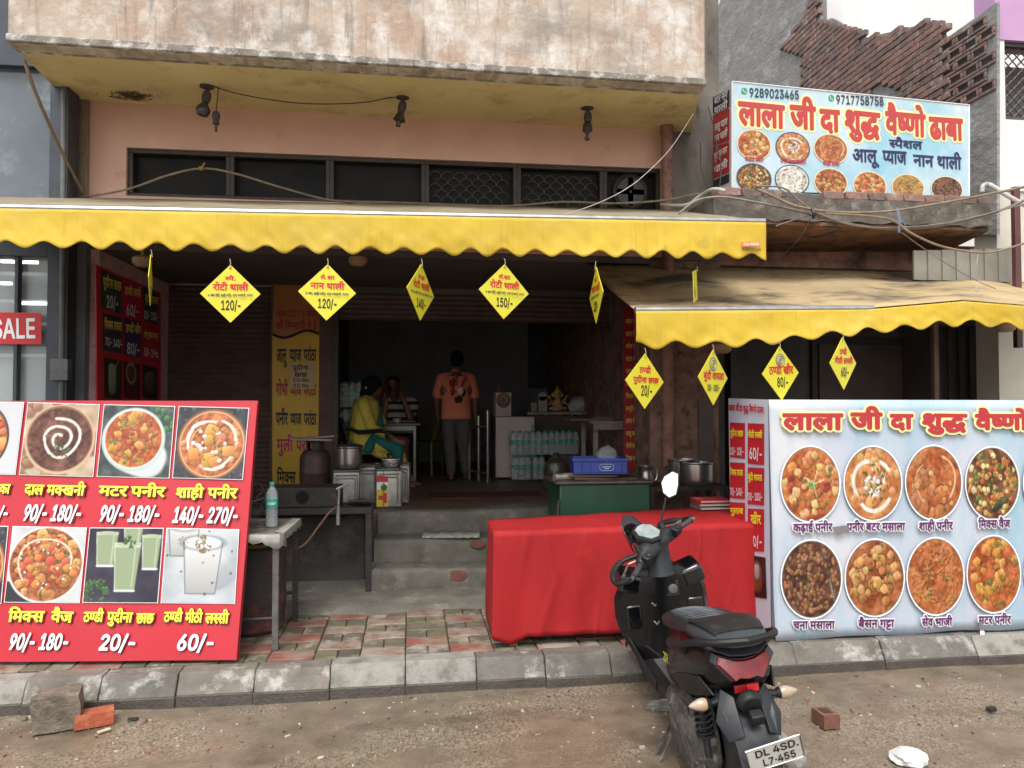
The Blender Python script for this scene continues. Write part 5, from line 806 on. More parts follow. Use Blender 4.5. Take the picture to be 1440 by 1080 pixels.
# SALE poster
pl = Plane(P(0, 483, yg - .03), (1, 0, 0), (0, 0, 1))
S = thing('sale_poster', 'red SALE poster with white letters on the left shop window', 'poster', P(30, 483, yg - .03))
mb = MB(); a = pl.at(-70, 483); b = pl.at(58.5, 440); mb.plate([pl.w(a[0], a[1]), pl.w(b[0], a[1]), pl.w(b[0], b[1]), pl.w(a[0], b[1])], pl.n, .004); obj('sheet', mb, mat('sale_red', (200, 40, 44), rough=.5), S)
mb = MB(); letters(mb, pl, 'SALE', (-11, 476), (50, 475), 27); obj('lettering', mb, mat('white_print', (240, 240, 240), rough=.5), S)
# pipes and wood post between the two shops
mb = MB(); mb.tube([P(86, 600, 6.3), P(89, 250, 6.3), P(90, 120, 6.3)], .022, 8); mb.tube([P(91, 600, 6.32), P(94, 250, 6.32), P(95, 120, 6.32)], .014, 8); q = P(86, 520, 6.28); mb.obox(q, (.13, .08, .17)); single('service_pipe', mb, mat('grey_pipe', (104, 106, 108), (84, 84, 84), scale=10, rough=.5), 'thin grey conduit pipes with a junction box beside the shop glass', 'pipe', bevel=.004)
mb = MB(); x0, x1 = P(95, 450, 6.45).x, P(112, 450, 6.45).x; mb.box((x0, 6.55, .15), (x1, 6.597, P(100, 130, 6.45).z)); single('wooden_post', mb, mat('weathered_post', (150, 140, 126), (110, 92, 74), (78, 62, 50), scale=6, rough=.9, bump=.6, stretch=(1, 1, .25), s3=5), 'weathered flaking post between the glass shop and the pink pillar', 'post', bevel=.02)
# ---------------------------------------------------------------- awnings
def fabric(name, c1, c2, c3=None, tr=.35, **k):
    m = mat(name, c1, c2, c3, **k); nt = m.node_tree; N = nt.nodes; L = nt.links; b = N['Principled BSDF']; out = N['Material Output']
    t = N.new('ShaderNodeBsdfTranslucent'); s = N.new('ShaderNodeMixShader'); s.inputs[0].default_value = tr
    src = b.inputs['Base Color'].links[0].from_socket; L.new(src, t.inputs[0]); L.new(b.outputs[0], s.inputs[1]); L.new(t.outputs[0], s.inputs[2]); L.new(s.outputs[0], out.inputs[0]); return m
YEL = fabric('yellow_canvas', (238, 210, 74), (226, 194, 60), (200, 168, 66), scale=1.5, rough=.6, bump=.12, bscale=30, s3=2.5, t3=.68, tr=.4)
add_streaks(YEL, (176, 138, 62), (30, 1, 1.0), .54, .7, .5); add_streaks(YEL, (238, 216, 120), (1.2, 1, 3), .5, .7, .6)
DUST = fabric('dusty_canvas_top', (158, 146, 120), (138, 126, 102), (118, 106, 86), scale=1.4, rough=.8, s3=2, tr=.12)
DUST2 = fabric('stained_canvas_top', (206, 182, 138), (184, 162, 124), (92, 82, 70), scale=1.6, rough=.75, s3=1.3, t3=.56, w3=.07, tr=.25, stretch3=(.8, 1.6, 1))
ALU = mat('aluminium_bar', (176, 174, 170), (140, 138, 134), scale=9, rough=.35, metal=.7)
def awning(name, label, pl_, pr_, back_l, back_r, bot, dust, nS, label_parts=None, bar_to=1.0, lift=None, sag=0.0):
    """pl_, pr_: ends of the front bar; bot(t): depth of the valance below the bar"""
    A = thing(name, label, 'awning', (pl_ + pr_) / 2)
    mb = MB(); n = 80
    V = []
    for i in range(n + 1):
        t = i / n; f = pl_.lerp(pr_, t) + Vector((0, 0, lift(t) if lift else 0)); b = back_l.lerp(back_r, t)
        for j in range(13):
            u = j / 12; q = f.lerp(b, u); q.z -= sag * math.sin(math.pi * u) * (1 + .5 * math.sin(t * 23)) - .012 * math.sin(t * 40 + u * 3) * u * (1 - u) * 2; V.append(q)
    mb.add(V, [(i * 13 + j, i * 13 + 13 + j, i * 13 + 14 + j, i * 13 + j + 1) for i in range(n) for j in range(12)])
    obj('canopy', mb, dust, A, solid=.003, ang=60)
    mb = MB(); m = 14; nn = int(nS * 16); V = []
    r2 = random.Random(len(name)); ph = [r2.uniform(0, 6) for _ in range(6)]
    for i in range(nn + 1):
        t = i / nn; f = pl_.lerp(pr_, t) + Vector((0, -.022, -.01 + (lift(t) if lift else 0)))
        d = bot(t); sc = .024 * math.cos(2 * math.pi * t * nS) * (1 + .15 * math.sin(t * 31))
        for j in range(m):
            u = j / (m - 1)
            y = u * (.007 * math.sin(t * .77 * nS + ph[0] + 2.2 * u) + .004 * math.sin(t * 1.9 * nS + ph[1] - 3 * u + 2 * math.sin(t * 13)) + .010 * math.exp(-((t * 7 + ph[3]) % 1 - .5) ** 2 * 160 - (u - .4) ** 2 * 3) + .014 * u * math.sin(t * .37 * nS + ph[2]) + .0025 * math.sin(t * 5.3 * nS + u * 7) + .002 * math.sin(t * 9.1 * nS - u * 11))
            V.append(f + Vector((0, y - .01 * u, -(d - sc) * u)))
    mb.add(V, [(i * m + j, i * m + m + j, i * m + m + 1 + j, i * m + j + 1) for i in range(nn) for j in range(m - 1)])
    obj('valance', mb, YEL, A, solid=.002, ang=80)
    mb = MB(); e = pl_.lerp(pr_, bar_to); mb.tube([pl_, e], .024, 10)
    obj('front_bar', mb, ALU, A)
    mb = MB(); mid = [(.08, .92)]
    for t in (.12, .62):
        f = pl_.lerp(pr_, t); b = back_l.lerp(back_r, t); k = f.lerp(b, .5) + Vector((.35, 0, -.1)); mb.tube([f + Vector((0, .05, -.03)), k, b + Vector((0, 0, -.1))], .018, 6)
    obj('folding_arm', mb, ALU, A)
    return A
YA = 4.78
aL, aR = P(-150, 289, YA), P(1075, 312, YA)
gL, gR = P(-60, 274, YW - .02), P(985, 296, YW - .02)
AW = awning('awning', 'long yellow scalloped awning with grey bar across the restaurant front', aL, aR, gL, gR, lambda t: .215 + .02 * t, DUST, 25.5)
# maker's label on its right end
pl = Plane(P(1043, 352, YA - .05), (1, 0, 0), (0, 0, 1)); mb = MB(); flat(mb, pl, [(1043, 347), (1069, 347), (1069, 340), (1043, 340)], .0)
o = obj('maker_label', mb, mat('label_orange', (206, 120, 60), rough=.6), AW)
mb = MB(); letters(mb, pl, 'VIKAS AWNINGS', (1045, 345.5), (1067, 345.5), 4, h=.003); obj('label_lettering', mb, mat('label_cream', (240, 226, 200), rough=.6), AW)
mb = MB(); letters(mb, pl, '9582370166', (1044, 353), (1069, 353), 4.2, h=.003); obj('label_number', mb, mat('label_black', (40, 36, 30), rough=.6), AW)
YC = 4.72
cL, cR = P(893, 436, YC), P(1530, 432, YC + .05)
hL, hR = P(822, 368, YN - .05), P(1530, 388, YN - .2)
AW2 = awning('awning', 'shorter stained tan and yellow awning over the white menu counter on the right', cL, cR, hL, hR, lambda t: .225 - .075 * min(1, max(0, (t - .22) / .25)), DUST2, 12.5, bar_to=.5, lift=lambda t: .055 * max(0, 1 - abs(t - .7) / .22) ** 1.0 if t > .45 else 0, sag=.03)

# ---------------------------------------------------------------- hanging price tags
TAGY = mat('tag_yellow', (216, 206, 56), (206, 196, 46), scale=3, rough=.4)
RED = mat('print_red', (196, 30, 48), rough=.5); INK = mat('print_black', (26, 24, 30), rough=.5); NAVY = mat('print_navy', (36, 36, 84), rough=.5)
WHT = mat('print_white', (222, 220, 220), rough=.5); YPR = mat('print_yellow', (240, 222, 60), rough=.5); GRY = mat('print_grey', (120, 124, 120), rough=.5)
STR = mat('tag_string', (170, 160, 140), rough=.8)
def hang_tag(px, py, hw, hh, Y, label, rows, tilt=0, yawsign=1, side=None, seal=False):
    """diamond tag centred on a photo point; hw, hh half sizes in photo pixels (hw < hh: turned about the vertical)"""
    c = P(px, py, Y); k = mpp(Y, px); H_ = hh * k; turn = math.acos(min(1, hw / hh)) * yawsign - math.atan2(c.x, c.y) * .0
    base = -math.atan2(c.x, c.y) if hw / hh < .8 else 0
    ux = Vector((math.cos(turn + base), math.sin(turn + base), 0)); uy = Vector((0, 0, 1))
    if tilt: ux, uy = ux * math.cos(tilt) + uy * math.sin(tilt), uy * math.cos(tilt) - ux * math.sin(tilt)
    T = thing('price_tag', label, 'price tag', c + uy * H_, group='yellow diamond price tags hanging from the awnings')
    pl = Plane(c, ux, uy); mb = MB(); W_ = H_
    mb.plate([pl.w(0, -H_), pl.w(W_, 0), pl.w(0, H_), pl.w(-W_, 0)], pl.n, .004)
    obj('board', mb, TAGY, T)
    mb = MB(); q = pl.w(0, H_ * .9, .006); mb.tube([q, pl.w(.002, H_ * 1.06, .004), pl.w(-.003, H_ * 1.2, 0)], .0025, 5); mb.lathe([(.004, 0), (.009, .001), (.004, .002)], 8, pl.w(0, H_ * .88, .001)); obj('string', mb, STR, T)
    by = {}
    for txt, m, x0, x1, y, h in rows:
        mb = by.setdefault(m.name, (MB(), m))[0]
        V, Fc, wd = text_tris(txt); a0 = min(v[0] for v in V); a1 = max(v[0] for v in V); sx = (x1 - x0) * W_ / (a1 - a0); sy = h * H_ / (.73 if all(ord(ch) < 256 for ch in txt) else .66)
        mb.add([pl.w(x0 * W_ + (v[0] - a0) * sx, y * H_ + v[1] * sy, .0015 + v[2]) for v in V], Fc)
    for nm, (mb, m) in by.items(): obj('lettering', mb, m, T)
    if seal:
        mb = MB(); mb.lathe([(0, 0), (.26 * H_, .0), (.26 * H_, .0015), (0, .0015)], 20, pl.w(0, H_ * .48, .0), Matrix((ux, uy, pl.n)).transposed()); mb2 = MB()
        for r in (.1, .19): mb2.tube([pl.w(r * H_ * math.cos(a), H_ * .48 + r * H_ * math.sin(a), .003) for a in np.linspace(0, 6.283, 17)], .0022, 4)
        obj('seal', mb, GRY, T); obj('seal_ring', mb2, TAGY, T)
    return T
SM = '2 नान, शाही पनीर, दाल मक्खनी, रायता'
YT = YA - .03
def full(top, mid, small, price): return [(top, RED, -.16 * len(top) ** .5 * .5, .16 * len(top) ** .5 * .5, .46, .13), (mid, RED, -.58, .6, .12, .21), (small, NAVY, -.74, .76, -.1, .075), (price, INK, -.3, .34, -.56, .32)]
hang_tag(324, 413, 42, 41, YT, 'yellow diamond tag priced 120 hanging before the rolled shutter', full('स्पै.', 'रोटी थाली', '4 प्लेन रोटी, शाही पनीर, दाल मक्खनी, रायता', '120/-'), .01)
hang_tag(460, 411, 42, 40, YT, 'yellow diamond tag priced 120 hanging above the yellow painted pillar', full('स्पै. बटर', 'नान थाली', SM, '120/-'), -.02)
hang_tag(592, 411, 19, 40, YT, 'turned yellow diamond tag priced 140 above the dark open doorway', full('स्पै.बटर', 'रोटी थाली', SM, '140/-'), -.03, 1)
hang_tag(709, 410, 37, 39, YT, 'yellow diamond tag priced 150 hanging right of the doorway centre', full('स्पै.बटर', 'रोटी थाली', '4 बटर रोटी, शाही पनीर, दाल मक्खनी, रायता', '150/-'), -.02)
hang_tag(838, 415, 9.5, 40, YT, 'nearly edge on yellow diamond tag beside the left end of the tan awning', full('स्पै.', 'नान थाली', SM, '120/-'), -.02, -1)
hang_tag(212, 394, 2.5, 36, YT, 'edge on tag seen as a thin pale strip above the dark menu panel', [('120/-', INK, -.3, .34, -.56, .32)], .02, 1)
hang_tag(978, 402, 3.5, 30, YT, 'slanting edge on tag hanging over the tan awning top', [('120/-', INK, -.3, .34, -.56, .32)], -.55, 1)
YT2 = YC - .03
hang_tag(907, 536, 34, 39, YT2, 'yellow diamond tag priced 20 in front of the red wall menu', [('ठण्डी', RED, -.3, .3, .3, .2), ('पुदीना छाछ', RED, -.62, .7, -.05, .19), ('20/-', INK, -.2, .36, -.52, .36)], -.02)
hang_tag(1003, 531, 20, 39, YT2, 'turned yellow diamond tag with a grey seal priced 50 and 100', [('बुंदी रायता', RED, -.66, .7, -.06, .24), ('50/- 100/-', INK, -.4, .4, -.48, .22)], 0, 1, seal=True)
hang_tag(1098, 525, 35, 38, YT2, 'yellow diamond tag with a grey seal priced 80', [('ठण्डी खीर', RED, -.64, .68, -.02, .28), ('80/-', INK, -.22, .36, -.5, .34)], .05, seal=True)
hang_tag(1186, 511, 17, 37, YT2, 'small turned yellow diamond tag priced 60, rightmost under the awning', [('ठण्डी', RED, -.26, .26, .34, .2), ('मीठी लस्सी', RED, -.66, .7, .0, .2), ('60/-', INK, -.2, .36, -.5, .34)], .03, 1)

# ---------------------------------------------------------------- lit box sign on the ledge
ys0, ys1 = 5.98, 6.2
sa, sb = P(1030, 262, ys0), P(1363, 272, ys1); sa.z -= .08; sb.z -= .06
ux = Vector((sb.x - sa.x, sb.y - sa.y, 0)).normalized()
pl = Plane(sa, ux, (0, 0, 1)); SPL = pl
S = thing('shop_sign', 'white and blue box sign with red shop name and food pictures on the ledge', 'sign', sa)
def crn(px, py): return pl.w(*pl.at(px, py))
tl, tr_, br2, bl2 = crn(1030, 115), crn(1363, 148), crn(1363, 276), crn(1030, 268)
def print_bg(name, c1, c2, c3, st=(1, 1, 1), sc=.9, ang=0):
    m = mat(name, c1, c2, c3, scale=sc, rough=.35, s3=sc * 1.3, t3=.55, w3=.16, detail=2, stretch=st); return m
mb = MB(); mb.plate([bl2, br2, tr_, tl], pl.n, .02); obj('face', mb, print_bg('sign_vinyl', (192, 208, 214), (206, 212, 216), (116, 178, 198)), S)
dpt = Vector((P(1004, 180, 6.35).x - P(1030, 180, ys0).x, 6.35 - ys0, 0)); bb = -pl.n * .021
mb = MB(); mb.hexa([bl2 + bb, br2 + bb, br2 + dpt, bl2 + dpt, tl + bb, tr_ + bb, tr_ + dpt, tl + dpt]); obj('box', mb, mat('sign_box_grey', (190, 192, 194), rough=.5), S)
mb = MB()
for p, q in ((tl, tr_), (tr_, br2), (tl, bl2)): mb.tube([p, q], .008, 4)
obj('edge_trim', mb, WHT, S)
NAME = 'लाला जी दा शुद्ध वैष्णो ढाबा'
hal = mat('print_cream_halo', (246, 232, 160), rough=.5)
rows = (('लाला', 1038, 1103, 174, 180, 32), ('जी', 1111, 1147, 179, 182, 32), ('दा', 1153, 1181, 183, 185, 30), ('शुद्ध', 1188, 1237, 184, 189, 30), ('वैष्णो', 1245, 1301, 187, 192, 31), ('ढाबा', 1307, 1354, 194, 197, 30))
words('name_halo', pl, rows, hal, S, .001, halo(.024, 10)); words('name_word', pl, rows, mat('sign_red', (184, 58, 60), rough=.45), S, .006, [(0, 0)] + halo(.004, 6))
words('special_word', pl, (('स्पैशल', 1250, 1297, 207, 210, 11), ('आलू', 1199, 1236, 227, 229, 18), ('प्याज', 1241, 1275, 229, 231, 18), ('नान', 1284, 1313, 233, 235, 16), ('थाली', 1318, 1352, 236, 238, 17)), NAVY, S, .004)
words('phone_number', pl, (('9289023465', 1054, 1123, 136, 140, 12), ('9717758758', 1176, 1242, 146, 149, 12)), mat('print_slate', (44, 52, 60), rough=.5), S, .004)
for cx, cy in ((1046.5, 128), (1169, 138)):
    a = Vector(pl.at(cx, cy)); r = .029; mb = MB(); mb.add([pl.w(a.x + r * math.cos(t), a.y + r * math.sin(t), .003) for t in np.linspace(0, 6.283, 17)[:-1]] + [pl.w(a.x - r * .95, a.y - r, .003), pl.w(a.x - r * .5, a.y - r * .85, .003), pl.w(a.x - r * .9, a.y - r * .4, .003)], [tuple(range(16)), (16, 17, 18)])
    io = obj('phone_icon', mb, mat('icon_green', (52, 150, 110), rough=.5), S)
    mb = MB(); pts = catmull([(-.5, .45), (-.35, -.05), (.05, -.42), (.5, -.5)], 4); pts = pts if False else [Vector((x, y, 0)) for x, y in ((-.45, .42), (-.38, .1), (-.1, -.28), (.3, -.45), (.5, -.42))]
    for p, q, w in zip(pts, pts[1:], (.14, .09, .09, .14)):
        d = (q - p).normalized(); nn = Vector((-d.y, d.x, 0)) * w; mb.add([pl.w(a.x + v.x * r, a.y + v.y * r, .004) for v in (p - nn, q - nn, q + nn, p + nn)], [(0, 1, 2, 3)])
    obj('handset', mb, WHT, io)
for i, (cx, cy, rx, ry, kd) in enumerate([(1060, 204, 24, 22, 'kadai'), (1114.5, 208, 24, 22, 'butter'), (1168, 210, 24, 21.5, 'shahi'), (1060, 251, 24.5, 21, 'mixveg'), (1113.5, 253, 24, 21, 'white'), (1168, 257, 23.5, 20.5, 'gatta'), (1223, 262, 23.5, 21, 'kadai'), (1276.5, 264, 23, 19, 'rice'), (1331, 266, 22.5, 18, 'chana')]):
    disc_print('dish_picture', pl, (cx, cy), rx, ry, food(kd, seed=11 + i, n=100), S, PRINT, h=.005, nr=24, ntt=64, rim=((60, 60, 64) if i in (1, 3, 4) else (222, 206, 170)), rimw=.08)
words('caption', pl, (('कढ़ाई पनीर', 1047, 1073, 226, 228, 5), ('पनीर बटर मसाला', 1097, 1133, 229, 231, 5), ('शाही पनीर', 1157, 1180, 232, 234, 5)), mat('print_maroon', (170, 44, 74), rough=.5), S, .007)
# left end of the box sign
pe = Plane(crn(1030, 262), Vector((-dpt.x, -dpt.y, 0)), (0, 0, 1))
def pq(pts): return [pe.w(*pe.at(*p), .004) for p in pts]
for (pts, m) in (([(1003, 160), (1026, 150), (1026, 115 + 11), (1003, 137)], mat('panel_navy', (40, 44, 86), rough=.5)), ([(1003, 205), (1026, 198), (1026, 152), (1003, 162)], mat('panel_red', (168, 40, 50), rough=.5)), ([(1003, 252), (1026, 242), (1026, 200), (1003, 207)], mat('panel_red_low', (160, 38, 44), rough=.5)), ([(1003, 266), (1026, 256), (1026, 244), (1003, 254)], mat('panel_black', (40, 40, 44), rough=.5))):
    mb = MB(); mb.add(pq(pts), [(0, 1, 2, 3)]); obj('end_panel', mb, m, S)
mb = MB()
for t, y, h in (('बटर नान', 146, 9), ('थाली', 160, 9), ('आलू प्याज', 184, 9), ('नान थाली', 200, 9), ('चूर चूर नान', 224, 9), ('थाली', 243, 9)): letters(mb, pe, t, (1005, y - 3 + 4), (1024, y - 9), h, h=.006)
obj('end_lettering', mb, WHT, S)

# ---------------------------------------------------------------- white menu counter on the right (printed cloth over a stall)
yb = 4.6
pl = Plane(P(1090, 898, yb), (1, 0, 0), (0, 0, 1))
pl = Plane(pl.o, (1, -.02, 0), (0, 0, 1))
def crn(px, py, h=0): return pl.w(*pl.at(px, py), h)
bt = (1, -.02, 0)
S = thing('menu_counter', 'white and blue printed menu counter with round food pictures at the kerb on the right', 'counter', crn(1250, 892))
L0, L1 = crn(1080, 562), crn(1088, 898); R1, R0 = crn(1560, 876), crn(1560, 563)
mb = MB(); nu, nv = 60, 24; V = []
for j in range(nv + 1):
    for i in range(nu + 1):
        u, v = i / nu, j / nv; q = (L1.lerp(R1, u)).lerp(L0.lerp(R0, u), v)
        w = .006 * math.sin(u * 9 + v * 4) * (1 - v) + .004 * math.sin(u * 31 - v * 11) * (1 - v) + (.02 * math.exp(-((u - .0) / .04) ** 2 - (v / .12) ** 2))
        q = q + Vector((0, -.012 - w * .8, -.012 * (1 - v) * (math.sin(u * 21) + 1) * .5 if j == 0 else 0)); V.append(q)
mb.add(V, [(j * (nu + 1) + i, j * (nu + 1) + i + 1, (j + 1) * (nu + 1) + i + 1, (j + 1) * (nu + 1) + i) for j in range(nv) for i in range(nu)])
BAN = print_bg('banner_vinyl', (204, 203, 206), (184, 172, 198), (104, 174, 188), (1, 1, .35), .75)
obj('front_cloth', mb, BAN, S, solid=.003, ang=80)
dx = Vector((0, .62, 0)); i_ = Vector((.012, .004, 0))
mb = MB(); mb.hexa([L1 + i_, R1 + i_, R1 + dx, L1 + i_ + dx, L0 + i_, R0 + i_, R0 + dx, L0 + i_ + dx]); obj('stall_box', mb, mat('stall_white', (196, 196, 200), (180, 180, 186), scale=4, rough=.6), S, bevel=.01)
rows = (('लाला', 1097, 1181, 603, 603, 22), ('जी', 1192, 1236, 602, 602, 22), ('दा', 1247, 1279, 602, 602, 20), ('शुद्ध', 1292, 1354, 601, 602, 20), ('वैष्णो', 1366, 1440, 603, 603, 21), ('ढाबा', 1452, 1510, 603, 603, 21))
words('name_halo', pl, rows, hal, S, .034, halo(.018, 10)); words('name_word', pl, rows, mat('banner_red', (176, 46, 54), rough=.45), S, .039, [(0, 0)] + halo(.0035, 6))
dishes = [(1136.5, 680, 42, 54, 'kadai'), (1224, 679, 41, 53, 'butter'), (1309, 678, 40, 53, 'shahi'), (1391, 679, 38, 52, 'mixveg'), (1472, 679, 38, 52, 'rice'), (1138, 813, 43, 56, 'chana'), (1226.5, 811, 42, 55, 'gatta'), (1311.5, 809, 40.5, 55, 'sev'), (1393, 806, 38, 55, 'matar'), (1473, 805, 38, 54, 'shahi')]
for i, (cx, cy, rx, ry, kd) in enumerate(dishes): disc_print('dish_picture', pl, (cx, cy), rx, ry, food(kd, seed=31 + i), S, PRINT, h=.03, nr=44, ntt=110, rimw=.045)
rows = [(t, a, b, y, y - 1, h) for t, a, b, y, h in (('कढ़ाई पनीर', 1111, 1166, 746, 11), ('पनीर बटर मसाला', 1186, 1267, 745, 11), ('शाही पनीर', 1287, 1334, 744, 11), ('मिक्स वैज', 1370, 1414, 741, 11), ('चना मसाला', 1111, 1169, 882, 11), ('बैसन गट्टा', 1202, 1252, 880, 11), ('सेव भाजी', 1291, 1333, 878, 11), ('मटर पनीर', 1370, 1415, 875, 11))]
words('caption_halo', pl, rows, WHT, S, .036, halo(.008, 8)); words('caption', pl, rows, mat('print_plum', (92, 34, 92), rough=.5), S, .041)
mb = MB(); flat(mb, pl, [(1372, 902), (1379, 902), (1377, 884), (1371, 884)], .046); obj('tear_flap', mb, WHT, S)
mb = MB(); flat(mb, pl, [(1371, 884), (1376, 884), (1375, 872), (1370, 872)], .046); flat(mb, pl, [(1165, 740), (1186, 737), (1190, 744), (1172, 752)], .044); obj('tear_mark', mb, mat('tear_grey', (120, 112, 112), rough=.8), S)  # grey polygons laid over the torn spots
pe = Plane(P(1083, 890, yb) + Vector((-.006, 0, 0)), (0, -1, 0), (0, 0, 1))
mb = MB(); mb.add([pe.w(*pe.at(*p), .004) for p in ((1025, 560), (1081, 562), (1085, 895), (1030, 868))], [(0, 1, 2, 3)]); obj('side_cloth', mb, mat('side_vinyl', (206, 210, 222), (186, 192, 210), scale=2, rough=.4), S)
PRED = mat('price_red', (190, 36, 48), rough=.5)
for x0, x1, y0, y1 in ((1028, 1049, 594, 643), (1053, 1076, 595, 652), (1028, 1049, 650, 700), (1053, 1076, 657, 709), (1028, 1049, 706, 770), (1053, 1076, 715, 774)): mb = MB(); flat(mb, pe, [(x0, y1), (x1, y1 + 2), (x1, y0 + 1), (x0, y0)], .008); obj('price_panel', mb, PRED, S)
mb = MB(); letters(mb, pe, NAME, (1026, 577), (1077, 581), 8, h=.008); obj('side_lettering', mb, RED, S)
words('price_name', pe, [(t, a, b, y, y + 1, h) for t, a, b, y, h in (('पुदीना छाछ', 1029, 1048, 613, 8), ('मीठी लस्सी', 1054, 1075, 615, 8), ('मिक्स रायता', 1029, 1048, 668, 8), ('बुंदी रायता', 1054, 1075, 675, 8), ('गुलाब', 1029, 1048, 722, 8), ('खीर', 1058, 1073, 736, 12))], YPR, S, .011)
words('price_figure', pe, [(t, a, b, y, y + 1, h) for t, a, b, y, h in (('10/- 20/-', 1029, 1048, 639, 10), ('60/-', 1056, 1074, 645, 15), ('70/- 140/-', 1029, 1048, 696, 10), ('50/- 100/-', 1054, 1075, 703, 10), ('80/-', 1057, 1074, 768, 14))], WHT, S, .011)
pc = Pic(60, (40, 36, 34), 9); pc.noise(30, 4); pc.blob(.5, .5, .3, .4, .1, (150, 90, 50)); pc.blob(.5, .62, .16, .2, 0, (190, 180, 170))
quad_print('price_picture', pe, [(1055, 838), (1080, 842), (1078, 784), (1054, 780)], pc, S, PRINT, h=.009, n=24)

# ---------------------------------------------------------------- big red menu board on the left
br3 = PZ(333, 928, .19); bl3 = PZ(-4, 931, .19); uxm = (br3 - bl3).normalized(); uxm.z = 0
lean = R(13); nrm = Vector((0, 0, 1)).cross(uxm) * -1; back = nrm if nrm.y > 0 else -nrm
pl = Plane(br3, uxm, Vector((0, 0, math.cos(lean))) + back * math.sin(lean))
a, b = pl.at(333, 928), pl.at(362, 563.5)
S = thing('menu_board', 'large red leaning menu board with food photographs and prices on the left kerb', 'menu board', br3)
x0 = pl.at(-175, 931)[0]; xr_ = (a[0] + b[0]) / 2
REDV = mat('red_vinyl', (186, 34, 48), (172, 28, 40), (156, 24, 34), scale=1.3, rough=.35, bump=.08, bscale=6, s3=2, t3=.66)
mb = MB(); nu, nv = 50, 24; V = []
for j in range(nv + 1):
    for i in range(nu + 1):
        u, v = i / nu, j / nv; w = .003 * math.sin(u * 14 + v * 7) + .008 * math.exp(-((u - .93) / .05) ** 2 - ((v - .06) / .06) ** 2) * math.sin(u * 130); V.append(pl.w(lerp(x0, xr_, u), lerp(0, b[1], v), w))
mb.add(V, [(j * (nu + 1) + i, j * (nu + 1) + i + 1, (j + 1) * (nu + 1) + i + 1, (j + 1) * (nu + 1) + i) for j in range(nv) for i in range(nu)])
obj('face', mb, REDV, S, ang=80)
mb = MB(); mb.plate([pl.w(x0, 0, -.012), pl.w(xr_, 0, -.012), pl.w(xr_, b[1], -.012), pl.w(x0, b[1], -.012)], pl.n, .03); obj('backing_frame', mb, mat('frame_dark_red', (150, 40, 46), rough=.5), S)
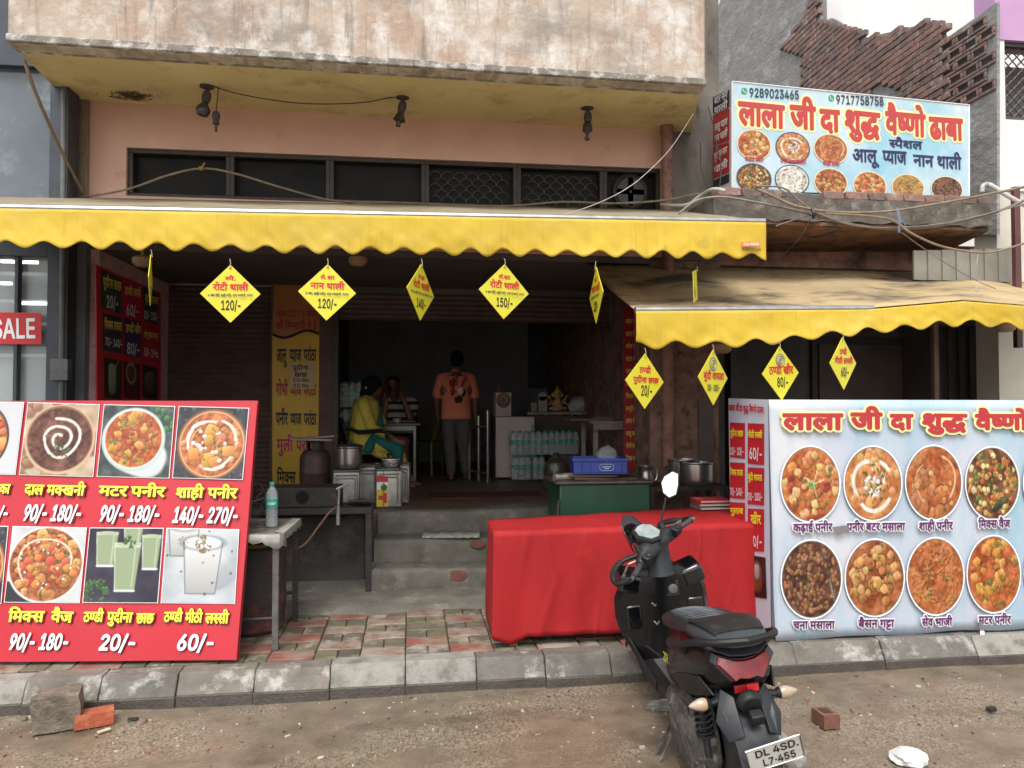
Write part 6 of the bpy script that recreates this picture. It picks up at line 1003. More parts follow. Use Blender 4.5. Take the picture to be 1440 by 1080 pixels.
def square(kind, seed):
    p = Pic(150, (90, 90, 96), seed)
    if kind == 'dal':
        p.a[:] = (196, 168, 130); p.noise(50, 5); p.chunks(40, (176, 120, 84), .08, R=.7); p.disc(.5, .5, .49, (214, 178, 140)); p.disc(.5, .51, .46, (150, 96, 66)); food('dalm', p, .5, .5, .44)
    elif kind == 'matar':
        p.a[:] = (66, 76, 72); p.noise(60, 8); p.chunks(14, (70, 120, 60), .04, R=.2, cx=.9, cy=.85); p.blob(.55, .3, .42, .3, -.3, (214, 220, 218), 2.5, 10, .9); p.disc(.46, .52, .45, (188, 208, 206)); p.disc(.46, .53, .42, (230, 226, 214)); food('matar', p, .46, .53, .4)
    elif kind == 'shahi':
        p.a[:] = (52, 50, 56); p.noise(40, 10); p.chunks(90, (74, 74, 80), .03, R=.75); p.disc(.52, .48, .5, (150, 90, 50)); p.disc(.52, .48, .47, (226, 180, 120)); R0_ = .45; food('shahi', p, .52, .48, R0_)
        for a_ in (1.5, 2.0, 2.6, 4.3, 4.9, .2): p.cream(.52, .48, .33, .36, .16, .035, ph=a_)
        p.chunks(6, (226, 150, 60), .1, R=.28, p=5, cx=.52, cy=.48); p.chunks(14, (240, 226, 210), .03, R=.3, cx=.52, cy=.48); p.herbs(8, R=.3)
    elif kind == 'kadhai':
        p.a[:] = (210, 212, 214); p.disc(.35, .5, .5, (60, 40, 44)); food('kadai', p, .35, .5, .47)
    elif kind == 'mix':
        p.a[:] = (204, 204, 206); p.noise(20, 4); p.disc(.5, .5, .52, (232, 230, 226)); p.a[:40, :60] = (40, 40, 44); p.disc(.5, .5, .52, (232, 230, 226)); food('gatta', p, .5, .5, .49); p.chunks(30, (214, 84, 40), .06, R=.42); p.chunks(22, (232, 130, 50), .05, p=4, R=.42); p.herbs(34, R=.44, c=(74, 120, 50)); p.cream(.5, .5, .34, .38, .6, .02); p.chunks(20, (240, 232, 214), .016, R=.4)
    elif kind == 'chaas':
        p.a[:] = (44, 36, 58); p.noise(40, 4)
        for cx, cy, w, h in ((.25, .72, .15, .5), (.6, .86, .13, .4), (.86, .68, .13, .5), (.54, .48, .18, .7)):
            for k in range(40):
                t = k / 39; y = cy + h * (.5 - t) * .9; ww = w * (1 - .25 * t); p.put(((ww - abs(p.X - cx)) / .012 + .5) * (abs(p.Y - y) < h / 60), (150, 168, 124) if t > .08 else (206, 214, 190))
            p.stroke([(cx - w, cy + h * .45), (cx - w * .74, cy - h * .45)], .01, (224, 230, 220)); p.stroke([(cx + w * .6, cy + h * .4), (cx + w * .5, cy - h * .4)], .016, (186, 200, 164)); p.stroke([(cx - w * .72, cy - h * .47), (cx + w * .72, cy - h * .47)], .03, (226, 228, 232)); p.blob(cx, cy + h * .43, w * .95, .03, 0, (176, 194, 150), 2, 10, .9)
        p.herbs(24, R=.2, r=.04, cx=.1, cy=.12, c=(66, 104, 44)); p.herbs(5, R=.08, r=.03, cx=.55, cy=.8, c=(60, 96, 40))
    elif kind == 'lassi':
        p.a[:] = (196, 202, 206); p.noise(40, 3); p.blob(.78, .3, .3, .12, .5, (164, 170, 176), 2, 8, .95)
        for cx, cy, w, h in ((.24, .85, .22, .5), (.52, .47, .27, .78)):
            for k in range(60):
                t = k / 59; y = cy + h * (.5 - t) * .9; ww = w * (1 - .24 * t); p.put(((ww - abs(p.X - cx)) / .012 + .5) * (abs(p.Y - y) < h / 90), np.array((226, 226, 222)) - 46 * t - 40 * min(1, abs(p.X - cx).min() + t * .2))
            p.stroke([(cx - w, cy + h * .45), (cx - w * .76, cy - h * .45), (cx + w * .76, cy - h * .45), (cx + w, cy + h * .45)], .014, (110, 116, 120)); p.blob(cx, cy + h * .44, w * .97, .09, 0, (250, 250, 246), 2, 8, .6)
        p.chunks(40, (150, 110, 70), .014, R=.12, cx=.52, cy=.8); p.herbs(8, R=.11, cx=.52, cy=.8, c=(120, 140, 60)); p.chunks(14, (90, 96, 80), .014, R=.5)
    return p
E_ = .006
for kd, q, sd in (('kadhai', [(-72, 665), (22, 667), (34, 567), (-60, 565)], 3), ('dal', [(29, 667), (131, 670), (140, 570), (41, 567)], 4), ('matar', [(138, 669.5), (238, 672), (246, 572.5), (148, 570)], 5), ('shahi', [(244, 671.5), (341, 674), (350, 575), (253, 572.5)], 6), ('shahi', [(-96, 846), (2, 848), (12, 741), (-85, 739)], 9), ('mix', [(8, 846), (112, 847), (122, 743), (20, 741)], 7), ('chaas', [(118, 846.5), (222, 847), (230, 743.5), (128, 743)], 8), ('lassi', [(228, 847), (330, 848), (336, 745.5), (236, 743.5)], 9)):
    mb = MB(); cx = sum(p[0] for p in q) / 4; cy = sum(p[1] for p in q) / 4; flat(mb, pl, [(cx + (x - cx) * 1.022, cy + (y - cy) * 1.022) for x, y in q], .008); pb = obj('picture_border', mb, WHT, S)
    quad_print('picture', pl, q, square(kd, sd), S, PRINT, h=.0105, n=110)
SHD = mat('print_dark_red', (86, 14, 22), rough=.5); rows = (('दाल', 35, 62, 695, 696, 14), ('मक्खनी', 66, 120, 696, 697, 14), ('का', 0, 15, 694, 694, 13), ('मटर', 139, 180, 697, 698, 14), ('पनीर', 184, 233, 698, 699, 14), ('शाही', 248, 287, 700, 700, 14), ('पनीर', 292, 334, 700, 701, 14), ('मिक्स', 12, 63, 874, 874, 15), ('वैज', 72, 103, 874, 875, 15), ('ठण्डी', 118, 146, 874, 874, 14), ('पुदीना', 151, 187, 874, 875, 14), ('छाछ', 192, 217, 876, 876, 14), ('ठण्डी', 231, 257, 874, 874, 14), ('मीठी', 261, 285, 875, 875, 14), ('लस्सी', 289, 322, 876, 876, 14))
words('name_shadow', pl, rows, SHD, S, .01, halo(.004, 5), (1, 1.2)); words('dish_name', pl, rows, YPR, S, .014, [(0, 0), (.002, 0)])
rows = (('90/- 180/-', 33, 113, 732, 733, 21), ('/-', -2, 10, 731, 731, 18), ('90/- 180/-', 140, 223, 733, 734, 21), ('140/- 270/-', 243, 333, 735, 736, 21), ('90/- 180-', 13, 95, 913, 913, 21), ('20/-', 140, 189, 914, 914, 21), ('60/-', 249, 299, 914, 914, 21))
words('price_shadow', pl, rows, SHD, S, .01, None, (1, 1.2), .12); words('price', pl, rows, WHT, S, .014, [(0, 0), (.003, 0), (0, .003)], (0, 0), .12)
mb = MB(); q = pl.w(xr_ - .25, b[1] * .8, -.05); mb.tube([q, Vector((q.x, q.y + .55, .17))], .02, 6); q = pl.w(xr_ - 1.3, b[1] * .8, -.05); obj('prop', mb, FRAME, S)
# ---------------------------------------------------------------- scooter (local axes: x forward, y left, z up)
BLK = mat('scooter_black', (13, 13, 14), (9, 9, 10), (30, 28, 27), coat=.2, scale=6, rough=.36, spec=.35, s3=9, t3=.66, bump=.03)
MATB = mat('scooter_matt_black', (22, 22, 24), (16, 16, 18), (44, 42, 40), scale=7, rough=.55, s3=8, t3=.62)
GLOSS = mat('scooter_gloss', (14, 14, 16), rough=.12, coat=.5)
DGREY = mat('scooter_dark_grey', (38, 41, 46), (28, 31, 35), (60, 57, 53), scale=6, rough=.42, s3=7, t3=.62)
SEATM = mat('scooter_seat', (32, 32, 34), (26, 26, 28), (54, 52, 50), scale=7, rough=.5, bump=.06, bscale=200, s3=8)
SEATG = mat('scooter_seat_grey', (62, 67, 73), (50, 55, 61), scale=6, rough=.42)
ENG = mat('dusty_engine', (88, 84, 78), (46, 44, 41), (138, 132, 122), scale=13, rough=.8, bump=.4, s3=12)
TYRE = mat('tyre_rubber', (40, 38, 37), (60, 56, 52), (92, 86, 78), scale=9, rough=.85, bump=.3, s3=10)
CHR = mat('scooter_steel', (150, 148, 145), (112, 108, 104), scale=14, rough=.35, metal=.8)
REDL = mat('lamp_red', (120, 3, 10), (80, 2, 7), scale=30, rough=.3, coat=.1)
CLR = mat('lamp_clear', (168, 164, 156), (176, 140, 96), scale=34, rough=.15, coat=.6)
h_, l_ = -.07, R(7)
Ms = Matrix.Translation((1.435, 3.25, 0)) @ Matrix.Rotation(R(90) + h_, 4, 'Z') @ Matrix.Rotation(-l_, 4, 'X') @ Matrix.Scale(.87, 4)
K = thing('scooter', 'dusty black scooter with red tail lamp parked on its stand before the red table', 'scooter', M=Ms)
def so_(name, mb, m, parent=None, **k): return obj(name, mb, m, parent or K, local=True, **k)
def wheel(x, r, w, M0=None):
    M0 = M0 or Matrix.Identity(3); rot = M0 @ Matrix.Rotation(R(90), 3, 'X'); o = Vector((x, 0, r))
    mb = MB(); pr = []
    for k in range(13):
        a = math.pi * 2 * k / 12; pr.append((r - w * .48 + w * .48 * math.cos(a), w * .5 * math.sin(a)))
    mb.lathe([(p[0], p[1]) for p in pr], 40, o, rot)
    t = so_('wheel', mb, TYRE)
    mb = MB(); ri = r - w * .9; mb.lathe([(ri, -w * .4), (ri + .02, -w * .38), (ri + .02, w * .38), (ri, w * .4), (ri - .02, w * .3), (ri - .02, -w * .3)], 30, o, rot); mb.lathe([(0, -.06), (.05, -.06), (.05, .06), (0, .06)], 16, o, rot)
    for k in range(5):
        a = k * 1.2566; d = rot @ Vector((math.cos(a), math.sin(a), 0)); mb.tube([o + d * .04, o + d * ri], .016, 6)
    so_('rim', mb, DGREY, t); return t
wheel(0, .235, .125)
steer = R(44); axis0 = Vector((.95, 0, 1.02)); Mst = Matrix.Rotation(steer, 3, Vector((-.40, 0, .917)))
wf = wheel(0, .225, .095); wf.matrix_basis = Matrix.Translation((1.24, 0, 0)) @ Matrix.Rotation(steer * .8, 4, 'Z')
def sec(x, zb, zm, zt, wb, wm, wt, r=.02):
    L_ = [(wb, zb), (wm, lerp(zb, zm, .7)), (wm * .99, zm), (lerp(wm, wt, .6), lerp(zm, zt, .7)), (wt, zt)]
    return [(x, y, z) for y, z in L_] + [(x, -y, z) for y, z in reversed(L_)]
mb = MB(); mb.loft([sec(-.43, .66, .72, .80, .09, .13, .11), sec(-.36, .60, .70, .83, .11, .155, .12), sec(-.25, .56, .68, .84, .135, .175, .125), sec(-.08, .50, .64, .84, .15, .19, .135), sec(.12, .44, .60, .81, .155, .195, .135), sec(.30, .37, .55, .77, .145, .185, .125), sec(.45, .31, .50, .72, .13, .165, .11), sec(.55, .29, .46, .66, .11, .135, .09)])
so_('body_panel', mb, BLK, sub=1, ang=50)
# sharp side fins and lower edge panel
for s in (1, -1):
    mb = MB(); mb.add([(-.02, s * .197, .60), (-.30, s * .185, .68), (-.40, s * .15, .62), (-.20, s * .19, .55), (.02, s * .2, .50), (.16, s * .203, .53)], [(0, 1, 2, 3), (0, 3, 4, 5)] if s > 0 else [(3, 2, 1, 0), (5, 4, 3, 0)]); so_('side_fin', mb, MATB, solid=.012, bevel=.004)
def ssec(x, zb, zt, w):
    out = []
    for k in range(14):
        a = 2 * math.pi * k / 14; c, s_ = math.cos(a), math.sin(a); out.append((x, w * (abs(c) ** .55) * (1 if c > 0 else -1), (zb + zt) / 2 + (zt - zb) / 2 * (abs(s_) ** .75) * (1 if s_ > 0 else -1)))
    return out
SE = [(.62, .66, .70, .06), (.58, .65, .735, .11), (.48, .67, .77, .145), (.33, .71, .805, .172), (.15, .755, .835, .182), (.02, .775, .85, .176), (-.05, .78, .868, .168), (-.10, .785, .885, .16)]
SP = [(-.06, .79, .845, .155), (-.09, .79, .88, .162), (-.2, .80, .905, .165), (-.33, .82, .918, .155), (-.43, .84, .912, .132), (-.49, .855, .90, .085)]
mb = MB(); mb.loft([ssec(*q) for q in SE]); seat = so_('seat', mb, SEATM, ang=50)
mb = MB()
for i in range(13):
    x = .5 - i * .043
    zt = np.interp(-x, [-q[0] for q in SE], [q[2] for q in SE]); w = np.interp(-x, [-q[0] for q in SE], [q[3] for q in SE])
    mb.tube([(x - .02 * abs(t), w * t, zt + .002 - .028 * abs(t) ** 3) for t in np.linspace(-.88, .88, 9)], .0035, 4)
so_('stitching', mb, SEATG, seat)
mb = MB(); mb.loft([ssec(*q) for q in SP]); pil = so_('pillion_seat', mb, SEATG, ang=50)
mb = MB(); mb.loft([ssec(q[0], q[2] - .012, q[2] + .007, q[3] * .9) for q in SP[1:-1]]); so_('seat_top', mb, SEATM, pil, ang=50)
rail = []
pts = catmull([(.10, .20, .72), (-.02, .212, .755), (-.18, .215, .80), (-.34, .2, .855), (-.47, .13, .885), (-.53, 0, .895)], 5)
full_ = pts + [Vector((p.x, -p.y, p.z)) for p in reversed(pts[:-1])]
mb = MB(); mb.tube(full_, [.024 if i < 6 or i > len(full_) - 7 else .017 for i in range(len(full_))], 8); so_('grab_rail', mb, MATB)
for s in (1, -1): mb = MB(); mb.tube([(-.06, s * .205, .775), (-.05, s * .16, .72)], .026, 6); so_('rail_bracket', mb, MATB)
# tail lamp
lp = [(.115, .81), (.05, .787), (0, .782), (-.05, .787), (-.115, .81), (-.13, .78), (-.07, .705), (-.045, .715), (0, .708), (.045, .715), (.07, .705), (.13, .78)]
def ring_(x, k, tilt=.35): return [(x + (z - .75) * tilt * -1, y * k, .75 + (z - .75) * k) for y, z in lp]
mb = MB(); a, b_, c = ring_(-.445, 1, -.45), ring_(-.43, 1.0, -.45), None
mb.loft([ring_(-.36, 1.18, -.45), ring_(-.435, 1.18, -.45), ring_(-.452, 1.08, -.45)]); so_('lamp_housing', mb, DGREY, ang=25)
mb = MB(); mb.loft([ring_(-.44, 1, -.45), ring_(-.462, .99, -.45), ring_(-.472, .9, -.45)]); tl_ = so_('tail_light', mb, REDL, ang=30)
mb = MB(); mb.plate([(-.40, .17, .845), (-.47, .07, .815), (-.475, 0, .808), (-.47, -.07, .815), (-.40, -.17, .845), (-.38, -.12, .88), (-.40, 0, .868), (-.38, .12, .88)], (-1, 0, .3), .03); so_('tail_trim', mb, DGREY, bevel=.006)
mb = MB(); mb.obox((-.425, .028, .645), (.02, .055, .036)); mb.cur = 1; mb.obox((-.426, -.03, .645), (.022, .058, .036)); so_('reflector', mb, [mat('reflector_dark', (150, 22, 30), rough=.3), mat('reflector_bright', (214, 40, 44), rough=.25)], bevel=.004)
# mudguard and number plate
def msec(x, z, w, t): return [(x, w, z), (x - t * .5, w * .75, z - t), (x - t * .6, 0, z - t * 1.25), (x - t * .5, -w * .75, z - t), (x, -w, z), (x + .02, 0, z + .012)]
mb = MB(); mb.loft([msec(-.25, .64, .115, .05), msec(-.36, .60, .125, .05), msec(-.44, .52, .115, .045), msec(-.49, .43, .10, .035), msec(-.53, .30, .09, .02), msec(-.55, .24, .07, .012)]); so_('mudguard', mb, DGREY, ang=30)
for s in (1, -1):
    mb = MB(); mb.add([(-.36, s * .10, .63), (-.40, s * .05, .60), (-.50, s * .055, .46), (-.46, s * .115, .42), (-.40, s * .15, .50)], [(0, 1, 2, 3, 4)]); so_('mudguard_wing', mb, DGREY, solid=.015, bevel=.004)
mb = MB(); mb.lathe([(0, 0), (.055, 0), (.06, .02), (.05, .05), (0, .055)], 16, (-.43, 0, .60), Matrix.Rotation(R(-115), 3, 'Y')); mb.obox((-.49, -.01, .535), (.05, .06, .05), (0, -.4, 0)); so_('plate_lamp', mb, MATB, bevel=.006)
pm = Euler((R(-13), R(-24), 0)).to_matrix(); pc_ = Vector((-.565, -.045, .40))
ux = pm @ Vector((0, -1, 0)); uz = pm @ Vector((0, 0, 1)); pl = Plane(pc_, ux, uz)
def pw(a, b, h): return pl.w(a, b, h)
mb = MB(); w, hh_ = .125, .07; mb.plate([pw(-w, -hh_, .004), pw(w, -hh_, .004), pw(w, hh_, .004), pw(-w, hh_, .004)], pl.n, .006); npl = so_('number_plate', mb, mat('plate_white', (214, 214, 208), (196, 195, 188), (150, 146, 138), scale=9, rough=.4, s3=14, t3=.66), bevel=.003)
mb = MB()
for t, x0, x1, y in (('DL 4SD.', -.085, .112, .012), ('L7·455', -.06, .09, -.052)):
    V, Fc, wd = text_tris(t); a0 = min(v[0] for v in V); a1 = max(v[0] for v in V)
    mb.add([pw(x0 + (v[0] - a0) * (x1 - x0) / (a1 - a0), y + v[1] * .043 / .73, .006 + v[2] * .3) for v in V], Fc)
so_('plate_lettering', mb, INK, npl)
mb = MB()
for p, q in (((-w, -hh_), (w, -hh_)), ((w, -hh_), (w, hh_)), ((w, hh_), (-w, hh_)), ((-w, hh_), (-w, -hh_))): mb.tube([pw(*p, .004), pw(*q, .004)], .004, 4)
so_('plate_rim', mb, CHR, npl)
# indicators
for s in (1, -1):
    mb = MB(); mb.tube([(-.36, s * .09, .585), (-.37, s * .165, .575)], [.022, .017], 8); mb.lathe([(0, 0), (.018, 0), (.026, .015), (.028, .02), (0, .022)], 12, (-.37, s * .155, .576), Matrix.Rotation(R(-90 * s), 3, 'X')); st = so_('indicator', mb, MATB)
    mb = MB(); mb.lathe([(.022, 0), (.027, .015), (.025, .035), (.016, .062), (.006, .082), (0, .086)], 14, (-.37, s * .178, .575), Matrix.Rotation(R(-90 * s), 3, 'X') @ Matrix.Diagonal((1, 1.15, 1))); so_('lens', mb, CLR, st)
# drive unit, shock, stand, silencer
def rbox(x, y0, y1, z0, z1): return [(x, y, z) for y, z in ((y0, z0 + .02), (y0 + .02, z0), (y1 - .02, z0), (y1, z0 + .03), (y1, z1 - .05), (y1 - .03, z1), (y0 + .02, z1), (y0, z1 - .02))]
mb = MB(); mb.loft([rbox(-.18, .08, .17, .18, .34), rbox(-.13, .075, .215, .12, .40), rbox(.02, .075, .235, .10, .42), rbox(.2, .07, .23, .12, .41), rbox(.38, .05, .2, .15, .38), rbox(.5, .04, .15, .18, .33)]); so_('drive_cover', mb, ENG, ang=35, bevel=.006)
mb = MB(); mb.loft([rbox(-.16, .085, .15, .39, .44), rbox(-.12, .08, .19, .37, .475), rbox(.1, .08, .2, .38, .485), rbox(.16, .09, .17, .4, .46)]); mb.obox((-.02, .205, .42), (.12, .02, .05)); so_('air_box', mb, ENG, ang=35, bevel=.008)
mb = MB(); t0, t1 = Vector((-.20, .15, .24)), Vector((-.13, .145, .60)); mb.tube([t0, t0.lerp(t1, .45)], .018, 8); mb.tube([t0.lerp(t1, .45), t1], .026, 8)
mb.tube([t0.lerp(t1, .3 + .6 * k / 72) + Vector((.040 * math.cos(k * .7), .040 * math.sin(k * .7), 0)) for k in range(73)], .007, 5); mb.lathe([(.045, 0), (.045, .012), (0, .012)], 12, t0.lerp(t1, .28)); mb.lathe([(0, 0), (.048, 0), (.04, .02)], 12, t0.lerp(t1, .9)); so_('shock_absorber', mb, MATB)
mb = MB(); mb.limb((-.40, -.19, .28), (.12, -.165, .27), .062, .055, 14); mb.tube([(.12, -.16, .27), (.4, -.08, .22)], .022, 8); so_('silencer', mb, mat('silencer_pale', (168, 166, 160), (134, 130, 124), scale=8, rough=.5, metal=.3))
mb = MB(); mb.tube([(.42, .13, .22), (.34, .24, .12), (.285, .345, .012)], .011, 6); mb.obox((.28, .365, .008), (.05, .09, .012), (0, 0, .3)); so_('side_stand', mb, ENG)
mb = MB(); mb.tube([(.36, .14, .20), (.22, .29, .07), (.24, .33, .02)], .006, 6); so_('stand_spring', mb, CHR)
mb = MB(); mb.add([(.18, .19, .31), (.30, .19, .31), (.30, .34, .325), (.22, .36, .325), (.18, .19, .345), (.30, .19, .345), (.30, .34, .345), (.22, .36, .345)], [(3, 2, 1, 0), (4, 5, 6, 7), (0, 1, 5, 4), (1, 2, 6, 5), (2, 3, 7, 6), (3, 0, 4, 7)]); so_('foot_peg', mb, ENG, bevel=.006)
mb = MB(); mb.tube([(-.2, .18, .2), (-.25, .3, .19)], .012, 6); mb.tube([(-.25, .3, .19), (-.23, .34, .2)], .018, 6); so_('kick_lever', mb, ENG)
mb = MB(); mb.add([(.10, -.19, .30), (.2, -.19, .30), (.2, -.36, .33), (.13, -.36, .33), (.10, -.19, .33), (.2, -.19, .33), (.2, -.36, .345), (.13, -.36, .345)], [(0, 1, 2, 3), (7, 6, 5, 4), (4, 5, 1, 0), (5, 6, 2, 1), (6, 7, 3, 2), (7, 4, 0, 3)]); so_('foot_peg', mb, ENG, bevel=.006)
# floor board and leg shield
mb = MB(); mb.loft([[(x, w, .235), (x, w, .30), (x, w - .03, .315), (x, -w + .03, .315), (x, -w, .30), (x, -w, .235)] for x, w in ((.48, .17), (.6, .19), (.85, .195), (1.0, .19))]); so_('floor_board', mb, MATB, bevel=.006)
mb = MB(); mb.box((.52, -.12, .316), (.96, .12, .322)); so_('floor_mat', mb, mat('dusty_rubber_mat', (84, 80, 75), (62, 58, 55), scale=10, rough=.8))
def asec(z, w, xi, d, cx=0):
    L_ = [(xi - .035, .0), (xi - .03, .06), (xi, w * .5), (xi + .03, w * .88), (xi + .09, w), (xi + .14, w * .92), (xi + .12 + d * .6, w * .55), (xi + .14 + d, 0)]
    return [(x, y, z) for x, y in L_] + [(x, -y, z) for x, y in reversed(L_[1:-1])]
mb = MB(); mb.loft([asec(.24, .18, .98, .04), asec(.34, .22, 1.0, .06), asec(.48, .29, 1.0, .11), asec(.60, .315, .985, .15), asec(.72, .31, .965, .16), asec(.81, .27, .95, .14), asec(.87, .19, .94, .11), asec(.90, .13, .94, .08)]); so_('front_apron', mb, BLK, ang=28)
for s in (1, -1):
    mb = MB(); mb.obox((1.0, s * .205, .60), (.05, .10, .16), (0, -.1, 0)); so_('glove_box', mb, GLOSS, bevel=.012)
    mb = MB(); mb.add([(1.0, s * .22, .38), (1.06, s * .285, .54), (1.14, s * .27, .5), (1.1, s * .18, .24), (.9, s * .21, .3), (.62, s * .2, .26), (.62, s * .2, .32), (.9, s * .2, .34)], [(0, 1, 2, 3), (0, 3, 4, 7), (7, 4, 5, 6)]); so_('lower_fairing', mb, MATB, solid=.01, bevel=.004)
    mb = MB(); mb.obox((1.05, s * .205, .83), (.2, .16, .13), (s * .3, -.15, 0)); so_('cowl_shoulder', mb, GLOSS, bevel=.03, bseg=3)
mb = MB(); mb.lathe([(0, 0), (.03, 0), (.03, .014), (.012, .016), (0, .014)], 16, (.935, -.055, .765), Matrix.Rotation(R(-90), 3, 'Y')); so_('key_switch', mb, CHR)
mb = MB(); mb.obox((.938, -.055, .765), (.02, .085, .11)); so_('switch_surround', mb, DGREY, bevel=.02)
mb = MB(); mb.obox((.945, .05, .80), (.006, .05, .04)); so_('warning_sticker', mb, mat('sticker_print', (176, 150, 120), (120, 96, 80), scale=60, rough=.5))
mb = MB()
for z in (.56, .68): mb.tube([(.965, .05, z), (.93, .075, z - .012), (.94, .09, z + .01)], .006, 5)
so_('bag_hook', mb, CHR)
mb = MB(); mb.tube([(.95, .17, .42), (.7, .2, .5), (.5, .17, .50)], .006, 6); so_('cable', mb, DGREY)
# steering column and handlebar, turned to the left
def hs(p): return axis0 + Mst @ Vector(p)
mb = MB(); mb.lathe([(.098, 0), (.09, .03), (.075, .10), (.07, .17), (.078, .21), (0, .215)], 20, (.97, 0, .86)); so_('steering_column', mb, DGREY)
mb = MB(); rg = []
for y, r1, r2, dz, dx_ in ((-.235, .028, .03, .02, -.01), (-.20, .042, .045, .02, -.005), (-.12, .05, .058, .03, .02), (-.05, .075, .07, .03, .03), (.05, .075, .07, .03, .03), (.12, .05, .058, .03, .02), (.20, .042, .045, .02, -.005), (.235, .028, .03, .02, -.01)):
    rg.append([hs((dx_ + r1 * math.cos(a), y, dz + r2 * math.sin(a))) for a in [2 * math.pi * k / 14 for k in range(14)]])
mb.loft(rg); hb = so_('handlebar_cover', mb, DGREY, ang=50)
mb = MB(); cp = [(-.06, -.062), (.03, -.085), (.085, -.05), (.095, 0), (.085, .05), (.03, .085), (-.06, .062), (-.085, 0)]
Mc = Euler((0, R(-28), 0)).to_matrix()
def cl(x, y, z): return hs(Vector((.03, 0, .115)) + Mc @ Vector((x, y, z)))
mb.loft([[cl(x * 1.05, y * 1.05, -.05) for x, y in cp], [cl(x * 1.12, y * 1.12, .005) for x, y in cp], [cl(x * 1.02, y * 1.02, .016) for x, y in cp]]); ic = so_('instrument_cluster', mb, MATB, ang=40)
mb = MB(); mb.add([cl(x * .88, y * .88, .0185) for x, y in cp], [tuple(range(8))]); so_('display', mb, mat('lcd_display', (150, 162, 164), (120, 132, 136), scale=14, rough=.1, coat=1), ic)
mb = MB(); mb.add([hs(p) for p in ((.11, .11, .04), (.12, .105, .12), (.16, .075, .22), (.18, 0, .255), (.16, -.075, .22), (.12, -.105, .12), (.11, -.11, .04), (.17, -.06, .05), (.19, 0, .05), (.17, .06, .05), (.185, .05, .16), (.20, 0, .175), (.185, -.05, .16))], [(0, 1, 10, 9), (1, 2, 10), (2, 3, 11, 10), (3, 4, 12, 11), (4, 5, 12), (5, 6, 7, 12), (9, 10, 11, 8), (8, 11, 12, 7)]); so_('visor', mb, mat('smoked_visor', (34, 26, 28), rough=.12, coat=.4), solid=.005)
for s in (1, -1):
    mb = MB(); mb.tube([hs((-.01, s * .22, .02)), hs((-.045, s * .36, .015))], .0185, 12); mb.lathe([(0, 0), (.02, 0), (.024, .008), (0, .012)], 12, hs((-.045, s * .36, .015)), Mst @ Matrix.Rotation(R(-90 * s), 3, 'X')); g = so_('grip', mb, mat('grip_rubber', (60, 60, 62), (48, 48, 50), scale=60, rough=.5))
    mb = MB(); mb.tube([hs((-.046, s * .37, .015)), hs((-.052, s * .40, .013))], .013, 8); so_('bar_end', mb, CHR, g)
    mb = MB(); mb.tube([hs(p) for p in ((.04, s * .2, .03), (.075, s * .24, .03), (.06, s * .30, .02), (.035, s * .37, .015))], [.008, .008, .007, .008], 6); so_('brake_lever', mb, CHR)
    mb = MB(); mb.tube(catmull([hs(p) for p in ((.05, s * .16, .05), (.12, s * .24, .05), (.125, s * .34, .03), (.06, s * .42, .0), (-.045, s * .405, .013))], 5), [.017] * 6 + [.021] * 8 + [.016] * 7, 8); so_('hand_guard', mb, MATB)
    mb = MB(); mb.obox(hs((-.045, s * .185, .035)), (.055, .075, .06), M=Mst @ Euler((0, -.5, 0)).to_matrix()); sw = so_('switch_block', mb, MATB, bevel=.008)
    mb = MB(); mb.obox(hs((-.068, s * .185, .052)), (.02, .03, .03), M=Mst @ Euler((0, -.5, 0)).to_matrix()); so_('switch_button', mb, DGREY, sw, bevel=.004)
mb = MB(); m0 = hs((.02, -.15, .07)); m1 = hs((.03, -.16, .11)); m2 = m1 + Vector((.02, -.06, .16)); mb.tube([m0, m1], [.022, .014], 8); mb.tube([m1, m2], .0065, 6); so_('mirror_stem', mb, MATB)
mc_ = m2 + Vector((.0, -.035, .075)); vn_ = Vector((-.88, .42, .18)).normalized(); mu = Vector((0, 0, 1)).cross(vn_).normalized(); mv = vn_.cross(mu)
sh_ = [(-.052, .02), (-.045, -.045), (-.01, -.078), (.035, -.062), (.055, .0), (.062, .07), (.028, .088), (-.028, .06)]
mb = MB(); mb.loft([[mc_ + mu * (a * .7) + mv * (b * .7) - vn_ * .035 for a, b in sh_], [mc_ + mu * a * 1.1 + mv * b * 1.1 - vn_ * .015 for a, b in sh_], [mc_ + mu * a * 1.1 + mv * b * 1.1 for a, b in sh_]]); mr_ = so_('mirror', mb, MATB, ang=40)
mb = MB(); mb.add([mc_ + mu * a + mv * b + vn_ * .002 for a, b in sh_], [tuple(range(8))]); so_('mirror_glass', mb, mat('mirror_silver', (230, 232, 234), rough=.02, metal=1), mr_)
mb = MB(); mb.tube([hs((.03, .15, .07)), hs((.04, .15, .12))], [.02, .012], 8); so_('mirror_mount', mb, MATB)
rg = [[Vector((1.24, 0, .225)) + Mst @ Vector((.262 * math.cos(a) * q, y, .262 * math.sin(a) * q)) for y, q in ((-.065, .92), (-.05, 1.02), (0, 1.06), (.05, 1.02), (.065, .92))] for a in [R(190 - 15 * k) for k in range(12)]]
mb = MB(); mb.loft(rg, cap=False, closed=False); so_('front_fender', mb, BLK, solid=.006, ang=50)
mb = MB()
for s in (1, -1): mb.tube([Vector((1.24, 0, .225)) + Mst @ Vector((0, s * .075, 0)), Vector((1.12, 0, .60)) + Mst @ Vector((0, s * .075, 0))], .02, 8)
so_('fork', mb, MATB)
for pts in (((.02, .14, .03), (.1, .12, .0), (.13, .1, -.12), (.08, .06, -.2)), ((.03, -.12, .03), (.11, -.1, .0), (.12, -.08, -.12), (.07, -.05, -.2))):
    mb = MB(); mb.tube(catmull([hs(p) for p in pts], 5), .006, 6); so_('brake_cable', mb, MATB)
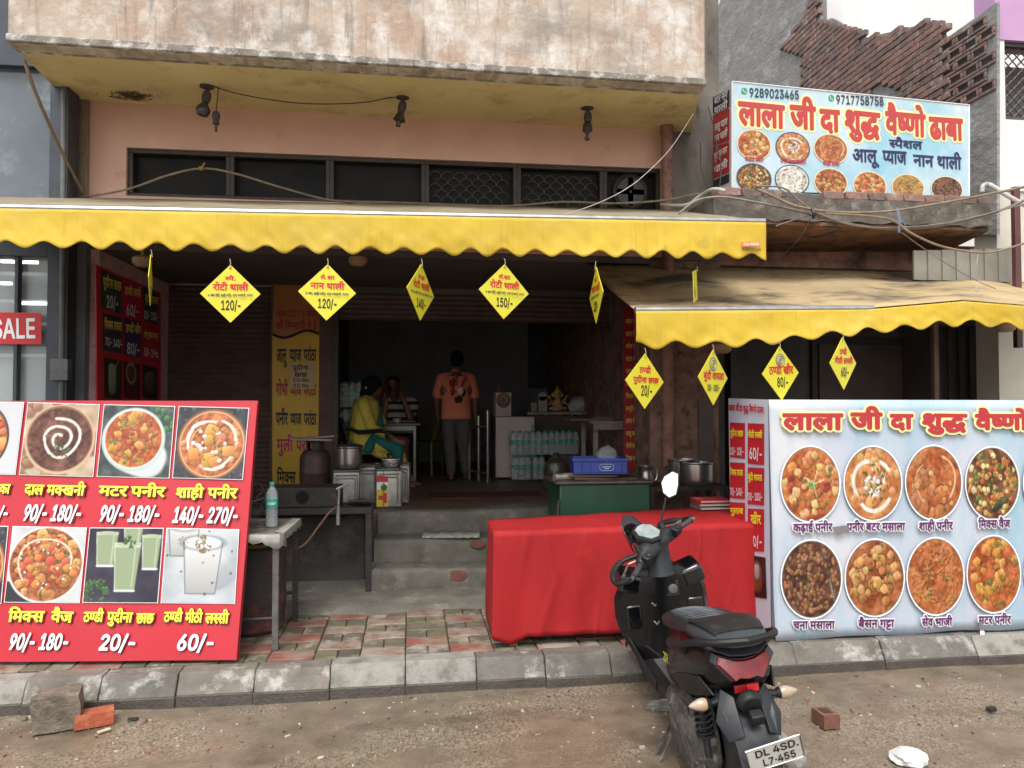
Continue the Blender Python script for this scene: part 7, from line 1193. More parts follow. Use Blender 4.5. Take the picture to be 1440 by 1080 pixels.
# model marking on the left panel
mb = MB(); V, Fc, wd = text_tris('ZR'); a0 = min(v[0] for v in V)
mb.add([(.30 - (v[0] - a0) * .085 - v[1] * .02, .204 + v[2], .555 + v[1] * .075 + (v[0] - a0) * .012) for v in V], Fc); so_('panel_marking', mb, mat('marking_yellow', (196, 196, 60), rough=.5))
# ---------------------------------------------------------------- red cloth table and the things round the steps
tz = .89
fl, fr = PZ(694, 749, tz), PZ(1060, 737, tz); bkl, bkr = PZ(686, 731, tz), PZ(1022, 711, tz)
CLOTH = mat('red_cloth', (164, 34, 36), (146, 30, 33), (176, 50, 46), scale=1.6, rough=.75, bump=.25, bscale=9, s3=1.2, spec=.25)
RT = thing('covered_table', 'long table covered to the ground in plain red cloth at the kerb', 'table', ((fl + fr) / 2).xy.to_3d())
mb = MB(); n = 60; V = []; per = []
for a, b_, k in ((bkl, fl, 16), (fl, fr, 150), (fr, bkr, 16)):
    per += [a.lerp(b_, i / k) for i in range(k)]
per.append(bkr); m = 22; z0 = .21
ce = (fl + fr + bkl + bkr) / 4; cz_ = random.Random(17); CRS = [(cz_.uniform(.15, .85), cz_.uniform(0, 1), cz_.uniform(-.5, .5), cz_.uniform(.004, .011), cz_.choice((.004, .007, .012))) for _ in range(26)]
for i, p in enumerate(per):
    out = Vector((p.x - ce.x, (p.y - ce.y) * 3, 0)).normalized()
    t = i / (len(per) - 1)
    for j in range(m):
        u = j / (m - 1); zb = z0 + .02 * math.sin(t * 4 + 1) + .05 * max(0, t - .3) - .05 * max(0, 1 - abs(t - .14) / .05)
        w = u * (.009 * math.sin(t * 30) + .007 * math.sin(t * 57 + u * 2) + .008) + .014 * max(0, math.sin(t * 12 + u * 3)) * u * u + sum(k_ * math.exp(-((t - t0_ - s_ * (u - u0_) * .3) / w_) ** 2 - ((u - u0_) / .35) ** 2) for t0_, u0_, s_, k_, w_ in CRS)
        V.append((p.x + out.x * w, p.y + out.y * w, lerp(tz, zb, u)))
mb.add(V, [(i * m + j, i * m + m + j, i * m + m + 1 + j, i * m + j + 1) for i in range(len(per) - 1) for j in range(m - 1)])
k = len(mb.v); top = [fl, fr, bkr, bkl]; G_ = 24
mb.add([(fl.lerp(fr, i / G_)).lerp(bkl.lerp(bkr, i / G_), j / 8) + Vector((0, 0, .001 + .003 * math.sin(i * 1.3) * math.sin(j))) for i in range(G_ + 1) for j in range(9)], [(i * 9 + j, i * 9 + 9 + j, i * 9 + 10 + j, i * 9 + j + 1) for i in range(G_) for j in range(8)])
obj('cloth', mb, CLOTH, RT, solid=.003, ang=32)
WOODL = mat('raw_wood', (128, 96, 66), (104, 76, 52), scale=4, rough=.8, stretch=(1, 1, .2))
for p in (fl, fr, bkr, bkl):
    q = p.lerp(ce, .14); mb = MB(); mb.box((q.x - .025, q.y - .025, .165), (q.x + .025, q.y + .025, tz - .02)); obj('leg', mb, WOODL, RT)
# menu books
for i, (px, py, rz_, lab, c) in enumerate([(995, 722, .10, 'grey edged menu book at the bottom of the stack on the red table', (120, 114, 110)), (997, 717, .04, 'middle menu book with a dull brown cover in the stack on the red table', (130, 96, 84)), (998, 712, .08, 'bright red menu book on top of the stack on the red table', (206, 34, 52))]):
    c0 = PZ(1000, 716, tz); z = tz + .008 + i * .026
    T = thing('menu_book', lab, 'menu book', (c0.x, c0.y, z), (0, 0, -.06 + rz_), group='menu books stacked on the red table')
    cv = mat('book_cover', c, tuple(v * .85 for v in c), scale=8, rough=.35)
    mb = MB(); mb.box((-.13, -.10, 0), (.13, .10, .004)); mb.box((-.13, -.10, .018), (.13, .10, .022)); mb.box((-.13, -.10, .0041), (-.124, .10, .0179)); obj('cover', mb, cv, T, local=True, bevel=.002)
    mb = MB(); mb.box((-.122, -.096, .0045), (.126, .096, .0175)); obj('pages', mb, mat('page_block', (176, 168, 160), rough=.8), T, local=True)

IRON = mat('sooty_iron', (52, 48, 45), (36, 33, 31), (78, 66, 56), scale=9, rough=.6, bump=.2, s3=10)
STL = mat('brushed_steel', (186, 182, 176), (150, 146, 140), scale=6, rough=.28, metal=.9, stretch=(1, 1, .1))
TIN = mat('tin_sheet', (176, 174, 170), (130, 126, 120), (96, 88, 78), scale=5, rough=.38, metal=.75, s3=7, t3=.62)
WOODW = mat('worn_white_wood', (150, 142, 128), (116, 106, 92), (86, 74, 60), scale=8, rough=.8, s3=8)
# green stove chest
y = 5.75; a, b_ = P(787, 680, y), P(914, 677, y); zt = 1.07
T = thing('stove_chest', 'dark green painted chest behind the red table under the blue crate', 'chest', ((a.x + b_.x) / 2, y + .25, .2))
GRN = mat('green_paint', (24, 70, 48), (18, 54, 38), (120, 108, 84), scale=4, rough=.45, s3=9, t3=.72, w3=.04)
mb = MB(); mb.box((a.x, y, .2), (b_.x, y + .5, zt)); obj('body', mb, GRN, T, bevel=.012)
mb = MB(); mb.box((a.x - .03, y - .02, zt + .002), (b_.x + .02, y + .53, zt + .02)); obj('top_plate', mb, mat('greasy_top', (86, 72, 60), (60, 50, 42), (120, 106, 92), scale=6, rough=.6, s3=6), T, bevel=.004)
mb = MB(); mb.tube([(a.x - .01, y - .015, .95), (a.x - .02, y - .02, .86), (a.x - .012, y - .02, .78)], .012, 6); obj('chain', mb, IRON, T)
mb = MB(); q = P(770, 664, 5.9); mb.tube([(a.x - .02, y + .12, zt + .045), (a.x + .28, y + .2, zt + .05)], .028, 10); single('foil_roll', mb, mat('crumpled_foil', (190, 186, 180), (140, 134, 126), scale=30, rough=.4, metal=.6, bump=.4), 'crumpled roll of pale foil at the left edge of the green chest', 'foil roll')
# boards and blue crate
mb = MB(); mb.obox(((a.x + b_.x) / 2 + .02, y + .28, zt + .035), (.52, .36, .02), (.03, .02, .08)); mb.obox(((a.x + b_.x) / 2 - .06, y + .24, zt + .053), (.40, .3, .014), (0, 0, -.05)); single('chopping_board', mb, mat('dark_board', (96, 72, 54), (66, 50, 40), scale=6, rough=.7), 'dark wooden boards lying on the green chest under the blue crate', 'board', bevel=.004)
BLU = mat('crate_blue', (40, 66, 150), (32, 54, 126), (70, 88, 150), scale=5, rough=.45, s3=8, t3=.64)
c0 = P(846, 662, y + .12); cz = zt + .068; w, d, h = .43, .32, .125
T = thing('plastic_crate', 'blue plastic crate with an oval mark on the green chest', 'crate', (c0.x, c0.y + .12, cz), (0, 0, -.12))
mb = MB(); t_ = .012
mb.box((-w / 2, -d / 2, 0), (w / 2, d / 2, t_))
for p, q in (((-w / 2, -d / 2, t_), (w / 2, -d / 2 + t_, h)), ((-w / 2, d / 2 - t_, t_), (w / 2, d / 2, h)), ((-w / 2, -d / 2 + t_, t_), (-w / 2 + t_, d / 2 - t_, h)), ((w / 2 - t_, -d / 2 + t_, t_), (w / 2, d / 2 - t_, h))): mb.box(p, q)
mb.box((-w / 2 + t_, -d / 2 + t_, h - .03), (w / 2 - t_, d / 2 - t_, h - .018))
obj('tub', mb, BLU, T, local=True, bevel=.004)
mb = MB(); mb.box((-w / 2 - .012, -d / 2 - .012, h - .022), (w / 2 + .012, -d / 2 - .001, h + .003)); mb.box((-w / 2 - .012, -d / 2, h - .022), (-w / 2 - .001, d / 2, h + .003)); mb.box((w / 2 + .001, -d / 2, h - .022), (w / 2 + .012, d / 2, h + .003))
for x in (-.15, -.08, .17): mb.box((x - .005, -d / 2 - .008, .004), (x + .005, -d / 2 - .0005, h - .022))
obj('rim', mb, BLU, T, local=True, bevel=.003)
mb = MB(); mb.tube([(.05 + .055 * math.copysign(abs(math.cos(a_)) ** .5, math.cos(a_)), -d / 2 - .002, .055 + .026 * math.copysign(abs(math.sin(a_)) ** .5, math.sin(a_))) for a_ in np.linspace(0, 6.283, 25)], .003, 4); mb.box((.015, -d / 2 - .003, .056), (.085, -d / 2 - .0005, .064)); mb.box((.03, -d / 2 - .003, .042), (.07, -d / 2 - .0005, .050)); obj('oval_mark', mb, mat('mark_pale', (150, 170, 190), rough=.5), T, local=True)
CLEARP = bpy.data.materials.new('clear_plastic'); CLEARP.use_nodes = True; _b = CLEARP.node_tree.nodes['Principled BSDF']; _b.inputs['Base Color'].default_value = (.6, .66, .64, 1); _b.inputs['Roughness'].default_value = .2; _b.inputs['Alpha'].default_value = .2
rb = random.Random(3); bm_ = bmesh.new(); bmesh.ops.create_icosphere(bm_, subdivisions=3, radius=1)
def crumple(name, c, s_, m, seed, label, cat, group=None, rough_=.25):
    r = random.Random(seed); f = [(Vector((r.uniform(-1, 1), r.uniform(-1, 1), r.uniform(-1, 1))) * r.uniform(2, 6), r.uniform(0, 6)) for _ in range(12)]
    mb = MB(); V = []
    for v in bm_.verts:
        k = 1 + rough_ * sum(abs(math.sin(v.co.dot(a) + b)) - .6 for a, b in f) / 5; p = Vector((v.co.x * s_[0] * k, v.co.y * s_[1] * k, v.co.z * s_[2] * k)); p.z = max(p.z, -s_[2] * .55); V.append(Vector(c) + p + Vector((0, 0, s_[2] * .55)))
    mb.add(V, [tuple(v.index for v in f_.verts) for f_ in bm_.faces]); return single(name, mb, m, label, cat, group, ang=18)
bm_.verts.index_update()
crumple('plastic_bag', (c0.x + .07, c0.y + .1, cz + h - .015), (.075, .06, .07), CLEARP, 4, 'crumpled clear plastic bag sticking out of the blue crate', 'bag')
# white wooden table, red wall menu
y = 7.5; a, b_ = P(836, 598, y), P(912, 598, y); zt = P(875, 592, y).z
T = thing('wooden_table', 'worn white wooden table standing behind the blue crate', 'table', ((a.x + b_.x) / 2, y + .3, FZ))
xw = P(760, 590, y).x
mb = MB(); mb.box((a.x - .02, y - .01, zt - .03), (b_.x, y + .6, zt)); obj('tabletop', mb, WOODW, T, bevel=.004)
mb = MB(); mb.box((a.x, y, zt - .09), (b_.x - .01, y + .03, zt - .032)); obj('apron', mb, WOODW, T)
for x, yy in ((a.x, y), (b_.x - .06, y), (a.x, y + .55), (b_.x - .06, y + .55)): mb = MB(); mb.box((x, yy + .031, FZ), (x + .045, yy + .075, zt - .031)); obj('leg', mb, WOODW, T)
mb = MB(); mb.box((P(806, 597, y).x, y + .1, zt + .002), (P(866, 597, y).x, y + .45, zt + .022)); mb.box((P(840, 597, y).x, y + .12, zt + .024), (P(864, 597, y).x, y + .3, zt + .04)); single('wooden_board', mb, mat('flat_board', (120, 106, 88), (92, 80, 66), scale=5, rough=.7), 'flat wooden boards lying on the white wooden table', 'board')
pl = Plane(P(876, 660, 6.56), (1, 0, 0), (0, 0, 1)); pl = Plane(P(878, 655, 7.1), (1, .0, 0), (0, 0, 1))
T = thing('wall_menu', 'narrow red wall menu with yellow writing beside the brown pillar', 'menu board', P(895, 655, 7.1))
a, b_ = pl.at(877, 662), pl.at(912, 432)
mb = MB(); mb.plate([pl.w(a[0], a[1]), pl.w(b_[0], a[1]), pl.w(b_[0], b_[1]), pl.w(a[0], b_[1])], pl.n, .02); obj('panel', mb, mat('menu_panel_red', (150, 30, 38), (132, 26, 34), scale=3, rough=.4), T)
mb = MB()
for i, (t, r_) in enumerate((('प्लेन रोटी', '5/-'), ('बटर रोटी', '7/-'), ('प्लेन नान', '20/-'), ('बटर नान', '25/-'), ('आलू नान', '35/-'), ('दाल रोटी', '40/-'), ('मिक्स रोटी', '40/-'), ('तन्दूरी रोटी', '7/-'), ('तवा रोटी', '5/-'), ('आलू परांठा', '30/-'), ('गोभी परांठा', '35/-'), ('मिक्स परांठा', '40/-'))):
    yy = 455 + i * 17.5; letters(mb, pl, t, (880, yy), (898, yy), 6); letters(mb, pl, r_, (902, yy), (909, yy), 6)
obj('lettering', mb, mat('menu_yellow', (206, 180, 80), rough=.5), T)
# steel pots on an iron rack at the right
y = 6.05; a, b_ = P(914, 686, y), P(1026, 686, y); zt = P(970, 684, y).z
T = thing('iron_rack', 'sooty iron rack carrying the steel pots beside the menu counter', 'rack', ((a.x + b_.x) / 2, y + .2, .2))
mb = MB(); mb.box((a.x, y - .01, zt - .035), (b_.x, y + .42, zt)); obj('shelf', mb, IRON, T)
for x, yy in ((a.x, y), (b_.x - .04, y), (a.x, y + .38), (b_.x - .04, y + .38)): mb = MB(); mb.box((x, yy, .2), (x + .035, yy + .03, zt - .036)); obj('leg', mb, IRON, T)
mb = MB(); mb.box((a.x + .002, y + .04, .55), (b_.x - .002, y + .38, .58)); obj('shelf', mb, IRON, T)
def pot(px, yy, z, r, h, label, lid=False, M_=STL, rimr=1.06):
    c = P(px, 670, yy); T = thing('steel_pot', label, 'pot', (c.x, yy, z), group='steel cooking pots outside the restaurant')
    mb = MB(); mb.lathe([(0, 0), (r * .86, 0), (r * .97, .02), (r, .05), (r, h - .01), (r * rimr, h), (r * rimr, h + .006), (r * .97, h + .004), (r * .96, h - .02), (r * .94, .03), (0, .02)], 36); obj('body', mb, M_, T, local=True)
    if lid:
        mb = MB(); mb.lathe([(r * 1.07, h + .008), (r * 1.02, h + .02), (r * .5, h + .034), (.02, h + .038), (.02, h + .055), (.03, h + .06), (0, h + .064)], 32); obj('lid', mb, IRON, T, local=True)
    else:
        mb = MB(); mb.lathe([(0, h - .035), (r * .955, h - .035), (r * .955, h - .03), (0, h - .03)], 24); obj('contents', mb, mat('dark_contents', (52, 40, 32), rough=.4), T, local=True)
    return T
pot(980, 6.15, zt + .002, .145, .19, 'broad steel pot at the front of the iron rack')
pot(962, 6.36, zt + .002, .14, .2, 'steel pot standing behind the front pot on the iron rack')
c = P(914, 672, 5.98); T = thing('steel_jug', 'fluted steel jug at the left end of the iron rack', 'jug', (c.x, 6.1, zt))
mb = MB(); mb.lathe([(0, 0), (.05, 0), (.062, .04), (.064, .09), (.056, .12), (.058, .15), (.072, .17), (.072, .174), (.066, .174), (.052, .15), (.05, .03), (0, .02)], 24); obj('body', mb, STL, T, local=True)
mb = MB(); mb.tube(catmull([(.055, 0, .15), (.1, 0, .13), (.095, 0, .06), (.06, 0, .04)], 5), .007, 6); obj('handle', mb, STL, T, local=True)

# left side: stand, stove, cylinder, tins
y = 6.12; a, b_ = P(392, 716, y), P(523, 716, y); zt = P(500, 714, y).z
T = thing('stove_stand', 'black iron stand with a stove top left of the concrete steps', 'stand', ((a.x + b_.x) / 2, y + .2, .2))
mb = MB(); mb.box((a.x - .3, y, zt - .05), (b_.x, y + .36, zt)); obj('top_frame', mb, IRON, T, bevel=.004)
for x, yy in ((b_.x - .05, y + .005), (b_.x - .05, y + .31), (a.x - .2, y + .31)): mb = MB(); mb.box((x, yy, .2), (x + .045, yy + .04, zt - .051)); obj('leg', mb, IRON, T)
y2_ = 6.5; p0, p1 = P(378, 700, y2_), P(482, 700, y2_); z1 = P(430, 684, y2_).z
y2_ = y + .06
mb = MB(); mb.box((P(372, 700, y2_).x, y2_, zt + .002), (P(478, 700, y2_).x, y2_ + .3, P(430, 686, y2_).z)); o = obj('burner_box', mb, IRON, T, bevel=.006)
mb = MB(); c = P(425, 699, y2_ - .004); mb.lathe([(0, 0), (.045, 0), (.05, .004), (0, .005)], 20, c, Matrix.Rotation(R(90), 3, 'X')); obj('air_hole', mb, mat('hole_shade', (12, 11, 11), rough=.9), o)  # flat black disc, the darkness inside the air hole given as colour
mb = MB(); c = P(507, 709, y2_ + .05); mb.tube([(c.x - .1, c.y, zt + .03), (c.x + .1, c.y, zt + .03)], .02, 8); mb.tube([(c.x - .08, c.y - .06, zt + .045), (c.x + .08, c.y - .06, zt + .045)], .014, 6); mb.lathe([(.06, 0), (.07, .02), (.05, .03), (.03, .02)], 16, (c.x, c.y + .1, zt + .01)); obj('gas_burner', mb, IRON, T)
mb = MB(); q = P(478, 686, 6.1); mb.tube([P(473, 688, 6.1), P(490, 680, 6.1)], .011, 6); mb.tube([P(477, 688, 6.1), P(476, 712, 6.1)], .008, 6); mb.tube([P(476, 712, 6.1), P(475, 738, 6.1)], .014, 6); single('gas_pipe', mb, mat('pale_gas_pipe', (170, 166, 160), (120, 114, 106), scale=12, rough=.5), 'thin gas pipe with a pale taped joint hanging before the stove stand', 'pipe')
mb = MB(); mb.tube(catmull([P(474, 712, 6.0), P(462, 722, 5.95), P(447, 742, 5.9), P(430, 764, 5.8), P(412, 774, 5.7), P(394, 775, 5.5), P(372, 772, 5.5)], 6), .0085, 6); single('gas_hose', mb, mat('brown_hose', (112, 80, 66), (92, 66, 54), scale=10, rough=.5), 'thin brown rubber gas hose curving down left of the steps', 'hose')
yc = 7.1; c = P(443, 680, yc); zc_ = .865; k = mpp(yc, 443)
T = thing('gas_cylinder', 'large rusty brown gas cylinder before the yellow painted pillar', 'gas cylinder', (c.x, yc, zc_))
r = 21 * k; H_ = 66 * k
mb = MB(); mb.lathe([(0, .015), (r * .75, .01), (r * .95, .05), (r, .09), (r, H_ * .45), (r * 1.012, H_ * .46), (r * 1.012, H_ * .475), (r, H_ * .49), (r, H_ * .76), (r * .95, H_ * .84), (r * .75, H_ * .93), (r * .3, H_ * .98), (0, H_ * .985)], 36); obj('tank', mb, mat('cylinder_brown', (68, 46, 41), (54, 38, 35), (96, 74, 64), scale=6, rough=.5, s3=8, t3=.64), T, local=True)
mb = MB(); mb.lathe([(r * .8, -.115), (r * .82, -.115), (r * .82, .03), (r * .8, .03)], 24); obj('foot_ring', mb, IRON, T, local=True)
mb = MB()
for a0_ in (.2, 2.3, 4.4):
    rg = [[(r * .55 * q_ * math.cos(a0_ + t), r * .55 * q_ * math.sin(a0_ + t), z_) for q_, z_ in ((1, H_ * .93), (1.06, H_ * .93), (1.06, H_ * 1.12), (1, H_ * 1.12))] for t in np.linspace(0, 1.5, 9)]; mb.loft(rg)
mb.lathe([(r * .52, H_ * 1.10), (r * .6, H_ * 1.10), (r * .6, H_ * 1.14), (r * .52, H_ * 1.14)], 24); mb.lathe([(0, H_ * .95), (.03, H_ * .95), (.03, H_ * 1.08), (0, H_ * 1.08)], 12); obj('collar', mb, IRON, T, local=True)
mb = MB(); mb.obox((c.x - .03, yc - .02, zc_ + H_ * 1.15 + .012), (.36, .28, .018), (0, .03, .1)); mb.obox((c.x + .05, yc - .03, zc_ + H_ * 1.15 + .032), (.3, .2, .012), (0, -.06, -.15)); single('newspaper', mb, mat('old_paper', (150, 136, 122), (120, 108, 96), scale=8, rough=.9), 'folded old newspapers lying on top of the brown gas cylinder', 'newspaper')
def tin(px, yy, s_, h, rz_, label, lab=None):
    c = P(px, 700, yy); T = thing('oil_tin', label, 'tin', (c.x, yy, FZ + .004), (0, 0, rz_), group='square oil tins at the top of the steps')
    mb = MB(); a = s_ / 2; mb.box((-a, -a, 0), (a, a, h)); obj('body', mb, TIN, T, local=True, bevel=.018, bseg=3)
    mb = MB()
    for k in (1,):
        for i, q in enumerate((.78, .62)):
            w = a * q; hh2 = h * .5 * q; z = h / 2
            for p1, p2 in (((-w, z - hh2), (w, z - hh2)), ((w, z - hh2), (w, z + hh2)), ((w, z + hh2), (-w, z + hh2)), ((-w, z + hh2), (-w, z - hh2))): mb.tube([(p1[0], -a * 1.0 if k > 0 else a, p1[1]), (p2[0], -a if k > 0 else a, p2[1])], .006, 5)
    obj('pressed_rib', mb, TIN, T, local=True)
    mb = MB(); mb.box((-a * .98, -a * .98, h + .001), (a * .98, a * .98, h + .01)); mb.lathe([(0, h + .01), (.03, h + .01), (.03, h + .022), (0, h + .022)], 12, (a * .5, a * .5, 0)); obj('lid', mb, TIN, T, local=True, bevel=.004)
    return T
tin(487, 7.02, .24, .335, .1, 'dented bare oil tin under the lidded pot left of the steps')
tin(521, 7.25, .235, .36, -.1, 'bare oil tin in the middle of the row beside the labelled one')
t3_ = tin(546, 7.0, .24, .345, .12, 'oil tin with a red white and yellow label and wire ties')
tin(560, 7.28, .23, .37, -.05, 'bare oil tin behind the labelled one at its right')
mb = MB(); a = .121; mb.box((-.115, -a - .007, .02), (-.015, -a - .005, .17)); mb.cur = 1; mb.box((-.115, -a - .007, .171), (-.015, -a - .005, .24)); mb.cur = 2; mb.add([(-.115, -a - .007, .241), (-.015, -a - .007, .241), (-.015, -a - .007, .29), (-.115, -a - .007, .30)], [(0, 1, 2, 3)]); mb.cur = 3; mb.lathe([(0, 0), (.03, 0), (.03, .002), (0, .002)], 14, (-.05, -a - .007, .19), Matrix.Rotation(R(90), 3, 'X')); mb.cur = 2; mb.box((-.10, -a - .0085, .08), (-.06, -a - .0071, .12)); mb.box((-.05, -a - .0085, .05), (-.025, -a - .0071, .14)); obj('label', mb, [mat('label_yellow', (214, 176, 30), rough=.5), mat('label_white', (220, 216, 210), rough=.5), mat('label_red', (190, 36, 36), rough=.5), mat('label_green', (40, 110, 50), rough=.5)], t3_, local=True)
mb = MB()
for x in (-.055, .07): mb.tube([(x, -a - .012, .0), (x, -a - .012, .36)], .004, 5)
obj('wire_tie', mb, STL, t3_, local=True)
pot(491, 7.04, FZ + .36, .118, .19, 'lidded steel pot standing on the left oil tin', lid=True)
c = P(551, 664, 7.05); mb = MB(); rg = []
for z, r in ((0, .078), (.02, .088), (.07, .094), (.075, .106), (.083, .104), (.078, .09)): rg.append([(c.x + r * (1 + .02 * math.sin(k * 2.7 + z * 90)) * math.cos(k * .2618), 7.05 + r * math.sin(k * .2618), FZ + .362 + z) for k in range(24)])
mb.loft(rg); single('foil_container', mb, mat('foil', (206, 204, 200), (160, 156, 150), scale=40, rough=.22, metal=.95, bump=.5, bscale=50), 'shiny round foil container on the labelled oil tin', 'container', ang=20)

# steel table with bottle in front, drum below
zt = .885; q = [PZ(340, 752, zt), PZ(394, 752, zt), PZ(421, 729, zt), PZ(352, 727, zt)]
q[0].x -= .35; q[3].x -= .35
T = thing('steel_table', 'small rough steel table behind the red menu board carrying a water bottle', 'table', q[1].xy.to_3d())
mb = MB(); mb.plate(q, (0, 0, 1), .03); obj('tabletop', mb, mat('newspaper_top', (120, 112, 104), (88, 80, 74), (160, 154, 146), scale=12, rough=.7, s3=14), T, bevel=.006)
LEG = mat('galvanised_leg', (116, 114, 110), (88, 85, 80), (70, 58, 48), scale=10, rough=.5, metal=.4, s3=9)
for p, ox in ((q[1], -.03), (q[2], -.02), (q[0], .02), (q[3], .02)):
    mb = MB(); mb.box((p.x + ox - .018, p.y + (.02 if p.y < q[2].y - .1 else -.05), .165), (p.x + ox + .018, p.y + (.056 if p.y < q[2].y - .1 else -.014), zt - .031)); obj('leg', mb, LEG if p is q[1] else IRON, T)
mb = MB(); mb.tube([(q[1].x - .03, q[1].y + .04, .36), (q[0].x, q[0].y + .04, .34)], .012, 6); mb.tube([(q[2].x - .02, q[2].y - .03, .37), (q[0].x, q[2].y - .03, .36)], .012, 6); obj('stretcher', mb, IRON, T)
r2 = random.Random(8); mb = MB(); n = 26
ed = [q[0].lerp(q[1], t) for t in np.linspace(.2, 1, 18)] + [q[1].lerp(q[2], t) for t in np.linspace(.05, 1, 14)]
V = []
for i, p in enumerate(ed):
    o_ = Vector((.012 if i > 17 else 0, -.012 if i < 19 else 0, 0)); L_ = .03 + .03 * abs(math.sin(i * 1.9)) + (.03 if 14 < i < 20 else 0)
    V += [p + Vector((0, 0, .004)) - o_ * 4, p + o_ + Vector((0, 0, .002)), p + o_ * 1.3 + Vector((r2.uniform(-.01, .01), 0, -L_))]
mb.add(V, [(3 * i + j, 3 * i + 3 + j, 3 * i + 4 + j, 3 * i + 1 + j) for i in range(len(ed) - 1) for j in (0, 1)]); single('plastic_sheet', mb, mat('torn_plastic', (190, 186, 180), (150, 146, 140), scale=16, rough=.4), 'torn pale plastic sheet hanging over the edge of the steel table', 'plastic sheet', solid=.002)
c = P(366, 800, 5.25); T = thing('tandoor_drum', 'sooty metal tandoor drum standing under the steel table', 'drum', (c.x - .05, 5.3, .17))
mb = MB(); mb.lathe([(0, 0), (.17, 0), (.20, .03), (.21, .2), (.215, .22), (.21, .24), (.21, .5), (.2, .56), (.19, .57), (.14, .575), (.13, .5), (0, .48)], 30); obj('shell', mb, mat('burnt_drum', (58, 52, 50), (40, 36, 36), (118, 62, 44), scale=4, rough=.8, bump=.3, s3=4, t3=.58), T, local=True)
mb = MB(); mb.tube([(.16 * math.cos(t), .16 * math.sin(t), .585) for t in np.linspace(0, 6.283, 20)], .014, 6); obj('rim', mb, mat('drum_rim', (150, 120, 60), (110, 90, 60), scale=9, rough=.7), T, local=True)
mb = MB(); mb.tube(catmull([P(356, 722, 5.9), P(352, 700, 5.9), P(356, 683, 5.9), P(366, 681, 5.9), P(370, 692, 5.9), P(362, 700, 5.9), P(374, 722, 5.9)], 5), .012, 6); mb.tube([P(350, 708, 5.88), P(374, 700, 5.88)], .01, 6); single('iron_tongs', mb, IRON, 'bent iron tongs standing behind the red menu board edge', 'tongs')
# water bottles
PET = bpy.data.materials.new('clear_pet'); PET.use_nodes = True; _b = PET.node_tree.nodes['Principled BSDF']; _b.inputs['Base Color'].default_value = (.62, .7, .69, 1); _b.inputs['Roughness'].default_value = .08; _b.inputs['Alpha'].default_value = .3
TEAL = mat('bottle_teal', (40, 160, 140), (30, 140, 124), scale=10, rough=.4)
BP = [(0, .0), (.026, .0), (.036, .006), (.038, .02), (.036, .05), (.039, .056), (.036, .085), (.039, .09), (.036, .118), (.039, .124), (.0385, .19), (.036, .2), (.037, .214), (.03, .238), (.019, .258), (.0135, .268), (.0135, .285)]
def bottle_parts(T, k=1.0, off=(0, 0, 0), seg=16):
    o = Vector(off)
    mb = MB(); mb.lathe([(r * k, z * k) for r, z in BP] + [(0, .285 * k)], seg, o); b = obj('bottle', mb, PET, T, local=True)
    mb = MB(); mb.lathe([(.0155 * k, .272 * k), (.0165 * k, .274 * k), (.0165 * k, .29 * k), (.014 * k, .294 * k), (0, .295 * k)], 12, o); c1 = obj('cap', mb, TEAL, T, local=True)
    mb = MB(); mb.lathe([(.0395 * k, .132 * k), (.0398 * k, .134 * k), (.0398 * k, .184 * k), (.0395 * k, .186 * k)], seg, o); c2 = obj('label', mb, TEAL, T, local=True)
    return b, c1, c2
c = P(382, 748, q[0].lerp(q[3], .35).y); T = thing('water_bottle', 'clear water bottle with a teal label and cap on the steel table', 'bottle', (c.x, c.y, zt + .004))
bb, _, lb = bottle_parts(T, 1.0, seg=24); V, Fc, wd = text_tris('Bisleri'); a0 = min(v[0] for v in V)
mb = MB(); V2 = []
for v in V: th = -math.pi / 2 - .75 + (v[0] - a0) / wd * 1.5 + math.atan2(-c.x, c.y) * 1; V2.append((.0402 * math.cos(th), .0402 * math.sin(th), .150 + v[1] * .024))
mb.add(V2, Fc); obj('label_lettering', mb, WHT, T, local=True)
# shrink wrapped packs
def pack(px, yy, z, nx, ny, label, k=1.0, grp='shrink wrapped packs of water bottles'):
    c = P(px, 640, yy); T = thing('bottle_pack', label, 'bottle pack', (c.x, yy, z), group=grp)
    w = .08 * k
    for i in range(nx):
        for j in range(ny): bottle_parts(T, k, ((i - (nx - 1) / 2) * w, (j - (ny - 1) / 2) * w, .002), 10)
    mb = MB(); a, b_ = nx * w / 2 + .004, ny * w / 2 + .004; rg = []
    for z_, s_ in ((0.001, .96), (.02 * k, 1), (.2 * k, 1), (.255 * k, .88), (.275 * k, .8)): rg.append([(a * s_ * math.copysign(abs(math.cos(t)) ** .35, math.cos(t)), b_ * s_ * math.copysign(abs(math.sin(t)) ** .35, math.sin(t)), z_ + .006 * math.sin(t * 7)) for t in np.linspace(0, 6.283, 29)[:-1]])
    mb.loft(rg, cap=False); obj('shrink_wrap', mb, CLEARP, T, local=True); return T
yk = 9.1; k0 = mpp(yk, 760)
pack(733, yk, FZ + .02, 3, 2, 'left bottom bottle pack on the floor before the white fridge', 1.0)
pack(757, yk, FZ + .02, 2, 2, 'small bottom bottle pack beside the big water jar', 1.0)
pack(731, yk, FZ + .325, 3, 2, 'left bottle pack in the upper row before the white fridge', 1.0)
pack(762, yk, FZ + .325, 4, 2, 'middle bottle pack in the upper row behind the water jar', 1.0)
pack(796, yk, FZ + .325, 4, 2, 'right bottle pack in the upper row beside the white table leg', 1.0)
mb = MB(); p, w_ = P(793, 640, yk), .2; mb.box((p.x - .16, yk - .08, FZ + .005), (p.x + .16, yk + .08, FZ + .318)); single('carton', mb, mat('brown_carton', (96, 74, 58), (80, 62, 50), scale=5, rough=.9), 'brown carton under the right bottle pack behind the water jar', 'carton', bevel=.004)
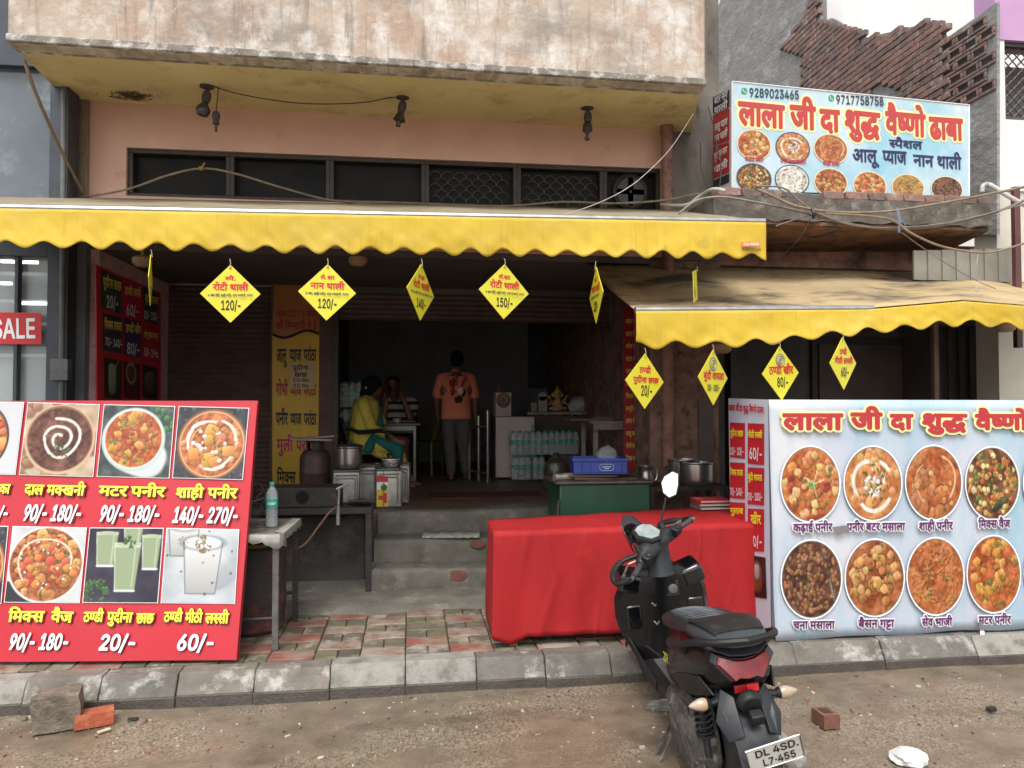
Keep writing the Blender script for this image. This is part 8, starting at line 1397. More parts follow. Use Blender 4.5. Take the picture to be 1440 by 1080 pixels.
for i, z in enumerate((FZ + .01, FZ + .31, FZ + .61, FZ + .91)):
    pack(490, 8.72, z, 4, 2, ('lowest', 'second lowest', 'third', 'topmost')[i] + ' bottle pack of the tall stack behind the woman', 1.0)
mb = MB()
c = P(782, 690, 8.1); T = thing('water_jar', 'big brown tinted water jar on the floor left of the green chest', 'water jar', (c.x, 8.1, FZ))
mb = MB(); mb.lathe([(0, 0), (.12, 0), (.138, .02), (.14, .08), (.132, .09), (.14, .1), (.14, .16), (.132, .17), (.14, .18), (.14, .24), (.12, .31), (.07, .345), (.03, .36), (.03, .40), (0, .40)], 26); obj('jar', mb, mat('jar_tint', (84, 78, 66), (66, 60, 50), scale=4, rough=.2), T, local=True)
mb = MB(); mb.lathe([(.032, .385), (.034, .41), (0, .412)], 14); obj('cap', mb, IRON, T, local=True)
# ---------------------------------------------------------------- dining room furniture
CHAIRP = mat('black_chair_plastic', (34, 32, 34), (28, 26, 28), scale=5, rough=.35)
def plastic_chair(px, yy, rz_, label, m, z=FZ):
    c = P(px, 600, yy); T = thing('plastic_chair', label, 'chair', (c.x, yy, z), (0, 0, rz_), group='plastic dining chairs')
    # local: faces +x
    mb = MB(); mb.loft([[(-.2, -.2, .42), (.22, -.23, .44), (.22, .23, .44), (-.2, .2, .42)], [(-.2, -.2, .445), (.22, -.23, .465), (.22, .23, .465), (-.2, .2, .445)]]); obj('seat', mb, m, T, local=True, bevel=.012)
    mb = MB(); V = []
    for j in range(9):
        for i in range(9):
            u, v = i / 8 * 2 - 1, j / 8; V.append((-.2 - .13 * v - .03 * (1 - u * u), .21 * u * (1 - .25 * v * v), .45 + .40 * v - .04 * v * u * u))
    mb.add(V, [(j * 9 + i, j * 9 + i + 1, j * 9 + i + 10, j * 9 + i + 9) for j in range(8) for i in range(8) if not (i in (2, 5) and 1 < j < 6)]); obj('backrest', mb, m, T, local=True, solid=.014, ang=60)
    for s in (1, -1):
        mb = MB(); mb.tube([(-.30, s * .2, .80), (-.27, s * .24, .70), (-.12, s * .255, .64), (.12, s * .26, .655), (.19, s * .255, .63), (.22, s * .245, .5)], [.018, .02, .024, .026, .024, .02], 8); obj('armrest', mb, m, T, local=True)
        for x0, x1 in ((.20, .25), (-.2, -.27)): mb = MB(); mb.tube([(x0, s * .21, .44), (x1, s * .245, 0)], [.026, .02], 8); obj('leg', mb, m, T, local=True)
    return T
plastic_chair(515, 8.62, R(12), 'black plastic armchair in which the woman in yellow sits', CHAIRP)
plastic_chair(560, 9.75, R(-92), 'dark plastic chair under the man in the striped shirt', CHAIRP)
plastic_chair(614, 10.3, R(120), 'dull olive plastic chair behind the dining table', mat('olive_plastic', (96, 90, 36), (80, 74, 30), scale=5, rough=.4))
yt = 9.05; zt = FZ + .72; a, b_ = P(536, 600, yt), P(585, 600, yt)
T = thing('dining_table', 'small brown topped dining table between the woman and the striped man', 'table', ((a.x + b_.x) / 2, yt + .3, FZ))
mb = MB(); mb.box((a.x - .05, yt, zt - .03), (b_.x + .05, yt + .62, zt)); obj('tabletop', mb, mat('brown_laminate', (96, 66, 48), (78, 54, 42), scale=5, rough=.35), T, bevel=.006)
STEELG = mat('grey_tube', (130, 128, 124), (106, 104, 100), scale=8, rough=.4, metal=.5)
for x, yy in ((a.x, yt + .05), (b_.x - .03, yt + .05), (a.x, yt + .55), (b_.x - .03, yt + .55)): mb = MB(); mb.box((x, yy, FZ), (x + .03, yy + .03, zt - .031)); obj('leg', mb, STEELG, T)
mb = MB(); mb.box((a.x + .031, yt + .06, zt - .09), (b_.x - .031, yt + .08, zt - .032)); obj('apron', mb, STEELG, T)
c = P(558, 583, yt + .12); T = thing('steel_bowl', 'small white steel bowl on the dining table', 'bowl', (c.x, yt + .12, zt + .001)); mb = MB(); mb.lathe([(0, 0), (.02, 0), (.045, .03), (.05, .05), (.046, .05), (.04, .03), (0, .006)], 18); obj('bowl', mb, mat('bowl_white', (206, 202, 196), rough=.3), T, local=True)
mb = MB(); c = P(541, 580, yt + .1); mb.add([(c.x - .07, yt + .1, zt + .001), (c.x + .03, yt + .1, zt + .001), (c.x - .03, yt + .12, zt + .2), (c.x - .06, yt + .11, zt + .19)], [(0, 1, 2, 3)]); single('menu_card', mb, mat('card_paper', (170, 166, 160), (150, 146, 142), scale=12, rough=.6), 'pale menu card standing on the dining table before the woman', 'menu card', solid=.004)
mb = MB(); c = P(537, 587, yt + .1); mb.lathe([(0, 0), (.05, 0), (.04, .05), (.012, .07), (0, .09)], 10, (c.x - .02, yt + .05, zt + .001)); single('paper_napkin', mb, mat('napkin_white', (186, 182, 178), rough=.9), 'crumpled white paper napkin on the near edge of the dining table', 'napkin')
# steel frame stand, fridge, counter
ys_ = 9.0; mb = MB(); p, q_ = P(679, 600, ys_), P(688, 600, ys_)
for x, yy, z in ((P(686, 600, ys_).x, ys_, 1.62), (P(677, 600, ys_).x, ys_ + .35, 1.55), (P(664, 600, ys_).x, ys_ + .4, 1.45)): mb.tube([(x, yy, FZ), (x, yy, z)], .016, 8)
mb.tube([(P(686, 600, ys_).x, ys_, 1.42), (P(664, 600, ys_).x, ys_ + .4, 1.42)], .012, 6); mb.tube([(P(686, 600, ys_).x, ys_, .86), (P(664, 600, ys_).x, ys_ + .4, .86)], .01, 6); single('steel_stand', mb, mat('chrome_tube', (180, 178, 176), rough=.25, metal=.8), 'thin chrome tube stand between the standing man and the fridge', 'stand')
yf = 9.3; a, b_ = P(697, 600, yf), P(752, 600, yf); zf = P(720, 586, yf).z
T = thing('fridge', 'white fridge standing behind the stacked bottle packs', 'fridge', ((a.x + b_.x) / 2, yf + .3, FZ))
mb = MB(); mb.box((a.x, yf, FZ + .03), (b_.x, yf + .03, zf)); obj('door', mb, mat('fridge_white', (190, 176, 168), (176, 162, 156), scale=3, rough=.3), T, bevel=.01)
mb = MB(); mb.box((a.x, yf + .033, FZ + .02), (b_.x, yf + .55, zf)); obj('cabinet', mb, mat('fridge_side', (92, 74, 64), (76, 62, 54), scale=3, rough=.5), T, bevel=.01)
mb = MB(); mb.box((b_.x - .04, yf - .02, zf - .3), (b_.x - .02, yf - .001, zf - .1)); obj('handle', mb, STEELG, T)
z0 = zf + .004; a, b_ = P(697, 570, yf), P(719, 570, yf)
T = thing('white_box', 'white box with a round brown picture on top of the fridge', 'box', ((a.x + b_.x) / 2, yf + .1, z0))
zt_ = P(700, 552, yf).z
mb = MB(); mb.box((a.x, yf, z0), (b_.x, yf + .25, zt_)); obj('carton', mb, mat('carton_white', (184, 170, 160), (166, 152, 144), scale=5, rough=.6), T, bevel=.004)
pl = Plane((a.x, yf - .002, z0), (1, 0, 0), (0, 0, 1)); pc = Pic(80, (110, 40, 30), 4); pc.noise(40, 5); pc.disc(.5, .55, .3, (150, 110, 70)); pc.chunks(14, (120, 80, 50), .1, R=.25); disc_print('round_picture', pl, (708, 563), 10, 11, pc, T, PRINT, nr=14, ntt=40, rim=(110, 36, 30))
mb = MB(); mb.tube([(P(700, 547, yf).x, yf + .1, zt_ + .004), (P(705, 535, yf).x, yf + .12, zt_ + .11)], .012, 6); single('red_pen', mb, mat('pen_red', (150, 50, 44), rough=.4), 'short red stick leaning up from the white box on the fridge', 'stick')
yq = 9.5; a, b_ = P(741, 580, yq), P(872, 580, yq); zq = P(800, 579, yq).z
T = thing('cash_counter', 'brown counter with a pale worn top carrying the idol and bags', 'counter', ((a.x + b_.x) / 2, yq + .3, FZ))
mb = MB(); n = 30; rg = []
for i in range(n + 1):
    x = lerp(a.x, b_.x, i / n); j = .006 * math.sin(i * 1.7) + .004 * math.sin(i * 3.9); rg.append([(x, yq - .04 + j, zq - .04 + j), (x, yq + .6, zq - .04), (x, yq + .6, zq), (x, yq - .04, zq + j * .4)])
mb.loft(rg); obj('counter_top', mb, WOODW, T, ang=25)
mb = MB(); mb.box((a.x + .04, yq, FZ), (b_.x - .04, yq + .55, zq - .05)); obj('counter_front', mb, mat('counter_brown', (84, 64, 52), (66, 50, 42), scale=4, rough=.6), T)
IV = mat('idol_paint', (196, 166, 110), (150, 110, 70), (120, 50, 50), scale=20, rough=.4, s3=22, t3=.58)
c = P(785, 575, yq + .1); k = mpp(yq, 785); T = thing('idol', 'small seated painted elephant headed idol on the counter', 'idol', (c.x, yq + .15, zq + .002))
mb = MB(); s = .01
mb.ell((0, 0, .03), (.11, .08, .03)); mb.ell((0, 0, .10), (.075, .06, .07)); mb.ell((0, -.005, .205), (.05, .045, .05)); mb.limb((0, -.045, .20), (.012, -.07, .11), .018, .010); mb.ell((.055, 0, .215), (.028, .01, .035)); mb.ell((-.055, 0, .215), (.028, .01, .035)); mb.limb((-.07, 0, .14), (-.11, -.03, .09), .02, .016); mb.limb((.07, 0, .14), (.11, -.03, .10), .02, .016); mb.limb((-.09, 0, .15), (-.12, -.02, .2), .016, .014); mb.limb((.09, 0, .15), (.12, -.02, .2), .016, .014); mb.limb((-.03, -.04, .05), (-.1, -.03, .04), .03, .022); mb.limb((.03, -.04, .05), (.1, -.03, .04), .03, .022)
obj('figure', mb, IV, T, local=True, remesh=.006, smooth=2)
mb = MB(); mb.lathe([(.05, .24), (.048, .26), (.03, .285), (.012, .31), (.008, .335), (0, .34)], 14); obj('crown', mb, mat('idol_gold', (206, 176, 90), rough=.3, metal=.4), T, local=True)
mb = MB(); x = P(766, 570, yq).x; mb.box((x - .06, yq + .15, zq + .002), (x + .065, yq + .2, zq + .20)); mb.lathe([(0, 0), (.0625, 0), (.0625, .05), (0, .05)], 20, (x + .0025, yq + .2, zq + .20), Matrix.Rotation(R(90), 3, 'X')); single('photo_frame', mb, mat('frame_silver', (150, 150, 146), (120, 118, 116), scale=14, rough=.3), 'round topped pale frame left of the idol on the counter', 'frame', bevel=.004)
mb = MB(); x = P(754, 572, yq).x; mb.box((x - .05, yq + .12, zq + .002), (x + .035, yq + .22, zq + .12)); single('small_box', mb, mat('box_tan', (150, 140, 110), (120, 112, 90), scale=8, rough=.6), 'small tan box at the left end of the counter', 'box', bevel=.004)
x = P(820, 570, yq).x; crumple('carry_bag', (x, yq + .2, zq), (.17, .11, .13), mat('white_bag', (176, 172, 170), (140, 136, 136), scale=6, rough=.5), 7, 'crumpled white carry bag right of the idol on the counter', 'bag')
mb = MB(); x = P(835, 572, yq).x; mb.box((x - .07, yq + .02, zq + .002), (x + .06, yq + .1, zq + .11)); mb.cur = 1; mb.box((x - .03, yq + .018, zq + .03), (x + .02, yq + .0195, zq + .08)); single('food_box', mb, [mat('food_box_white', (186, 180, 176), rough=.6), mat('food_box_mark', (150, 90, 70), rough=.6)], 'little white packet with a brown mark before the carry bag', 'packet', bevel=.003)
mb = MB(); x = P(858, 568, yq).x; mb.lathe([(0, 0), (.03, 0), (.03, .1), (.012, .13), (.012, .16), (0, .16)], 14, (x, yq + .2, zq + .002)); single('sauce_bottle', mb, mat('sauce_white', (150, 146, 140), rough=.4), 'slim pale bottle at the right end of the counter', 'bottle')
# back wall hangings
yb_ = YBK - .03; pl = Plane(P(742, 546, yb_), (1, 0, 0), (0, 0, 1)); T = thing('wall_hanging', 'dark patterned hanging on the back wall above the counter', 'wall hanging', P(778, 546, yb_))
pc = Pic(110, (40, 42, 44), 8); pc.noise(16, 6)
for k in range(26): pc.stroke([(pc.r.rand(), pc.r.rand()), (pc.r.rand(), pc.r.rand())], .02, (62, 66, 66))
pc.chunks(50, (58, 62, 60), .035, R=.7); pc.ring(.66, .74, .1, .03, (96, 98, 84))
quad_print('cloth', pl, [(742, 546), (816, 546), (816, 442), (742, 442)], pc, T, PRINT, n=60)
T = thing('framed_picture', 'small framed picture in front of the patterned wall hanging', 'picture', P(762, 500, yb_ - .02)); mb = MB(); a, b_ = P(751, 502, yb_ - .02), P(774, 474, yb_ - .02); mb.box((a.x, a.y - .02, a.z), (b_.x, a.y, b_.z)); obj('frame', mb, mat('frame_brown', (60, 46, 40), rough=.4), T); mb = MB(); mb.box((a.x + .03, a.y - .023, a.z + .03), (b_.x - .03, a.y - .021, b_.z - .03)); obj('image', mb, mat('image_brown', (96, 78, 62), (50, 44, 42), scale=9, rough=.3), T)
T = thing('wall_mirror', 'pale framed dark mirror on the inner left wall', 'mirror', (xin + .02, 9.4, 2.1)); mb = MB()
for p, q2 in (((xin + .002, 9.0, 1.75), (xin + .04, 9.8, 1.80)), ((xin + .002, 9.0, 2.6), (xin + .04, 9.8, 2.65)), ((xin + .002, 9.0, 1.801), (xin + .04, 9.05, 2.599)), ((xin + .002, 9.75, 1.801), (xin + .04, 9.8, 2.599))): mb.box(p, q2)
obj('frame', mb, mat('mirror_frame', (110, 110, 112), rough=.4), T); mb = MB(); mb.box((xin + .003, 9.051, 1.802), (xin + .02, 9.749, 2.598)); obj('glass', mb, mat('mirror_dark', (50, 54, 56), rough=.1), T)

# ---------------------------------------------------------------- signs on the left pillar and yellow painted pillar
pl = Plane(Vector((xl1 + .012, 6.66, .8)), (0, 1, 0), (0, 0, 1)); T = thing('wall_menu', 'dark wall menu with coloured price squares on the side of the pink pillar', 'menu board', (xl1, 7.3, 1.0))
def pq(px, py, h=0): a = pl.at(px, py); return pl.w(a[0], a[1], h)
mb = MB(); mb.plate([pq(137, 600), pq(226, 585), pq(226, 412), pq(135, 372)], pl.n, .012); obj('panel', mb, mat('panel_red_edge', (206, 48, 62), (186, 42, 54), scale=4, rough=.4), T)
sq = [(142, 170, 378, 432, 392, 443, (50, 90, 74)), (173, 199, 391, 445, 402, 450, (206, 40, 88)), (201, 222, 403, 450, 412, 458, (62, 66, 78)), (144, 171, 440, 492, 446, 498, (64, 62, 78)), (174, 198, 447, 499, 453, 504, (80, 58, 108)), (201, 222, 455, 505, 460, 510, (196, 42, 58))]
for x0, x1, ya, yb0, yc_, yd, c in sq:
    mb = MB(); mb.add([pq(x0, yb0, .003), pq(x1, yd, .003), pq(x1, yc_, .003), pq(x0, ya, .003)], [(0, 1, 2, 3)]); obj('price_square', mb, mat('price_square', c, tuple(v * .85 for v in c), scale=5, rough=.4), T)
words('dish_name', pl, (('पुदीना छाछ', 144, 169, 402, 409, 13), ('ठण्डी लस्सी', 175, 197, 414, 418, 11), ('बुंदी रायता', 203, 221, 424, 428, 10), ('मिक्स रायता', 146, 170, 462, 465, 12), ('ठण्डी खीर', 176, 197, 467, 469, 11), ('बड़े गुलाब जामुन', 202, 221, 474, 477, 8)), mat('menu_gold', (246, 226, 110), rough=.5), T, .005)
words('price', pl, (('20/-', 149, 165, 432, 435, 17), ('60/-', 177, 194, 443, 445, 15), ('50/- 100/-', 202, 221, 448, 451, 11), ('70/- 140/-', 147, 170, 485, 489, 11), ('80/-', 178, 195, 497, 499, 15), ('50/- 2 Pcs', 202, 221, 500, 503, 11)), mat('menu_silver', (240, 240, 242), rough=.5), T, .005)
for x0, x1, ya, yb0, kd in ((146, 171, 502, 560, 'glass'), (173, 197, 507, 560, 'cup'), (200, 221, 512, 560, 'raita')):
    p = Pic(60, (50, 54, 44) if kd == 'glass' else (110, 34, 36) if kd == 'cup' else (54, 38, 34), 3); p.noise(30, 4)
    if kd == 'glass': p.blob(.45, .5, .22, .4, 0, (160, 172, 140), 4); p.stroke([(.55, .7), (.8, .98)], .04, (190, 190, 180))
    elif kd == 'cup': p.disc(.45, .7, .3, (176, 160, 140)); p.disc(.45, .7, .22, (110, 70, 44))
    else: p.blob(.5, .5, .38, .36, .2, (110, 92, 70), 3)
    quad_print('drink_picture', pl, [(x0, yb0), (x1, yb0 + 2), (x1, ya + 6), (x0, ya)], p, T, PRINT, h=.003, n=30)
yp = YS - .024; pl = Plane(P(383, 682, yp), (1, 0, 0), (0, 0, 1)); T = thing('painted_sign', 'yellow and orange painted price sign with black and red lettering on the pillar', 'sign', P(412, 682, yp))
a, b_ = pl.at(383, 681), pl.at(449, 402)
def onp(px, py): q0 = pl.at(px, py); return pl.w(q0[0], q0[1], .002)
mb = MB(); mb.add([pl.w(a[0], a[1], .001), pl.w(b_[0], a[1], .001)] + [onp(x, 472 + 5 * math.sin((x - 383) / 66 * 6.283)) for x in np.linspace(449, 383, 17)], [tuple(range(19))]); obj('lower_field', mb, mat('pillar_yellow', (206, 168, 40), (186, 148, 36), (150, 118, 40), scale=3, rough=.5, s3=4, t3=.66), T)
mb = MB(); mb.add([onp(x, 472 + 5 * math.sin((x - 383) / 66 * 6.283)) for x in np.linspace(383, 449, 17)] + [pl.w(b_[0], b_[1], .002), pl.w(a[0], b_[1], .002)], [tuple(range(19))]); obj('upper_field', mb, mat('pillar_orange', (176, 112, 40), (150, 92, 36), scale=3, rough=.5), T)
mb = MB(); mb.tube([onp(x, 470 + 5 * math.sin((x - 383) / 66 * 6.283)) + Vector((0, -.003, 0)) for x in np.linspace(384, 448, 25)], .014, 4); obj('wavy_line', mb, mat('line_brown', (60, 46, 30), rough=.6), T)
PB, PR, PP = mat('paint_black', (34, 28, 24), rough=.6), mat('paint_red', (160, 40, 36), rough=.6), mat('paint_pink', (176, 40, 90), rough=.6)
for m_, t, x0, x1, yy, h in ((PB, 'आलू', 389, 404, 509, 19), (PB, 'प्याज', 407, 424, 508, 17), (PB, 'परांठा', 427, 445, 507, 16), (PR, 'गोभी', 388, 405, 556, 17), (PR, 'प्याज', 408, 424, 556, 16), (PR, 'परांठा', 427, 445, 556, 16), (PB, 'पनीर', 388, 405, 597, 17), (PB, 'प्याज', 408, 424, 597, 16), (PB, 'परांठा', 427, 445, 597, 16), (PP, 'मुली', 389, 412, 634, 17), (PP, 'परांठा', 416, 446, 634, 16), (PB, 'मिक्स', 389, 416, 679, 16), (PR, 'आप CCTV कैमरे', 388, 447, 446, 9), (PR, 'की निगरानी में है', 388, 446, 463, 10)): words('painted_word', pl, ((t, x0, x1, yy, yy, h),), m_, T, .006)
pl2 = Plane(pl.o + Vector((0, -.012, 0)), (1, 0, 0), (0, 0, 1)); T = thing('paper_notice', 'pale paper notice taped across the yellow painted sign', 'notice', P(425, 546, yp - .012))
mb = MB(); q_ = [pl2.w(*pl2.at(*p)) for p in ((408, 547), (443, 547), (443, 511), (407, 511))]; mb.plate(q_, pl2.n, .003); obj('paper', mb, mat('notice_paper', (196, 172, 130), (180, 156, 116), scale=6, rough=.8), T)
mb = MB()
for t, x0, x1, yy, h in (('पुदीना', 411, 434, 520, 6), ('छाछ', 414, 432, 530, 6), ('10 Rs.', 412, 436, 537, 5), ('20 Rs.', 412, 436, 545, 5)): letters(mb, pl2, t, (x0, yy), (x1, yy), h, h=.002)
obj('lettering', mb, INK, T)

# ---------------------------------------------------------------- people
SKIN = mat('skin_brown', (120, 78, 58), (104, 66, 50), scale=8, rough=.5); HAIR = mat('hair_black', (16, 14, 14), (26, 23, 22), scale=60, rough=.85, bump=.6, bscale=90, spec=.2)
def hand(mb, w, f, n_, L=.17, curl=.5, side=1):
    """w wrist, f direction of the fingers, n_ back of the hand normal"""
    f = Vector(f).normalized(); n_ = (Vector(n_) - f * f.dot(Vector(n_))).normalized(); s = f.cross(n_) * side; w = Vector(w)
    mb.obox(w + f * L * .27, (L * .5, L * .44, L * .16), M=Matrix((f, s, n_)).transposed())
    for i, (o, l) in enumerate(((-.33, .42), (-.11, .5), (.11, .47), (.33, .36))):
        a = w + f * L * .5 + s * L * .44 * o * 1.1; d1 = (f - n_ * curl * .5).normalized(); d2 = (f - n_ * curl * 1.3).normalized(); b = a + d1 * L * l * .5; mb.tube([a - f * .01, a, b, b + d2 * L * l * .5], [L * .06, L * .058, L * .052, L * .04], 7)
    a = w + f * L * .15 - s * L * .2; mb.tube([a, a - s * L * .14 + f * L * .18, a - s * L * .16 + f * L * .38], [L * .075, L * .065, L * .045], 7)
def head(mb, c, face, up, k=1.0):
    face = Vector(face).normalized(); up = (Vector(up) - face * face.dot(Vector(up))).normalized(); s = up.cross(face); M = Matrix((face, s, up)).transposed(); c = Vector(c)
    def q(x, y, z): return c + M @ (Vector((x, y, z)) * k)
    mb.ell(q(-.005, 0, .03), (.098 * k, .078 * k, .098 * k), M); mb.ell(q(.02, 0, -.045), (.07 * k, .06 * k, .07 * k), M); mb.ell(q(.055, 0, -.088), (.028 * k, .03 * k, .022 * k), M)
    mb.ell(q(.092, 0, -.018), (.022 * k, .015 * k, .024 * k), M, 8, 6); mb.limb(q(.085, 0, .015), q(.1, 0, -.02), .009 * k, .013 * k)
    mb.ell(q(.078, 0, -.058), (.014 * k, .024 * k, .008 * k), M, 8, 6)
    for t in (1, -1): mb.ell(q(-.005, t * .08, -.01), (.022 * k, .01 * k, .034 * k), M, 8, 6)
    return q, M
def face_bits(T, q, M, k=1.0):
    for t in (1, -1):
        mb = MB(); mb.ell(q(.082, t * .032, .01), (.009 * k, .014 * k, .008 * k), M, 8, 6); obj('eye', mb, mat('eye_dark', (50, 40, 36), rough=.3), T)
        mb = MB(); mb.tube([q(.088, t * .015, .034), q(.088, t * .035, .04), q(.075, t * .055, .034)], .005 * k, 5); obj('eyebrow', mb, HAIR, T)
# standing man, back to the street
c = P(641, 680, 9.35); gx_, gy_ = c.x, 9.35
T = thing('person', 'person standing with back turned in an orange printed t-shirt and grey trousers', 'person', (gx_, gy_, FZ))
def g(x, y, z): return Vector((gx_ + x, gy_ + y, FZ + z * .975))
mb = MB(); q, M_ = head(mb, g(.015, .05, 1.525), (0.1, .95, -.25), (0, .25, 1), .98)
mb.limb(g(.01, .02, 1.36), g(.012, .04, 1.46), .056, .052); mb.limb(g(-.10, 0, 1.15), g(.10, 0, 1.15), .12, .12); mb.limb(g(0, 0, 1.25), g(0, 0, .9), .14, .13); mb.limb(g(-.14, .01, 1.30), g(.14, .01, 1.30), .07, .07)
mb.limb(g(-.185, .01, 1.29), g(-.24, .03, 1.03), .052, .042); mb.limb(g(-.24, .03, 1.03), g(-.22, .12, .82), .04, .03); mb.limb(g(.185, .01, 1.29), g(.235, .0, 1.03), .052, .042); mb.limb(g(.235, 0, 1.03), g(.25, .05, .80), .04, .03)
hand(mb, g(-.22, .12, .82), (0.05, .2, -1), (-1, 0, 0), .165, .5, -1); hand(mb, g(.25, .05, .80), (.05, .15, -1), (1, 0, 0), .165, .5, 1)
mb.limb(g(-.085, 0, .85), g(-.075, .03, .45), .09, .062); mb.limb(g(-.075, .03, .45), g(-.06, -.04, .08), .056, .038); mb.limb(g(.085, 0, .85), g(.095, .06, .45), .09, .062); mb.limb(g(.095, .06, .45), g(.13, .12, .09), .056, .038)
for x, y_ in ((-.06, -.04), (.13, .12)): mb.limb(g(x, y_ - .03, .035), g(x - .015, y_ + .17, .022), .034, .026)
body = obj('body', mb, SKIN, T, remesh=.0075, smooth=3)
def shell(f):
    mb = MB(); f(mb); return mb
mb = MB(); mb.loft([[g(a_ * math.cos(t), b2_ * math.sin(t), z_) for t in np.linspace(0, 6.283, 25)[:-1]] for z_, a_, b2_ in ((.78, .19, .14), (.86, .187, .138), (1.0, .18, .136), (1.14, .2, .14), (1.26, .205, .135), (1.33, .16, .11))]); mb.limb(g(-.15, .01, 1.305), g(.15, .01, 1.305), .078, .078); mb.limb(g(-.175, .01, 1.3), g(-.232, .02, 1.10), .074, .066); mb.limb(g(.175, .01, 1.3), g(.232, .0, 1.10), .074, .066); mb.limb(g(0, .02, 1.34), g(0, .03, 1.375), .075, .068)
ORNG = mat('orange_tshirt', (214, 128, 98), (198, 112, 86), scale=5, rough=.85, bump=.15, bscale=7)
obj('tshirt', mb, ORNG, T, remesh=.009, smooth=4)
mb = MB()
mb.limb(g(-.085, 0, .84), g(-.078, .03, .46), .105, .078); mb.limb(g(-.078, .03, .46), g(-.062, -.03, .12), .074, .06); mb.limb(g(.085, 0, .84), g(.095, .06, .46), .105, .078); mb.limb(g(.095, .06, .46), g(.128, .11, .13), .074, .06); mb.ell(g(0, 0, .82), (.17, .12, .1))
obj('trousers', mb, mat('grey_trousers', (92, 86, 84), (76, 71, 70), scale=6, rough=.9, bump=.3, bscale=9), T, remesh=.009, smooth=3)
mb = MB(); mb.ell(g(.012, .035, 1.568), (.088, .103, .098)); mb.ell(g(.012, .0, 1.53), (.076, .07, .085)); obj('hair', mb, HAIR, T, remesh=.009, smooth=2)
mb = MB()
for x, y_ in ((-.06, -.04), (.13, .12)): mb.obox(g(x - .008, y_ + .06, .006), (.095, .26, .014), (0, 0, .06))
obj('slippers', mb, mat('slipper_black', (30, 26, 26), rough=.7), T, bevel=.006)
def backprint(pts, m, name='shirt_print'):
    mb = MB(); V = [g(x, -.143 + .9 * x * x, z) for x, z in pts]; mb.add(V, [tuple(range(len(pts)))]); obj(name, mb, m, T, solid=.004)
RP = mat('print_flame', (160, 34, 34), rough=.8); BPm = mat('print_dark', (40, 30, 32), rough=.8); WPm = mat('print_pale', (206, 190, 184), rough=.8)
rr = random.Random(4)
def blot(cx, cz, rx, rz_, n, m, seed):
    r = random.Random(seed); backprint([(cx + rx * math.cos(t) * r.uniform(.6, 1.15), cz + rz_ * math.sin(t) * r.uniform(.6, 1.15)) for t in np.linspace(0, 6.283, n + 1)[:-1]], m)
blot(-.05, 1.24, .05, .075, 13, RP, 1); blot(-.045, 1.13, .04, .06, 11, RP, 2); backprint([(.07, 1.18), (.13, 1.32), (.115, 1.33), (.06, 1.26), (.045, 1.2)], RP); blot(.03, 1.03, .06, .055, 13, BPm, 3); blot(.08, 1.12, .04, .06, 11, BPm, 4)
def blot2(cx, cz, rx, rz_, n, m, seed):
    r = random.Random(seed); mb = MB(); mb.add([g(x, -.148 + .9 * x * x, z) for x, z in [(cx + rx * math.cos(t) * r.uniform(.6, 1.15), cz + rz_ * math.sin(t) * r.uniform(.6, 1.15)) for t in np.linspace(0, 6.283, n + 1)[:-1]]], [tuple(range(n))]); obj('shirt_print', mb, m, T, solid=.004)
blot2(.05, 1.14, .035, .05, 11, WPm, 5)
# woman in yellow, seated side on, facing the table to the right
yw_ = 8.62; c = P(517, 640, yw_); gx_, gy_ = c.x, yw_
T = thing('person', 'person with tied black hair seated in a yellow kurta and teal shawl', 'person', (gx_, gy_, FZ))
mb = MB(); q, M_ = head(mb, g(.075, .09, 1.17), (.80, .58, -.15), (0, 0, 1), .98)
mb.limb(g(.0, .03, 1.0), g(.045, .06, 1.10), .052, .05); mb.limb(g(-.02, 0, .9), g(-.04, 0, .55), .14, .15); mb.limb(g(-.03, -.13, .96), g(.0, .15, .96), .07, .07)
mb.limb(g(-.03, -.165, .95), g(.06, -.19, .70), .05, .042); mb.limb(g(.06, -.19, .70), g(.27, -.15, .60), .04, .03); hand(mb, g(.27, -.15, .60), (.9, .1, -.45), (0.3, -.1, 1), .155, .7, 1)
mb.limb(g(.02, .17, .95), g(.16, .2, .75), .05, .042); mb.limb(g(.16, .2, .75), g(.20, .22, 1.02), .04, .03); hand(mb, g(.2, .22, 1.02), (-.3, -.1, 1), (1, 0, 0), .155, .5, 1)
mb.limb(g(-.02, -.1, .52), g(.38, -.12, .52), .09, .07); mb.limb(g(-.02, .1, .52), g(.4, .1, .52), .09, .07); mb.limb(g(.38, -.12, .5), g(.36, -.12, .09), .06, .04); mb.limb(g(.4, .1, .5), g(.42, .1, .09), .06, .04)
for x, y_ in ((.36, -.12), (.42, .1)): mb.limb(g(x - .02, y_, .04), g(x + .16, y_, .025), .036, .026)
obj('body', mb, SKIN, T, remesh=.0075, smooth=3)
KUR = mat('yellow_kurta', (204, 186, 82), (186, 166, 70), (156, 136, 58), scale=20, rough=.85, bump=.2, bscale=10, s3=24, t3=.6); TEALC = mat('teal_shawl', (20, 110, 104), (16, 92, 88), scale=6, rough=.8, bump=.2, bscale=8)
